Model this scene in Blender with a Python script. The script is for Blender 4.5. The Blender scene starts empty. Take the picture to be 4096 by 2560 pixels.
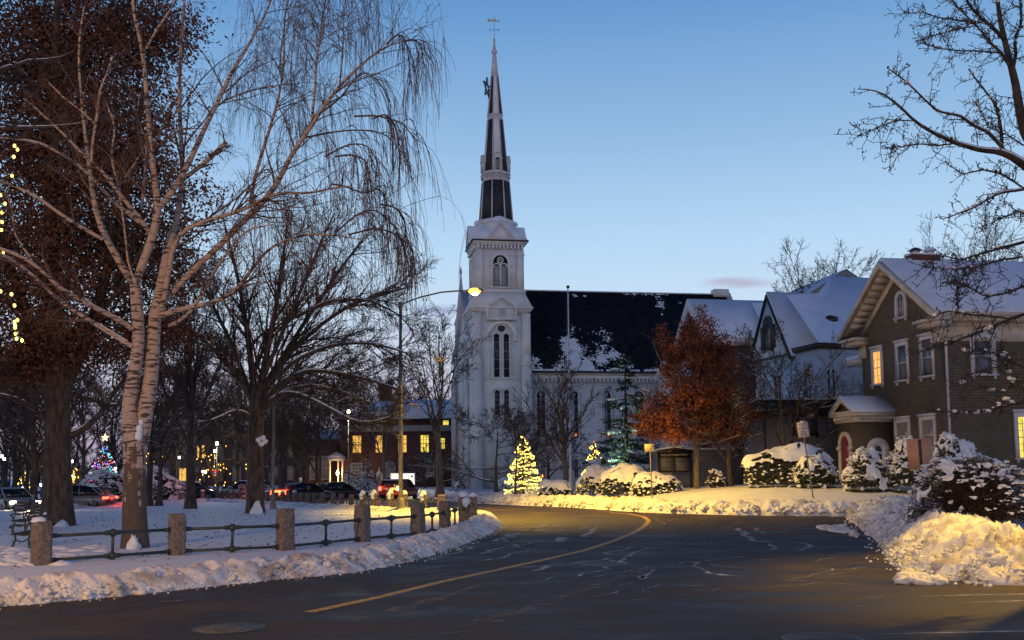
import bpy, bmesh, math, random
import numpy as np
from mathutils import Vector, Matrix
R = math.radians
SC = bpy.context.scene
COL = SC.collection
RS = np.random.RandomState(7)

# ------------------------------------------------------------------ camera
CAMZ, PITCH, ROLL, SHIFT = 2.0, 5.0, 0.6, 0.0614
cd = bpy.data.cameras.new('camera'); cam = bpy.data.objects.new('camera', cd); COL.objects.link(cam)
cd.sensor_width = 36; cd.lens = 36; cd.shift_y = SHIFT; cd.clip_start = .1; cd.clip_end = 6000
CM = Matrix.Rotation(R(90+PITCH), 4, 'X') @ Matrix.Rotation(R(-ROLL), 4, 'Z')
CM.translation = Vector((0, 0, CAMZ)); cam.matrix_world = CM
SC.camera = cam
SC.render.resolution_x = 1024; SC.render.resolution_y = 640
SC.view_settings.view_transform = 'Standard'; SC.view_settings.look = 'None'
SC.view_settings.exposure = 0.28; SC.view_settings.gamma = 1.0
SC.render.engine = 'CYCLES'
SC.cycles.use_denoising = True; SC.cycles.denoiser = 'OPENIMAGEDENOISE'
SC.cycles.max_bounces = 5; SC.cycles.diffuse_bounces = 2; SC.cycles.glossy_bounces = 2
SC.cycles.sample_clamp_indirect = 3.0
SC.cycles.use_light_tree = True

def lin(c):
    return tuple(((v/255)/12.92 if v/255 <= .04045 else (((v/255)+.055)/1.055)**2.4) for v in c)

# ------------------------------------------------------------------ dusk sky
SKY = 1.0
W = bpy.data.worlds.new("World"); SC.world = W; W.use_nodes = True
nt = W.node_tree; nt.nodes.clear()
def N(t, **k):
    n = nt.nodes.new(t)
    for a, b in k.items(): setattr(n, a, b)
    return n
def sky():
    L = nt.links.new
    out = N('ShaderNodeOutputWorld'); bg = N('ShaderNodeBackground'); bg.inputs[1].default_value = SKY
    L(bg.outputs[0], out.inputs[0])
    tc = N('ShaderNodeTexCoord'); sp = N('ShaderNodeSeparateXYZ'); L(tc.outputs['Generated'], sp.inputs[0])
    rp = N('ShaderNodeValToRGB'); L(sp.outputs[2], rp.inputs[0])
    stops = [(0.0, (150, 138, 158)), (.05, (174, 163, 184)), (.10, (186, 190, 208)), (.16, (184, 205, 225)), (.22, (168, 198, 225)),
             (.31, (136, 173, 210)), (.42, (97, 143, 192)), (.56, (38, 72, 130)), (1.0, (15, 30, 70))]
    cr = rp.color_ramp
    while len(cr.elements) < len(stops): cr.elements.new(.5)
    for e, (p, c) in zip(cr.elements, stops): e.position = p; e.color = (*lin(c), 1)
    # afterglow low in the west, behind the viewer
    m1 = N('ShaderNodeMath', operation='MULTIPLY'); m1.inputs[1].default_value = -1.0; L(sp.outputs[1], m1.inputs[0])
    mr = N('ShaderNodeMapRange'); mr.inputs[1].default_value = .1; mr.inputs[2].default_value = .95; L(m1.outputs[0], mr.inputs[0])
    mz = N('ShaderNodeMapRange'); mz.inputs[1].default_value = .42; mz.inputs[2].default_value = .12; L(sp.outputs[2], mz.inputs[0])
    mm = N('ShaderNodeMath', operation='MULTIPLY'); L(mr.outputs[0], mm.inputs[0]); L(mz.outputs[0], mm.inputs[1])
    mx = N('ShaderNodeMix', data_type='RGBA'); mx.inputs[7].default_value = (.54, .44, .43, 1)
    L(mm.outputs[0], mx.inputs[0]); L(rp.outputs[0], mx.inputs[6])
    # low violet cloud streaks
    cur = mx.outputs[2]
    def streak(cur, ax, ez, wx, wz, col, amt):
        d = N('ShaderNodeVectorMath', operation='SUBTRACT'); L(tc.outputs['Generated'], d.inputs[0]); d.inputs[1].default_value = (ax, 0, ez)
        s = N('ShaderNodeVectorMath', operation='MULTIPLY'); L(d.outputs[0], s.inputs[0]); s.inputs[1].default_value = (1/wx, 0, 1/wz)
        no = N('ShaderNodeTexNoise'); no.inputs['Scale'].default_value = 14; no.inputs['Detail'].default_value = 4
        ms = N('ShaderNodeVectorMath', operation='MULTIPLY'); L(tc.outputs['Generated'], ms.inputs[0]); ms.inputs[1].default_value = (1.5, 1.5, 7); L(ms.outputs[0], no.inputs['Vector'])
        ln = N('ShaderNodeVectorMath', operation='LENGTH'); L(s.outputs[0], ln.inputs[0])
        ad = N('ShaderNodeMath', operation='ADD'); L(ln.outputs['Value'], ad.inputs[0]); L(no.outputs[0], ad.inputs[1])
        m = N('ShaderNodeMapRange', interpolation_type='SMOOTHSTEP'); m.inputs[1].default_value = 1.5; m.inputs[2].default_value = .3
        m.inputs[3].default_value = 0; m.inputs[4].default_value = amt; L(ad.outputs[0], m.inputs[0])
        x = N('ShaderNodeMix', data_type='RGBA'); L(m.outputs[0], x.inputs[0]); L(cur, x.inputs[6]); x.inputs[7].default_value = (*lin(col), 1)
        return x.outputs[2]
    cur = streak(cur, -.068, .158, .05, .008, (120, 122, 165), .75)
    cur = streak(cur, -.10, .140, .05, .005, (128, 126, 165), .5)
    cur = streak(cur, .222, .176, .045, .007, (156, 136, 165), .6)
    cur = streak(cur, .205, .180, .03, .005, (160, 140, 168), .5)
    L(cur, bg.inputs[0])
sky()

# faint soft fill added for shaping, from the western twilight side; sun has set
sd = bpy.data.lights.new('twilight_fill', 'SUN'); sd.energy = .04; sd.angle = R(50); sd.color = (1, .84, .80)
so = bpy.data.objects.new('twilight_fill', sd); COL.objects.link(so); so.rotation_euler = (R(66), 0, R(22))

# ------------------------------------------------------------------ geometry helpers
def ray(px, py):
    return CM.to_3x3() @ Vector(((px-2048)/4096, (1280-py)/4096+SHIFT, -1))
def at(px, py, Y):
    v = ray(px, py); return Vector((0, 0, CAMZ)) + v*(Y/v.y)
def G(px, py, z=0):
    v = ray(px, py); t = (z-CAMZ)/v.z; return Vector((v.x*t, v.y*t, z))
def norm(a): return a/np.maximum(np.linalg.norm(a, axis=-1, keepdims=True), 1e-9)

_T = np.random.RandomState(3).rand(256, 256)
def vn(x, y, s=0):
    x = np.asarray(x, float)+s*17.3; y = np.asarray(y, float)+s*9.1
    xi = np.floor(x).astype(int); yi = np.floor(y).astype(int); fx = x-xi; fy = y-yi
    fx = fx*fx*(3-2*fx); fy = fy*fy*(3-2*fy)
    a = _T[xi & 255, yi & 255]; b = _T[(xi+1) & 255, yi & 255]; c = _T[xi & 255, (yi+1) & 255]; d = _T[(xi+1) & 255, (yi+1) & 255]
    return (a*(1-fx)+b*fx)*(1-fy)+(c*(1-fx)+d*fx)*fy
def fbm(x, y, o=4, s=0):
    t = 0; a = .5
    for i in range(o): t = t+a*vn(x*2**i, y*2**i, s+i); a *= .5
    return t
def billow(x, y, s=0): return 1-np.abs(2*vn(x, y, s)-1)

class MB:
    def __init__(s): s.v = []; s.f = []; s.n = 0
    def add(s, v, faces):
        v = np.asarray(v, float).reshape(-1, 3)
        if isinstance(faces, np.ndarray): s.f.append(faces+s.n)
        else:
            by = {}
            for f in faces: by.setdefault(len(f), []).append(f)
            for k, l in by.items(): s.f.append(np.array(l)+s.n)
        s.v.append(v); s.n += len(v); return s
    def box(s, x0, x1, y0, y1, z0, z1, M=None):
        v = np.array([(x, y, z) for z in (z0, z1) for y in (y0, y1) for x in (x0, x1)], float)
        if M is not None: v = np.array([M @ Vector(p) for p in v])
        return s.add(v, [(0, 2, 3, 1), (4, 5, 7, 6), (0, 1, 5, 4), (2, 6, 7, 3), (0, 4, 6, 2), (1, 3, 7, 5)])
    def prism(s, poly, y0, y1, M=None):
        """polygon in (x,z), extruded along y"""
        n = len(poly); v = [(x, y0, z) for x, z in poly]+[(x, y1, z) for x, z in poly]
        if M is not None: v = [M @ Vector(p) for p in v]
        f = [tuple(range(n)), tuple(range(2*n-1, n-1, -1))]+[(i, i+n, (i+1) % n+n, (i+1) % n) for i in range(n)]
        return s.add(v, f)
    def ring(s, outer, inner, y0, y1, M=None):
        n = len(outer); v = [(x, y0, z) for x, z in outer]+[(x, y0, z) for x, z in inner]+[(x, y1, z) for x, z in outer]+[(x, y1, z) for x, z in inner]
        if M is not None: v = [M @ Vector(p) for p in v]
        f = []
        for i in range(n):
            j = (i+1) % n
            f += [(i, j, j+n, i+n), (i+2*n, i+3*n, j+3*n, j+2*n), (i, i+2*n, j+2*n, j), (i+n, j+n, j+3*n, i+3*n)]
        return s.add(v, f)
    def strip(s, outer, inner, y0, y1, M=None):
        """open ring (arch band)"""
        n = len(outer); v = [(x, y0, z) for x, z in outer]+[(x, y0, z) for x, z in inner]+[(x, y1, z) for x, z in outer]+[(x, y1, z) for x, z in inner]
        if M is not None: v = [M @ Vector(p) for p in v]
        f = []
        for i in range(n-1):
            j = i+1
            f += [(i, j, j+n, i+n), (i+2*n, i+3*n, j+3*n, j+2*n), (i, i+2*n, j+2*n, j), (i+n, j+n, j+3*n, i+3*n)]
        f += [(0, n, 3*n, 2*n), (n-1, 3*n-1, 4*n-1, 2*n-1)]
        return s.add(v, f)
    def tubes(s, P, Rr, k=6, cap=False):
        P = np.asarray(P, float); Rr = np.asarray(Rr, float)
        if P.ndim == 2: P = P[None]; Rr = Rr[None]
        m, n = P.shape[:2]
        t = norm(np.gradient(P, axis=1))
        ref = np.array([.31, .93, .2]); ref = ref/np.linalg.norm(ref)
        a = norm(np.cross(t, ref)); b = np.cross(t, a)
        th = np.arange(k)*2*np.pi/k
        v = P[:, :, None]+Rr[:, :, None, None]*(a[:, :, None]*np.cos(th)[:, None]+b[:, :, None]*np.sin(th)[:, None])
        base = (np.arange(m)*n*k)[:, None, None]+(np.arange(n-1)*k)[None, :, None]
        i = np.arange(k)[None, None]; j = (i+1) % k
        f = np.stack([base+i, base+j, base+k+j, base+k+i], -1).reshape(-1, 4)
        s.add(v.reshape(-1, 3), f)
        if cap and m:
            s.f.append(np.array([[s.n-m*n*k+q*n*k+x for x in range(k)][::-1] for q in range(m)]))
            s.f.append(np.array([[s.n-m*n*k+q*n*k+(n-1)*k+x for x in range(k)] for q in range(m)]))
        return s
    def tube(s, p, r, k=8):
        p = np.array([tuple(x) for x in p], float)
        r = np.array([r]*len(p) if np.isscalar(r) else r, float)
        if len(p) == 2:
            p = np.array([p[0], (p[0]+p[1])/2, p[1]]); r = np.array([r[0], (r[0]+r[1])/2, r[1]])
        return s.tubes(p, r, k, cap=True)
    def lathe(s, prof, c=(0, 0, 0), k=12, M=None):
        """prof: (r,z)"""
        th = np.arange(k)*2*np.pi/k; v = []
        for r, z in prof:
            for t in th: v.append((c[0]+r*math.cos(t), c[1]+r*math.sin(t), c[2]+z))
        if M is not None: v = [M @ Vector(p) for p in v]
        n = len(prof)
        f = [(i*k+j, i*k+(j+1) % k, (i+1)*k+(j+1) % k, (i+1)*k+j) for i in range(n-1) for j in range(k)]
        s.add(v, f); s.f.append(np.array([list(range(k))[::-1]])+s.n-n*k); s.f.append(np.array([list(range((n-1)*k, n*k))])+s.n-n*k)
        return s
    def quads(s, C, size, rng, aspect=1.0, up=0.0):
        """random leaf quads at centres C"""
        m = len(C); nrm = rng.randn(m, 3); nrm[:, 2] += up; nrm = norm(nrm)
        a = norm(np.cross(nrm, norm(rng.randn(m, 3)))); b = np.cross(nrm, a)
        sz = size*(.6+.8*rng.rand(m, 1))
        a = a*sz; b = b*sz*aspect
        v = np.stack([C-a, C-b*.6+a*.1, C+a, C+b*.6-a*.1], 1)
        return s.add(v.reshape(-1, 3), np.arange(m*4).reshape(-1, 4))
    def blobs(s, C, rad, rng, flat=.6, amp=.25):
        ico = ICO2 if len(C) < 60 else ICO1
        V, Fc = ico
        m = len(C); rad = np.broadcast_to(np.asarray(rad, float), (m,))
        rr = 1+amp*rng.randn(m, len(V), 1)
        v = V[None]*rr
        if amp > .1:
            q = norm(rng.randn(m, 1, 3)); v = v+q*(v*q).sum(-1, keepdims=True)*rng.uniform(-.45, .5, (m, 1, 1))
        v[:, :, 2] *= flat
        v = v*rad[:, None, None]+np.asarray(C)[:, None]
        f = (Fc[None]+(np.arange(m)*len(V))[:, None, None]).reshape(-1, 3)
        return s.add(v.reshape(-1, 3), f)
    def grid(s, P):
        n, m = P.shape[:2]
        i = np.arange(n-1)[:, None]*m+np.arange(m-1)[None]
        return s.add(P.reshape(-1, 3), np.stack([i, i+1, i+m+1, i+m], -1).reshape(-1, 4))
    def build(s, name, mat, parent=None, smooth=False, org=None):
        me = bpy.data.meshes.new(name)
        v = np.concatenate(s.v) if s.v else np.zeros((0, 3))
        if org is not None: v = v-np.array(tuple(org))
        fs = [f for f in s.f if len(f)]
        me.vertices.add(len(v)); me.vertices.foreach_set('co', v.astype(np.float32).ravel())
        loops = np.concatenate([f.ravel() for f in fs]); tot = np.concatenate([np.full(len(f), f.shape[1]) for f in fs])
        me.loops.add(len(loops)); me.loops.foreach_set('vertex_index', loops.astype(np.int32))
        me.polygons.add(len(tot)); st = np.concatenate([[0], np.cumsum(tot)[:-1]])
        me.polygons.foreach_set('loop_start', st.astype(np.int32))
        me.polygons.foreach_set('loop_total', tot.astype(np.int32))
        if smooth: me.polygons.foreach_set('use_smooth', np.ones(len(tot), bool))
        me.update(calc_edges=True); me.validate()
        me.materials.append(mat)
        o = bpy.data.objects.new(name, me); COL.objects.link(o)
        if parent is not None: o.parent = parent
        return o
def _ico(sub):
    bm = bmesh.new(); bmesh.ops.create_icosphere(bm, subdivisions=sub, radius=1)
    V = np.array([v.co[:] for v in bm.verts]); Fc = np.array([[v.index for v in f.verts] for f in bm.faces]); bm.free(); return V, Fc
ICO1, ICO2, ICO3 = _ico(1), _ico(2), _ico(3)

def tag(o, label, cat, group=None, kind=None):
    o['label'] = label; o['category'] = cat
    if group: o['group'] = group
    if kind: o['kind'] = kind
    return o
def thing(name, label, cat, loc=(0, 0, 0), rz=0, group=None, kind=None):
    o = bpy.data.objects.new(name, None); COL.objects.link(o); o.location = loc; o.rotation_euler = (0, 0, rz)
    o.empty_display_size = .3
    return tag(o, label, cat, group, kind)
def copy_tree(o, loc=None, rz=None, label=None, sc=None, parent=None):
    c = o.copy(); COL.objects.link(c); c.parent = parent
    if loc is not None: c.location = loc
    if rz is not None: c.rotation_euler = (0, 0, rz)
    if sc is not None: c.scale = sc if not np.isscalar(sc) else (sc, sc, sc)
    if label: c['label'] = label
    for ch in [x for x in bpy.data.objects if x.parent == o]: copy_tree(ch, parent=c)
    return c
def lamp(name, kind, loc, energy, color, parent=None, **k):
    d = bpy.data.lights.new(name, kind); d.energy = energy; d.color = color
    for a, b in k.items(): setattr(d, a, b)
    o = bpy.data.objects.new(name, d); COL.objects.link(o); o.location = loc
    if parent is not None: o.parent = parent
    return o

# ------------------------------------------------------------------ materials
def mat(name, col, rough=.7, metal=0, emit=None, es=0, spec=None):
    m = bpy.data.materials.new(name); m.use_nodes = True
    p = m.node_tree.nodes['Principled BSDF']
    p.inputs['Base Color'].default_value = (*col, 1); p.inputs['Roughness'].default_value = rough; p.inputs['Metallic'].default_value = metal
    if spec is not None: p.inputs['Specular IOR Level'].default_value = spec
    if emit: p.inputs['Emission Color'].default_value = (*emit, 1); p.inputs['Emission Strength'].default_value = es
    return m
def nn(m, t, **k):
    n = m.node_tree.nodes.new(t)
    for a, b in k.items(): setattr(n, a, b)
    return n
def noisecol(m, c1, c2, scale=5, detail=5, stretch=(1, 1, 1), lo=.35, hi=.65, bump=0, bscale=None, bdist=.02, rough=None):
    """mix two base colours by noise, plus optional bump"""
    t = m.node_tree; L = t.links.new; p = t.nodes['Principled BSDF']
    tc = nn(m, 'ShaderNodeTexCoord'); mp = nn(m, 'ShaderNodeMapping'); mp.inputs['Scale'].default_value = stretch; L(tc.outputs['Object'], mp.inputs[0])
    no = nn(m, 'ShaderNodeTexNoise'); no.inputs['Scale'].default_value = scale; no.inputs['Detail'].default_value = detail; L(mp.outputs[0], no.inputs['Vector'])
    rp = nn(m, 'ShaderNodeValToRGB'); rp.color_ramp.elements[0].position = lo; rp.color_ramp.elements[1].position = hi
    rp.color_ramp.elements[0].color = (*c1, 1); rp.color_ramp.elements[1].color = (*c2, 1)
    L(no.outputs[0], rp.inputs[0]); L(rp.outputs[0], p.inputs['Base Color'])
    if rough:
        r = nn(m, 'ShaderNodeMapRange'); r.inputs[3].default_value = rough[0]; r.inputs[4].default_value = rough[1]; r.inputs[1].default_value = lo; r.inputs[2].default_value = hi
        L(no.outputs[0], r.inputs[0]); L(r.outputs[0], p.inputs['Roughness'])
    if bump:
        n2 = nn(m, 'ShaderNodeTexNoise'); n2.inputs['Scale'].default_value = bscale or scale*3; n2.inputs['Detail'].default_value = 6; L(mp.outputs[0], n2.inputs['Vector'])
        b = nn(m, 'ShaderNodeBump'); b.inputs['Strength'].default_value = bump; b.inputs['Distance'].default_value = bdist
        L(n2.outputs[0], b.inputs['Height']); L(b.outputs[0], p.inputs['Normal'])
    return m
def siding(m, pitch=.13, depth=.02, c2=None, c1=None):
    t = m.node_tree; L = t.links.new; p = t.nodes['Principled BSDF']
    tc = nn(m, 'ShaderNodeTexCoord'); sp = nn(m, 'ShaderNodeSeparateXYZ'); L(tc.outputs['Object'], sp.inputs[0])
    d = nn(m, 'ShaderNodeMath', operation='DIVIDE'); d.inputs[1].default_value = pitch; L(sp.outputs[2], d.inputs[0])
    f = nn(m, 'ShaderNodeMath', operation='FRACT'); L(d.outputs[0], f.inputs[0])
    i = nn(m, 'ShaderNodeMath', operation='SUBTRACT'); i.inputs[0].default_value = 1; L(f.outputs[0], i.inputs[1])
    b = nn(m, 'ShaderNodeBump'); b.inputs['Strength'].default_value = 1; b.inputs['Distance'].default_value = depth
    L(i.outputs[0], b.inputs['Height']); L(b.outputs[0], p.inputs['Normal'])
    if c2:
        no = nn(m, 'ShaderNodeTexNoise'); no.inputs['Scale'].default_value = 1.5; no.inputs['Detail'].default_value = 6; L(tc.outputs['Object'], no.inputs['Vector'])
        rp = nn(m, 'ShaderNodeValToRGB'); rp.color_ramp.elements[0].position = .3; rp.color_ramp.elements[1].position = .7
        rp.color_ramp.elements[0].color = (*c1, 1); rp.color_ramp.elements[1].color = (*c2, 1)
        L(no.outputs[0], rp.inputs[0]); L(rp.outputs[0], p.inputs['Base Color'])
    return m
def brickmat(name, c1, c2, mortar):
    m = mat(name, c1, .85); t = m.node_tree; L = t.links.new; p = t.nodes['Principled BSDF']
    tc = nn(m, 'ShaderNodeTexCoord'); sp = nn(m, 'ShaderNodeSeparateXYZ'); L(tc.outputs['Object'], sp.inputs[0])
    a = nn(m, 'ShaderNodeMath', operation='ADD'); L(sp.outputs[0], a.inputs[0]); L(sp.outputs[1], a.inputs[1])
    c = nn(m, 'ShaderNodeCombineXYZ'); L(a.outputs[0], c.inputs[0]); L(sp.outputs[2], c.inputs[1])
    b = nn(m, 'ShaderNodeTexBrick'); b.inputs['Scale'].default_value = 4.2; b.inputs['Color1'].default_value = (*c1, 1); b.inputs['Color2'].default_value = (*c2, 1)
    b.inputs['Mortar'].default_value = (*mortar, 1); b.inputs['Mortar Size'].default_value = .015; L(c.outputs[0], b.inputs['Vector']); L(b.outputs[0], p.inputs['Base Color'])
    return m
MT = {}
MT['snow'] = noisecol(mat('snow', (.82, .84, .88), .65), (.74, .76, .80), (.86, .87, .90), 1.3, 6, bump=.5, bscale=7, bdist=.06)
MT['snow_smooth'] = noisecol(mat('snow_smooth', (.84, .86, .9), .6), (.68, .75, .88), (.78, .84, .94), .8, 4, bump=.25, bscale=4, bdist=.05)  # blue cast of the dusk sky tinted into the snow colour
MT['snow_pile'] = noisecol(mat('snow_pile', (.8, .8, .8), .75), (.40, .36, .32), (.84, .84, .84), 2.2, 8, lo=.30, hi=.54, bump=.8, bscale=16, bdist=.03)
MT['asphalt'] = None
MT['granite'] = noisecol(mat('granite', (.35, .3, .27), .9), (.105, .082, .07), (.25, .20, .175), 16, 8, bump=.8, bscale=30, bdist=.02)
MT['iron'] = noisecol(mat('iron', (.03, .045, .045), .45), (.02, .032, .033), (.05, .065, .06), 20, 4, bump=.3, bscale=60, bdist=.004)
MT['bark_dark'] = noisecol(mat('bark_dark', (.06, .045, .035), .95), (.030, .022, .018), (.10, .075, .06), 9, 6, stretch=(1, 1, .22), bump=1, bscale=14, bdist=.05)
MT['twig_dark'] = noisecol(mat('twig_dark', (.055, .04, .035), .9), (.035, .026, .022), (.085, .06, .05), 4, 3)
MT['twig_birch'] = noisecol(mat('twig_birch', (.16, .10, .08), .8), (.075, .042, .035), (.17, .10, .08), 1.2, 3)
MT['bark_young'] = noisecol(mat('bark_young', (.17, .14, .09), .85), (.10, .08, .055), (.22, .18, .12), 8, 5, stretch=(1, 1, .3), bump=.5)
MT['leaf_brown'] = noisecol(mat('leaf_brown', (.08, .035, .02), .8), (.042, .018, .013), (.17, .06, .03), 2.2, 6)
MT['leaf_oak'] = noisecol(mat('leaf_oak', (.3, .09, .03), .7), (.085, .018, .012), (.36, .10, .024), .9, 6)
MT['needle'] = noisecol(mat('needle', (.03, .05, .025), .8), (.018, .035, .018), (.05, .08, .035), 3, 4)
MT['yew'] = noisecol(mat('yew', (.03, .04, .02), .8), (.02, .028, .014), (.06, .065, .03), 4, 4)
MT['shrub'] = noisecol(mat('shrub', (.05, .035, .025), .85), (.03, .022, .015), (.085, .05, .035), 4, 4)
MT['white'] = noisecol(mat('white', (.7, .7, .7), .6), (.66, .66, .66), (.80, .80, .80), .9, 5)
MT['church_wall'] = siding(mat('church_wall', (.68, .68, .7), .6), .18, .05, (.80, .80, .82), (.68, .68, .70))
MT['slate'] = noisecol(mat('slate', (.02, .02, .024), .7), (.014, .014, .017), (.032, .032, .038), 3, 6, bump=.3, bscale=20)
MT['roofdark'] = noisecol(mat('roofdark', (.012, .013, .018), .9, spec=.1), (.009, .010, .014), (.020, .021, .028), 1.4, 7, stretch=(1, 1, .5))
MT['glass'] = noisecol(mat('glass', (.02, .022, .03), .12), (.05, .056, .066), (.18, .20, .235), .9, 3)  # lighter grey-blue in the colour stands in for reflected sky
MT['glass_church'] = noisecol(mat('glass_church', (.02, .02, .025), .35), (.012, .012, .014), (.055, .05, .05), 1.5, 4)
MT['trim'] = noisecol(mat('trim', (.58, .52, .46), .6), (.50, .45, .39), (.64, .58, .52), 2, 5)
MT['trim_white'] = noisecol(mat('trim_white', (.6, .58, .6), .6), (.52, .50, .52), (.66, .64, .66), 2, 5)
MT['brown'] = siding(mat('brown', (.12, .09, .06), .7), .15, .045, (.135, .102, .066), (.095, .072, .047))
MT['claps'] = siding(mat('claps', (.5, .54, .6), .65), .15, .03, (.54, .64, .76), (.44, .52, .62))
MT['greybrick'] = brickmat('greybrick', (.24, .22, .22), (.19, .175, .175), (.3, .29, .29))
MT['brick'] = brickmat('brick', (.14, .045, .035), (.10, .032, .026), (.17, .12, .10))
MT['brick_far'] = brickmat('brick_far', (.16, .07, .05), (.12, .05, .04), (.18, .14, .12))
MT['black'] = mat('black', (.015, .015, .018), .5)
MT['pole'] = noisecol(mat('pole', (.2, .18, .165), .6, .2), (.15, .135, .125), (.24, .215, .2), 3, 4)
MT['poleblack'] = mat('poleblack', (.02, .02, .022), .5)
MT['alu'] = mat('alu', (.55, .56, .6), .4, .6)
MT['gold'] = mat('gold', (.75, .45, .10), .35, .7)
MT['tyre'] = mat('tyre', (.02, .02, .02), .9)
MT['rim'] = mat('rim', (.4, .4, .42), .35, .8)
MT['carglass'] = mat('carglass', (.01, .012, .015), .08)
MT['wood'] = noisecol(mat('wood', (.06, .04, .03), .7), (.04, .026, .02), (.08, .055, .04), 6, 4, stretch=(1, 8, 8))
MT['concrete'] = noisecol(mat('concrete', (.35, .33, .31), .9), (.28, .27, .25), (.40, .38, .35), 4, 6, bump=.4)
def emis(name, col, s, sampling=True):
    m = mat(name, (.02, .02, .02), .5, emit=col, es=s)
    if not sampling: m.cycles.emission_sampling = 'NONE'
    return m
MT['bulb_warm'] = emis('bulb_warm', (1, .64, .10), 5.5, False)
MT['bulb_deep'] = emis('bulb_deep', (1, .45, .05), 5, False)
MT['bulb_white'] = emis('bulb_white', (1, .92, .62), 14, False)
MT['bulb_cool'] = emis('bulb_cool', (.85, .95, 1), 12, False)
for n_, c_ in (('red', (1, .06, .03)), ('blue', (.15, .12, 1)), ('green', (.02, 1, .45)), ('orange', (1, .28, .03)), ('violet', (.6, .15, 1)), ('cyan', (.1, .7, 1))):
    MT['bulb_'+n_] = emis('bulb_'+n_, c_, 3.2, False)
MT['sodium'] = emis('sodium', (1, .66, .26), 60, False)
MT['sodium_halo'] = emis('sodium_halo', (1, .50, .10), 1.9, False)
MT['tail_hot'] = emis('tail_hot', (1, .07, .015), 9, False)
MT['tail'] = emis('tail', (1, .035, .015), 12, False)
MT['indicator'] = emis('indicator', (1, .55, .15), 30, False)
MT['headlight'] = emis('headlight', (1, .75, .4), 50, False)
def litpane(name, c1, c2, s, sc=2.5, lo=.3, hi=.7):
    m = mat(name, (.05, .04, .03), .3); t = m.node_tree; p = t.nodes['Principled BSDF']
    tc = nn(m, 'ShaderNodeTexCoord'); no = nn(m, 'ShaderNodeTexNoise'); no.inputs['Scale'].default_value = sc; no.inputs['Detail'].default_value = 3
    mp = nn(m, 'ShaderNodeMapping'); mp.inputs['Scale'].default_value = (3, 3, .8); t.links.new(tc.outputs['Object'], mp.inputs[0]); t.links.new(mp.outputs[0], no.inputs['Vector'])
    rp = nn(m, 'ShaderNodeValToRGB'); rp.color_ramp.elements[0].position = lo; rp.color_ramp.elements[1].position = hi
    rp.color_ramp.elements[0].color = (*c1, 1); rp.color_ramp.elements[1].color = (*c2, 1)
    t.links.new(no.outputs[0], rp.inputs[0]); t.links.new(rp.outputs[0], p.inputs['Emission Color']); p.inputs['Emission Strength'].default_value = s
    return m
MT['lit_curtain'] = litpane('lit_curtain', (.75, .22, .03), (1, .52, .14), 1.15)
MT['lit_room'] = litpane('lit_room', (.55, .22, .04), (1, .62, .12), 1.1, 1.6)
MT['lit_yellow'] = litpane('lit_yellow', (.6, .38, .03), (1, .85, .15), 1.1, 2)
MT['dim_curtain'] = litpane('dim_curtain', (.05, .035, .03), (.11, .085, .07), .5)
# ================================================================== ground, road, snow
def asphalt():
    m = mat('asphalt', (.05, .05, .05), .6, spec=.32); t = m.node_tree; L = t.links.new; p = t.nodes['Principled BSDF']
    tc = nn(m, 'ShaderNodeTexCoord')
    mp = nn(m, 'ShaderNodeMapping'); mp.inputs['Rotation'].default_value = (0, 0, R(-24)); mp.inputs['Scale'].default_value = (.42, .75, 1); L(tc.outputs['Object'], mp.inputs[0])
    n1 = nn(m, 'ShaderNodeTexNoise'); n1.inputs['Scale'].default_value = 1.1; n1.inputs['Detail'].default_value = 7; L(mp.outputs[0], n1.inputs['Vector'])
    n2 = nn(m, 'ShaderNodeTexNoise'); n2.inputs['Scale'].default_value = 34; n2.inputs['Detail'].default_value = 8; n2.inputs['Roughness'].default_value = .8; L(tc.outputs['Object'], n2.inputs['Vector'])
    r1 = nn(m, 'ShaderNodeValToRGB'); e = r1.color_ramp.elements
    e[0].position = .36; e[0].color = (.020, .0150, .0115, 1); e[1].position = .64; e[1].color = (.068, .052, .038, 1)
    x = e.new(.5); x.color = (.040, .031, .0235, 1)
    L(n1.outputs[0], r1.inputs[0])
    mx = nn(m, 'ShaderNodeMix', data_type='RGBA', blend_type='MULTIPLY'); mx.inputs[0].default_value = 1
    r2 = nn(m, 'ShaderNodeValToRGB'); r2.color_ramp.elements[0].position = .3; r2.color_ramp.elements[1].position = .7
    r2.color_ramp.elements[0].color = (.25, .25, .25, 1); r2.color_ramp.elements[1].color = (1.9, 1.9, 1.95, 1)
    L(n2.outputs[0], r2.inputs[0]); L(r1.outputs[0], mx.inputs[6]); L(r2.outputs[0], mx.inputs[7]); L(mx.outputs[2], p.inputs['Base Color'])
    rr = nn(m, 'ShaderNodeMapRange'); rr.inputs[1].default_value = .35; rr.inputs[2].default_value = .6; rr.inputs[3].default_value = .46; rr.inputs[4].default_value = .74
    L(n1.outputs[0], rr.inputs[0]); L(rr.outputs[0], p.inputs['Roughness'])
    b = nn(m, 'ShaderNodeBump'); b.inputs['Strength'].default_value = .8; b.inputs['Distance'].default_value = .012; L(n2.outputs[0], b.inputs['Height']); L(b.outputs[0], p.inputs['Normal'])
    return m
MT['asphalt'] = asphalt()
def xy(l): return np.array([tuple(G(x, y))[:2] for x, y in l])

o = MB().add([(-900, -60, -.06), (900, -60, -.06), (900, 1500, -.06), (-900, 1500, -.06)], [(0, 1, 2, 3)]).build('ground', MT['snow'])
tag(o, 'snow covered ground reaching to the horizon', 'ground', kind='structure')
o = MB().add([(-75, -25, 0), (75, -25, 0), (75, 56, 0), (30, 60, 0), (2, 80, 0), (-10, 98, 0), (-75, 98, 0)], [tuple(range(7))]).build('road', MT['asphalt'])
tag(o, 'dark wet asphalt street curving between the snowy lawns', 'road', kind='structure')

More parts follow.
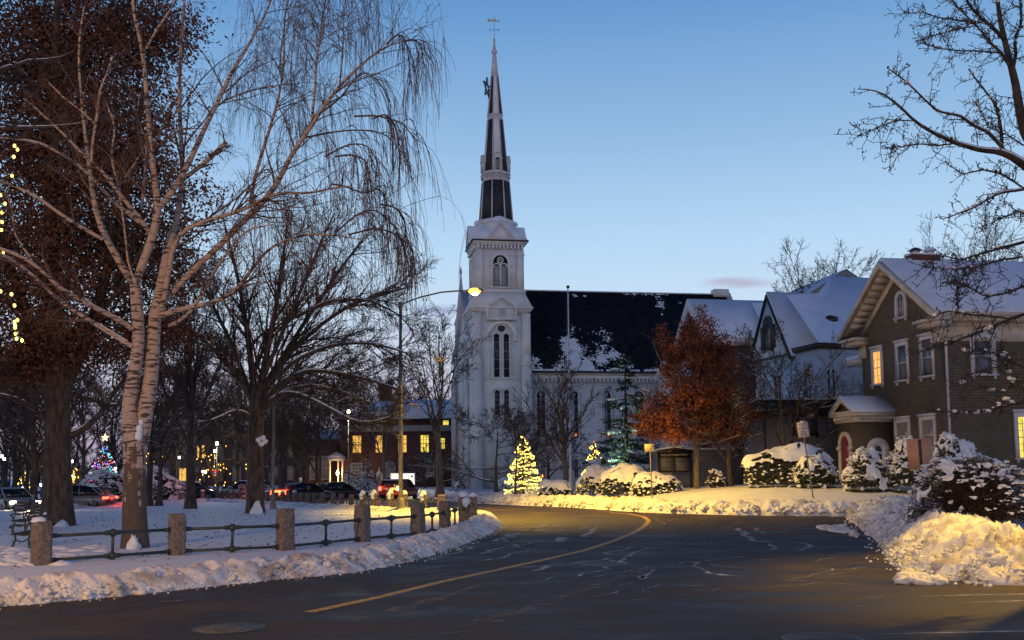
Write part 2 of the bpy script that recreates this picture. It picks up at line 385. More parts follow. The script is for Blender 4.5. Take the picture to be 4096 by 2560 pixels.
# --- resample helper
def resample(p, step):
    p = np.asarray(p, float); s = np.concatenate([[0], np.cumsum(np.linalg.norm(np.diff(p, axis=0), axis=1))])
    n = max(int(s[-1]/step), 2); u = np.linspace(0, s[-1], n+1)
    return np.stack([np.interp(u, s, p[:, k]) for k in range(p.shape[1])], 1)
def smooth_line(p, it=2):
    for _ in range(it):
        q = p.copy(); q[1:-1] = (p[:-2]+2*p[1:-1]+p[2:])/4; p = q
    return p
def bank_mesh(mb, edge, side, Wd, H, zin, step=.09, rw=22, lump=.12, seed=0, skirt=True, zfun=None):
    e = smooth_line(resample(edge, step), 8)
    t = norm(np.gradient(e, axis=0)); nr = np.stack([-t[:, 1], t[:, 0]], 1)*side
    # smooth normals so rows do not fold at bends
    for _ in range(30): q = nr.copy(); q[1:-1] = (nr[:-2]+nr[1:-1]+nr[2:])/3; nr = norm(q)
    w = (np.linspace(0, 1, rw)**1.15)[None, :]
    sn = np.arange(len(e))[:, None]*step
    jit = .35*(fbm(sn*1.3, 0*sn, 3, seed)-.45)+.12*(vn(sn*5, 0*sn, seed+5)-.5)
    ww = w*Wd+jit*(1-w)
    X = e[:, 0:1]+nr[:, 0:1]*ww; Y = e[:, 1:2]+nr[:, 1:2]*ww
    hm = .65+.7*fbm(sn*.35, 0*sn, 3, seed+9)
    prof = np.where(w < .38, np.sin(w/.38*np.pi/2)**.8, .5+.5*np.cos((w-.38)/.62*np.pi))
    zi = zfun(X, Y) if zfun is not None else zin
    zi = zi*np.clip(w/.38, 0, 1)
    env = np.sin(np.clip(w, 0, 1)*np.pi)**.6
    z = zi+(H*hm)*prof+env*lump*((billow(X*2.2, Y*2.2, seed+1)-.5)*1.2+(billow(X*5.1, Y*5.1, seed+2)-.5)*.9+(billow(X*11, Y*11, seed+3)-.5)*.45)*np.where(w < .7, 1, (1-w)/.3)
    z = np.maximum(z, -.03); z[:, 0] = -.03
    z[:, -1:] = (zi[:, -1:] if np.ndim(zi) else zi)-.04
    mb.grid(np.stack([X, Y, z], -1))
    return e, nr
def chunks(mb, e, nr, n, w0, w1, zf, r0, r1, rng):
    i = rng.randint(0, len(e), n); w = rng.uniform(w0, w1, n)
    C = np.stack([e[i, 0]+nr[i, 0]*w, e[i, 1]+nr[i, 1]*w, zf(w)], 1)
    rd = rng.uniform(r0, r1, n); big_ = rd > .09
    for s_ in range(0, int(big_.sum()), 58): mb.blobs(C[big_][s_:s_+58], rd[big_][s_:s_+58], rng, .8, .13)
    mb.blobs(np.concatenate([C[~big_], C[~big_][:60]])[:max(60, int((~big_).sum()))] if (~big_).any() else C[:60], np.concatenate([rd[~big_], rd[~big_][:60]])[:max(60, int((~big_).sum()))] if (~big_).any() else rd[:60]*.3, rng, .8, .16)

# --- the common (left lawn)
front = xy([(-900, 2560), (-400, 2475), (0, 2427), (231, 2409), (492, 2386), (868, 2342), (1100, 2320), (1400, 2293), (1647, 2247), (1878, 2170), (1975, 2125), (2000, 2098)])
back = xy([(1985, 2075), (1900, 2064), (1800, 2060), (1700, 2056), (1500, 2047), (1300, 2036), (1068, 2020), (850, 2010), (620, 2020), (500, 2028), (280, 2035), (0, 2035), (-600, 2035)])
allp = smooth_line(resample(np.concatenate([front, back]), .6), 4)
ct = np.array([-12., 38.])
inner = []
tt = norm(np.gradient(allp, axis=0)); nn_ = np.stack([-tt[:, 1], tt[:, 0]], 1)
poly = allp+nn_*.75
mb = MB(); mb.add([(x, y, .13) for x, y in poly], [tuple(range(len(poly)))])
o = mb.build('lawn', MT['snow'])
bm = bmesh.new(); bm.from_mesh(o.data); bmesh.ops.triangulate(bm, faces=bm.faces[:]); bm.to_mesh(o.data); bm.free()
tag(o, 'snow covered lawn of the town common inside the granite post fence', 'lawn', kind='structure')
mb = MB(); rng = np.random.RandomState(11)
e, nr = bank_mesh(mb, front, 1, 1.5, .15, .13, step=.06, rw=30, lump=.16, seed=4)
chunks(mb, e, nr, 6000, -.05, 1.0, lambda w: .03+.23*np.sin(np.clip(w/.8, 0, 1)*2.2)**.8+rng.randn(len(w))*.04, .008, .026, rng)
chunks(mb, e, nr, 1500, .0, .9, lambda w: .0+.23*np.sin(np.clip(w/.8, 0, 1)*2.2)**.8+rng.randn(len(w))*.03, .02, .085, rng)
chunks(mb, e, nr, 260, -.35, .1, lambda w: .006+0*w, .006, .03, rng)
o = mb.build('snow_bank', MT['snow_pile'], smooth=True)
tag(o, 'lumpy ploughed snow ridge along the common side of the road', 'snow bank', kind='stuff')
mb = MB(); e, nr = bank_mesh(mb, np.concatenate([front[-1:], back]), 1, 1.4, .16, .13, step=.12, rw=14, lump=.10, seed=14)
o = mb.build('snow_bank', MT['snow_pile'], smooth=True)
tag(o, 'low snow ridge behind the rear row of granite posts', 'snow bank', kind='stuff')

# --- far lawn (church side)
bl = xy([(-2500, 1972), (1000, 1974), (1400, 1978), (1600, 1985), (1750, 1998), (1850, 2012), (2110, 2023), (2283, 2030), (2600, 2052), (2700, 2054), (2900, 2060), (3200, 2065), (3510, 2066), (3700, 2066), (4300, 2066), (5800, 2072)])
bs = smooth_line(resample(bl, .5), 10)
YORD = np.argsort(bs[:, 0])
def Yb(X): return np.interp(X, bs[YORD, 0], bs[YORD, 1])
def sst(x): x = np.clip(x, 0, 1); return x*x*(3-2*x)
def zl(X, Y): return .26+.84*sst((np.asarray(X, float)-3)/11)*sst((np.asarray(Y, float)-Yb(X)-1)/9)
xs = np.linspace(-110, 110, 320)[:, None]; wv = (np.linspace(0, 1, 60)**2*160)[None]+.5
X = xs+0*wv; Y = Yb(xs)+wv; Z = zl(X, Y)+.06*(fbm(X*.5, Y*.5, 3, 31)-.5)
o = MB().grid(np.stack([X, Y, Z], -1)).build('lawn', MT['snow'], smooth=True)
tag(o, 'snow covered lawn rising toward the church and houses', 'lawn', kind='structure')
mb = MB(); seg = bs[(bs[:, 0] > -14) & (bs[:, 0] < 32)]
e, nr = bank_mesh(mb, seg, 1, 1.9, .30, 0, step=.08, rw=22, lump=.17, seed=21, zfun=zl)
chunks(mb, e, nr, 2600, .0, 1.0, lambda w: .15+.3*np.sin(np.clip(w/1.1, 0, 1)*2.4), .04, .12, rng)
o = mb.build('snow_bank', MT['snow_pile'], smooth=True)
tag(o, 'long ploughed snow ridge in front of the church lawn', 'snow bank', kind='stuff')

# --- near right corner
isl = xy([(3385, 2074), (3421, 2096), (3461, 2130), (3507, 2160), (3545, 2208), (3562, 2255), (3600, 2284), (3680, 2307), (3796, 2323), (3911, 2337), (4096, 2342), (4500, 2346), (5200, 2350)])
islb = xy([(3385, 2074), (3500, 2073), (3700, 2074), (4300, 2078), (5200, 2082)])
poly = np.concatenate([isl, islb[::-1][:-1]]); 
c0 = poly.mean(0)
mb = MB(); pl = poly.copy()
tt = norm(np.gradient(resample(isl, .5), axis=0)); isr = resample(isl, .5); isn = np.stack([tt[:, 1], -tt[:, 0]], 1)
ins = isr+np.array([.9, .5])*0+np.stack([-tt[:, 1], tt[:, 0]], 1)*-.0
m2 = MB(); e, nr = bank_mesh(m2, isl, 1, 3.4, .38, .34, step=.06, rw=54, lump=.30, seed=33)
INTO = 1
chk = e[len(e)//2]+nr[len(e)//2]*2
if chk[0] < e[len(e)//2][0]:
    m2 = MB(); e, nr = bank_mesh(m2, isl, -1, 3.4, .38, .34, step=.06, rw=54, lump=.30, seed=33); INTO = -1
hp_ = lambda w: .0+.50*np.sin(np.clip(w/1.7, 0, 1)*1.75)**.8
chunks(m2, e, nr, 170, .5, 2.4, lambda w: hp_(w)-.06+rng.randn(len(w))*.05, .12, .23, rng)
chunks(m2, e, nr, 900, .1, 2.5, lambda w: hp_(w)+rng.randn(len(w))*.06, .05, .13, rng)
chunks(m2, e, nr, 11000, -.05, 2.8, lambda w: hp_(w)+.05+rng.randn(len(w))*.07, .012, .05, rng)
chunks(m2, e, nr, 90, -.5, .1, lambda w: .015+0*w, .015, .05, rng)
o = m2.build('snow_bank', MT['snow_pile'], smooth=True)
tag(o, 'big chunky ploughed snow heap below the snowy bush at the corner', 'snow bank', kind='stuff')
inn = e[::8]+nr[::8]*2.2
b2 = islb+np.array([0, -.6])
pp = np.concatenate([inn, b2[::-1]])
mb = MB(); mb.add([(x, y, .33) for x, y in pp], [tuple(range(len(pp)))])
o = mb.build('lawn', MT['snow']); bm = bmesh.new(); bm.from_mesh(o.data); bmesh.ops.triangulate(bm, faces=bm.faces[:]); bm.to_mesh(o.data); bm.free()
tag(o, 'snow covered corner lawn under the big snowy bush', 'lawn', kind='structure')
mb = MB(); bank_mesh(mb, islb, -1, 1.2, .2, .33, step=.12, rw=12, lump=.12, seed=36)
o = mb.build('snow_bank', MT['snow_pile'], smooth=True)
tag(o, 'low snow ridge at the back of the corner lawn along the side street', 'snow bank', kind='stuff')

# loose snow on the road
def slab(px, z=.03, seed=0):
    rng = np.random.RandomState(seed); pts = xy(px); c = pts.mean(0); mb = MB()
    C = []
    for _ in range(2600):
        p = pts.min(0)+rng.rand(2)*(pts.max(0)-pts.min(0)); ins = False
        for i in range(len(pts)):
            a, b = pts[i], pts[i-1]
            if (a[1] > p[1]) != (b[1] > p[1]) and p[0] < (b[0]-a[0])*(p[1]-a[1])/(b[1]-a[1])+a[0]: ins = not ins
        if ins: C.append((p[0], p[1], z*rng.uniform(.2, .9)))
        if len(C) > 240: break
    mb.blobs(np.array(C), rng.uniform(.05, .13, len(C)), rng, .55, .15); return mb
o = slab([(3270, 2107), (3350, 2104), (3392, 2115), (3392, 2136), (3330, 2128), (3290, 2120)], seed=2).build('snow_patch', MT['snow_pile'], smooth=True)
tag(o, 'flat patch of leftover snow on the road near the corner heap', 'snow patch', kind='stuff')
o = slab([(3600, 2338), (3612, 2300), (3640, 2298), (3668, 2318), (3760, 2328), (3780, 2340), (3690, 2340)], z=.09, seed=5).build('snow_patch', MT['snow_pile'], smooth=True)
tag(o, 'broken snow lump and crumbs on the asphalt in front of the corner heap', 'snow patch', kind='stuff')
g = G(3412, 2146); mb = MB().blobs(np.array([(g.x, g.y, .09), (g.x+.1, g.y, .05)]), [.15, .09], rng, .8, .08)
tag(mb.build('snow_lump', MT['snow_pile'], smooth=True), 'single round snow lump lying on the road', 'snow lump')

# --- paint and streaks
def ribbon(mb, px, w, z, jag=0, step=.25, seed=0, taper=True):
    e = smooth_line(resample(xy(px), step), 2); t = norm(np.gradient(e, axis=0)); n = np.stack([-t[:, 1], t[:, 0]], 1)
    s = np.arange(len(e))*step
    ww = w*np.ones(len(e))
    if jag: ww = ww*np.clip(-.25+2.4*fbm(s*3.5, s*0+seed, 4, seed), 0, 2); e = e+n*((fbm(s*1.6, s*0, 4, seed+3)-.45)*jag)[:, None]
    if taper: ww = ww*np.clip(np.minimum(np.arange(len(e)), np.arange(len(e))[::-1])/4+.1, 0, 1)
    a = e+n*ww[:, None]/2; b = e-n*ww[:, None]/2
    P = np.stack([np.c_[a, np.full(len(e), z)], np.c_[b, np.full(len(e), z)]], 1)
    mb.grid(P)
YEL = noisecol(mat('paint_yellow', (.6, .35, .05), .6), (.16, .11, .05), (.62, .36, .05), 7, 7, lo=.33, hi=.55)
mb = MB(); ribbon(mb, [(1232, 2450), (1300, 2435), (1531, 2386), (1763, 2328), (1994, 2279), (2168, 2241), (2341, 2201), (2457, 2163), (2544, 2126), (2584, 2100), (2595, 2082), (2573, 2066), (2515, 2056), (2440, 2051)], .19, .004, taper=False)
tag(mb.build('road_marking', YEL), 'yellow centre line curving round the bend', 'road marking', kind='structure')
WHP = noisecol(mat('paint_white', (.5, .5, .5), .6), (.10, .10, .10), (.55, .53, .5), 6, 7, lo=.35, hi=.6)
for pl_, w_, lb in (([(3660, 2386), (3900, 2380), (4400, 2372)], .09, 'upper of the two long thin white lines below the snow heap'), ([(3830, 2412), (4000, 2406), (4400, 2396)], .08, 'short thin white line just under the longer one at the corner'), ([(3500, 2537), (3800, 2531), (4400, 2519)], .08, 'white line nearest the bottom edge of the road')):
    mb = MB(); ribbon(mb, pl_, w_, .004, taper=True); tag(mb.build('road_marking', WHP), lb, 'road marking', 'white lines on the road', 'structure')
STK = noisecol(mat('streak', (.45, .45, .46), .8), (.12, .12, .125), (.55, .56, .6), 5, 7, lo=.38, hi=.62)
mb = MB()
def r3(l): return [(1300+x/1.7286, 1900+y/1.7286) for x, y in l]
def r4(l): return [(2700+x/1.7335, 1900+y/1.7335) for x, y in l]
SL = [(r3([(1180, 375), (1280, 350), (1400, 340)]), .12), (r3([(1430, 385), (1480, 360), (1540, 345), (1620, 358)]), .10), (r3([(1440, 388), (1430, 378), (1500, 360)]), .12),
      (r3([(1750, 372), (1800, 365), (1870, 362), (1830, 395), (1770, 430)]), .13), (r3([(1610, 465), (1640, 430)]), .2), (r3([(1640, 385), (1690, 375)]), .14),
      (r3([(1170, 460), (1240, 435), (1320, 405), (1350, 398)]), .16), (r3([(1230, 465), (1240, 445), (1340, 405)]), .14), (r3([(820, 560), (950, 525), (1060, 490)]), .09), (r3([(1060, 550), (1180, 515), (1290, 500), (1370, 490)]), .10),
      (r3([(1030, 605), (1200, 575), (1340, 530), (1470, 512)]), .07), (r3([(700, 600), (820, 555), (900, 545)]), .06), (r3([(1300, 480), (1350, 500)]), .12),
      (r3([(1290, 640), (1480, 632), (1700, 618), (1760, 600), (1900, 590), (1960, 575), (2000, 595), (2060, 610)]), .09), (r3([(1400, 665), (1480, 650), (1510, 632)]), .13),
      (r3([(1890, 585), (1980, 580), (2060, 570), (2070, 595), (2050, 615)]), .09), (r3([(1960, 560), (1980, 530), (2060, 520), (2150, 500), (2410, 515)]), .07), (r3([(1710, 705), (1800, 680), (1990, 650), (1960, 630), (1740, 622)]), .06),
      (r3([(1740, 750), (1850, 760), (1960, 750)]), .06), (r3([(2180, 720), (2230, 690), (2260, 660), (2300, 655)]), .10), (r3([(2200, 725), (2240, 700)]), .14), (r3([(2060, 575), (2130, 545), (2250, 505)]), .05), (r3([(2100, 500), (2400, 505)]), .05),
      (r4([(0, 620), (60, 605), (180, 608), (330, 580), (520, 562)]), .05), (r4([(140, 600), (175, 612), (150, 640), (200, 680), (330, 695), (470, 705)]), .10), (r4([(190, 615), (280, 630), (480, 645)]), .05),
      (r4([(440, 370), (500, 420), (560, 455), (650, 470), (600, 455)]), .13), (r4([(670, 475), (700, 495), (730, 505), (680, 520)]), .12), (r4([(880, 470), (940, 485), (890, 530)]), .10), (r4([(540, 365), (590, 395), (640, 410)]), .08),
      (r4([(340, 720), (380, 712)]), .1), (r4([(0, 770), (300, 765)]), .04), (r4([(740, 735), (940, 740)]), .04), (r4([(810, 470), (900, 465)]), .06), (r4([(0, 515), (200, 510)]), .05),
      ([(620, 2408), (680, 2406), (752, 2400)], .07), ([(205, 2436), (222, 2434)], .07), ([(1150, 2330), (1270, 2322)], .05)]
for i, (l, w) in enumerate(SL): ribbon(mb, l, w*1.3, .006, jag=.5, step=.07, seed=i)
for i in range(70):
    rr_ = np.random.RandomState(300+i); x_, y_ = rr_.uniform(1500, 3500), 2110+330*rr_.rand()**1.5; ln = rr_.uniform(40, 260); sl = rr_.uniform(-.28, .08)
    if x_ < 2100 and y_ > 2330: continue
    ribbon(mb, [(x_, y_), (x_+ln*.4, y_+ln*.4*sl+rr_.randn()*3), (x_+ln, y_+ln*sl)], rr_.uniform(.02, .05), .0055, jag=.6, step=.08, seed=i+50)
tag(mb.build('snow_streaks', STK), 'thin frozen streaks of snow packed on the asphalt', 'snow streaks', kind='stuff')
# salt dusted tyre tracks
SALT = mat('salt_track', (.19, .17, .155), .9)
def alpha_noise(m, sc, lo, hi, a=1.0):
    t = m.node_tree; p = t.nodes['Principled BSDF']; tc = nn(m, 'ShaderNodeTexCoord'); no = nn(m, 'ShaderNodeTexNoise'); no.inputs['Scale'].default_value = sc; no.inputs['Detail'].default_value = 8
    mr = nn(m, 'ShaderNodeMapRange'); mr.inputs[1].default_value = lo; mr.inputs[2].default_value = hi; mr.inputs[4].default_value = a
    t.links.new(tc.outputs['Object'], no.inputs['Vector']); t.links.new(no.outputs[0], mr.inputs[0]); t.links.new(mr.outputs[0], p.inputs['Alpha'])
alpha_noise(SALT, 3, .36, .7, .85)
mb = MB()
for i, (l, w) in enumerate([(r3([(250, 1010), (560, 915), (800, 850), (1000, 790), (1250, 710), (1420, 695)]), .28), (r3([(900, 1060), (1250, 980), (1500, 900), (1700, 820), (1900, 750), (2100, 690), (2350, 620)]), .32),
    (r3([(1990, 520), (2150, 470), (2290, 400), (2340, 340), (2290, 300)]), .22), (r4([(250, 470), (330, 400), (380, 350)]), .4), (r3([(480, 1120), (880, 1100), (1100, 1060)]), .15), (r3([(350, 1000), (1350, 860)]), .12)]):
    ribbon(mb, l, w, .005, jag=.05, step=.2, seed=i+70)
tag(mb.build('salt_tracks', SALT), 'pale salt dusted tyre tracks on the bend', 'salt tracks', kind='stuff')
def manhole(px, py, r, lb, snowy):
    g = G(px, py); t = thing('manhole_cover', lb, 'manhole cover', (g.x, g.y, .003), group='manhole covers in the road')
    k = 40; th = np.arange(k)*2*np.pi/k
    MB().ring([(math.cos(a)*(r+.05), math.sin(a)*(r+.05)) for a in th], [(math.cos(a)*r, math.sin(a)*r) for a in th], -.004, .004, Matrix.Rotation(R(90), 4, 'X')).build('rim', MT['iron'], t)
    mb = MB().lathe([(r-.01, 0), (r-.01, .003)], k=40)
    for a in np.arange(-r+.06, r-.03, .07):
        h = math.sqrt(max(r*r-a*a, .01))-.03; mb.box(a-.012, a+.012, -h, h, .0035, .007)
    mb.build('cover', noisecol(mat('manhole_'+lb[:5], (.09, .085, .08), .6), (.05, .045, .04) if snowy else (.03, .028, .028), (.2, .18, .16) if snowy else (.08, .07, .065), 9), t)
manhole(915, 2514, .42, 'pale worn manhole cover in the left part of the road', True)
manhole(3290, 2556, .42, 'dark manhole cover cut by the bottom edge of the road', False)
# fallen leaves and specks on the common
rng = np.random.RandomState(5); n = 2600
C = np.stack([rng.uniform(-26, -1, n), rng.uniform(18, 57, n)**1.0, np.full(n, .14)], 1)
C = C[(C[:, 0] < -1-(60-C[:, 1])*.0) & (C[:, 1] > 21+.9*(C[:, 0]+10))]
MBl = MB().quads(C, .045, rng, 1.0, up=3)
tag(MBl.build('fallen_leaves', MT['leaf_brown']), 'small brown leaves scattered on the snowy common', 'leaves', kind='stuff')

# ================================================================== granite post fences
def granite_post(parent, x, y, z, w, h, rot, seed, lean=(0, 0)):
    rng = np.random.RandomState(seed); n = 5; rows = 12; V = []; 
    for r_ in range(rows):
        f = r_/(rows-1); hw = w/2*(1-.05*f)*(1 if r_ < rows-1 else .93)
        ring = []
        for s in range(4):
            for k in range(n):
                u = -1+2*k/n
                p = [(u, -1), (1, u), (-u, 1), (-1, -u)][s]
                ring.append((p[0]*hw, p[1]*hw))
        V.append([(a+rng.randn()*.008, b+rng.randn()*.008, f*h+rng.randn()*.004) for a, b in ring])
    V = np.array(V); c, s_ = math.cos(rot), math.sin(rot)
    k = 4*n
    Q = V.reshape(-1, 3); Q = np.c_[x+Q[:, 0]*c-Q[:, 1]*s_+Q[:, 2]*lean[0], y+Q[:, 0]*s_+Q[:, 1]*c+Q[:, 2]*lean[1], z+Q[:, 2]]
    top = len(Q); Q = np.vstack([Q, [x+h*lean[0], y+h*lean[1], z+h+.01]])
    f = [(i*k+j, i*k+(j+1) % k, (i+1)*k+(j+1) % k, (i+1)*k+j) for i in range(rows-1) for j in range(k)]
    tr = [((rows-1)*k+j, (rows-1)*k+(j+1) % k, top) for j in range(k)]
    mb = MB(); mb.add(Q, f+tr); return mb.build('post', MT['granite'], parent)
def snowcap(parent, x, y, z, r, h, seed, tall=False):
    rng = np.random.RandomState(seed); mb = MB()
    V, Fc = ICO3; v = V*(1+.05*rng.randn(len(V), 1)); v = v*np.array([r, r, h]); v[:, 2] = np.maximum(v[:, 2], -.02)
    mb.add(v+np.array([x, y, z]), Fc)
    return mb.build('snow_cap', MT['snow_smooth'], parent, smooth=True)
fence = thing('granite_post_fence', 'near fence of square granite posts joined by two dark iron rails', 'fence', (0, 0, 0))
NP = [(163, 2284), (707, 2242), (1140, 2222), (1450, 2186), (1673, 2164), (1780, 2142), (1855, 2114), (1892, 2094)]
npos = [G(*p) for p in NP]; hts = [1.06, 1.10, 1.16, 1.14, 1.12, 1.10, 1.16, 1.06]
for i, p in enumerate(npos):
    q = npos[min(i+1, 7)]-npos[max(i-1, 0)]; a = math.atan2(q.y, q.x)
    granite_post(fence, p.x, p.y, 0, .335, hts[i], a, i, (rng.randn()*.008, rng.randn()*.008))
snowcap(fence, npos[0].x-.06, npos[0].y-.03, 1.06, .15, .10, 1)
for k, (i, r_, h_) in enumerate(((6, .17, .2), (7, .15, .15))): snowcap(fence, npos[i].x, npos[i].y, hts[i]-.0, r_, h_, k+5)
mb = MB().blobs(np.array([(npos[6].x+.10, npos[6].y-.16, .98), (npos[6].x+.08, npos[6].y-.17, .85)]), [.15, .09], rng, 1, .06); mb.build('snow_cap', MT['snow_smooth'], fence, True)
for i in range(7):
    a, b = npos[i], npos[i+1]; d = (b-a).normalized(); L_ = (b-a).length
    for z, nm in ((.735, 'rail'), (.22, 'rail')):
        s = a+d*.17; e_ = b-d*.17; s.z = e_.z = z
        mb = MB().tube([s, e_], .036, 10)
        for p0, sg in ((s, 1), (e_, -1)):
            mb.tube([p0, p0+d*sg*.05], .065, 10); mb.tube([p0+d*sg*.05, p0+d*sg*.16], .05, 10)
        mb.build('rail', MT['iron'], fence, True)
    m_ = (a+b)/2; mb = MB()
    mb.tube([(m_.x, m_.y, .22), (m_.x, m_.y, .735)], .034, 10)
    for z in (.22, .735):
        mb.lathe([(.03, -.1), (.055, -.085), (.055, -.07), (.085, -.05), (.1, 0), (.085, .05), (.05, .075), (.02, .09)], (m_.x, m_.y, z), 12)
        for sg in (-1, 1): mb.tube([m_+d*sg*.08+Vector((0, 0, z)), m_+d*sg*.17+Vector((0, 0, z))], .055, 10); mb.tube([m_+d*sg*.17+Vector((0, 0, z)), m_+d*sg*.20+Vector((0, 0, z))], .045, 10)
    mb.build('baluster', MT['iron'], fence, True)
fence2 = thing('granite_post_fence', 'rear fence of granite posts along the far side of the common', 'fence', (0, 0, 0))
FP = [(1765, 2062), (1694, 2052), (1619, 2049), (1562, 2047), (1496, 2045), (1451, 2042), (1405, 2039), (1366, 2036), (1332, 2033), (1293, 2030), (1256, 2028), (1228, 2026), (1202, 2025), (1178, 2023), (1152, 2021), (1131, 2020), (1107, 2018), (1068, 2016), (985, 2010), (960, 2009), (935, 2008), (912, 2007), (890, 2006), (868, 2005), (810, 2012), (725, 2016)]
fpos = [G(*p) for p in FP]
for i, p in enumerate(fpos):
    w_ = .30-.05*min(i/10, 1); h_ = .98-.12*min(i/10, 1)+.04*math.sin(i*5)
    granite_post(fence2, p.x, p.y, 0, w_, h_, .5+.1*math.sin(i*3), 40+i, (rng.randn()*.015, 0))
    if i in (1, 2, 3, 4, 5, 13, 15, 17, 24, 25): snowcap(fence2, p.x, p.y-.03, h_, .15, .2 if i < 6 else .12, 60+i)
    if i in (1, 3, 4, 5):
        MB().blobs(np.array([(p.x-.08, p.y-.16, h_-.08), (p.x-.06, p.y-.18, h_-.25), (p.x, p.y-.2, .1)]), [.12, .09, .16], rng, 1, .08).build('snow_cap', MT['snow_smooth'], fence2, True)
    if 0 < i < 24 and i != 18:
        q = fpos[i-1]
        for z in (.62, .25): MB().tube([(p.x, p.y, z), (q.x, q.y, z)], .03, 6).build('rail', MT['iron'], fence2, True)
        m_ = (p+q)/2; mb = MB().tube([(m_.x, m_.y, .05), (m_.x, m_.y, .62)], .03, 6)
        mb.lathe([(.03, -.07), (.08, 0), (.03, .07)], (m_.x, m_.y, .62), 8); mb.build('baluster', MT['iron'], fence2, True)

# ================================================================== street lamps
def cobra(loc, armdir, hgt, label, energy, L=3.7, name='street_lamp', col=(1, .56, .09), size=168, blend=.35, tilt=0, kind='SPOT', fwd=0):
    t = thing(name, label, 'street lamp', loc, armdir, group='cobra head street lamps')
    mb = MB().lathe([(.30, 0), (.30, .12), (.27, .16), (.2, .5), (.19, .62), (.14, .72), (.125, .8)], k=8); mb.build('base', MT['pole'], t)
    MB().lathe([(.115, .8), (.10, hgt*.4), (.075, hgt*.86)], k=12).build('pole', MT['pole'], t, True)
    z0 = hgt*.86; P = [(0, 0, z0-.15), (.05*L, 0, z0+.02), (.3*L, 0, z0+.33), (.6*L, 0, z0+.56), (.85*L, 0, z0+.62), (L, 0, z0+.62)]
    MB().tube(resample(np.array(P), .2), .04, 8).tube([(-.02, 0, z0-.3), (-.02, 0, z0+.08)], .1, 10).build('arm', MT['pole'], t, True)
    mb = MB(); pr = []
    for f, hw, hh in ((0, .05, .05), (.12, .09, .07), (.3, .15, .1), (.6, .17, .11), (.8, .12, .08), (.86, .05, .04)):
        th = np.arange(10)*2*np.pi/10; pr.append([(L-.1+f, math.cos(a)*hw, z0+.64+math.sin(a)*hh*(1 if math.sin(a) > 0 else .45)) for a in th])
    pr = np.array(pr); pr = np.concatenate([pr, pr[:, :1]], 1); mb.grid(pr); mb.build('lamp_head', MT['pole'], t, True)
    V, Fc = ICO2; MB().add(V*np.array([.34, .26, .17])+np.array([L+.30, 0, z0+.60]), Fc).build('lamp_glass', MT['sodium_halo'], t, True)  # oversized amber bowl, its glow stands in for the lamp's halo
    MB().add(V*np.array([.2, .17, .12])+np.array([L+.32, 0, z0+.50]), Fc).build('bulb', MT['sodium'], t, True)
    lamp('sodium_light', kind, (L+.34, 0, z0+.22), energy, col, t, shadow_soft_size=.16, **({} if kind == 'POINT' else dict(spot_size=R(size), spot_blend=blend))).rotation_euler = (R(fwd), R(-tilt), 0)
    return t
b = G(1603, 2056)
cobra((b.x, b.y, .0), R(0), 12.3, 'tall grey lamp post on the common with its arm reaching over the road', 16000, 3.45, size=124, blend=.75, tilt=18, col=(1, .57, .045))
# real lamps of the same street that stand just outside the picture
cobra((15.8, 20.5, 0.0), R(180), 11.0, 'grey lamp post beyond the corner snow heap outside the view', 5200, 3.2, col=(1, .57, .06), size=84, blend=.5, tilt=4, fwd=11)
cobra((-18.0, 4.5, 0.1), R(10), 10.5, 'grey lamp post on the common outside the view', 6200, 3.2, col=(1, .50, .10), kind='POINT')
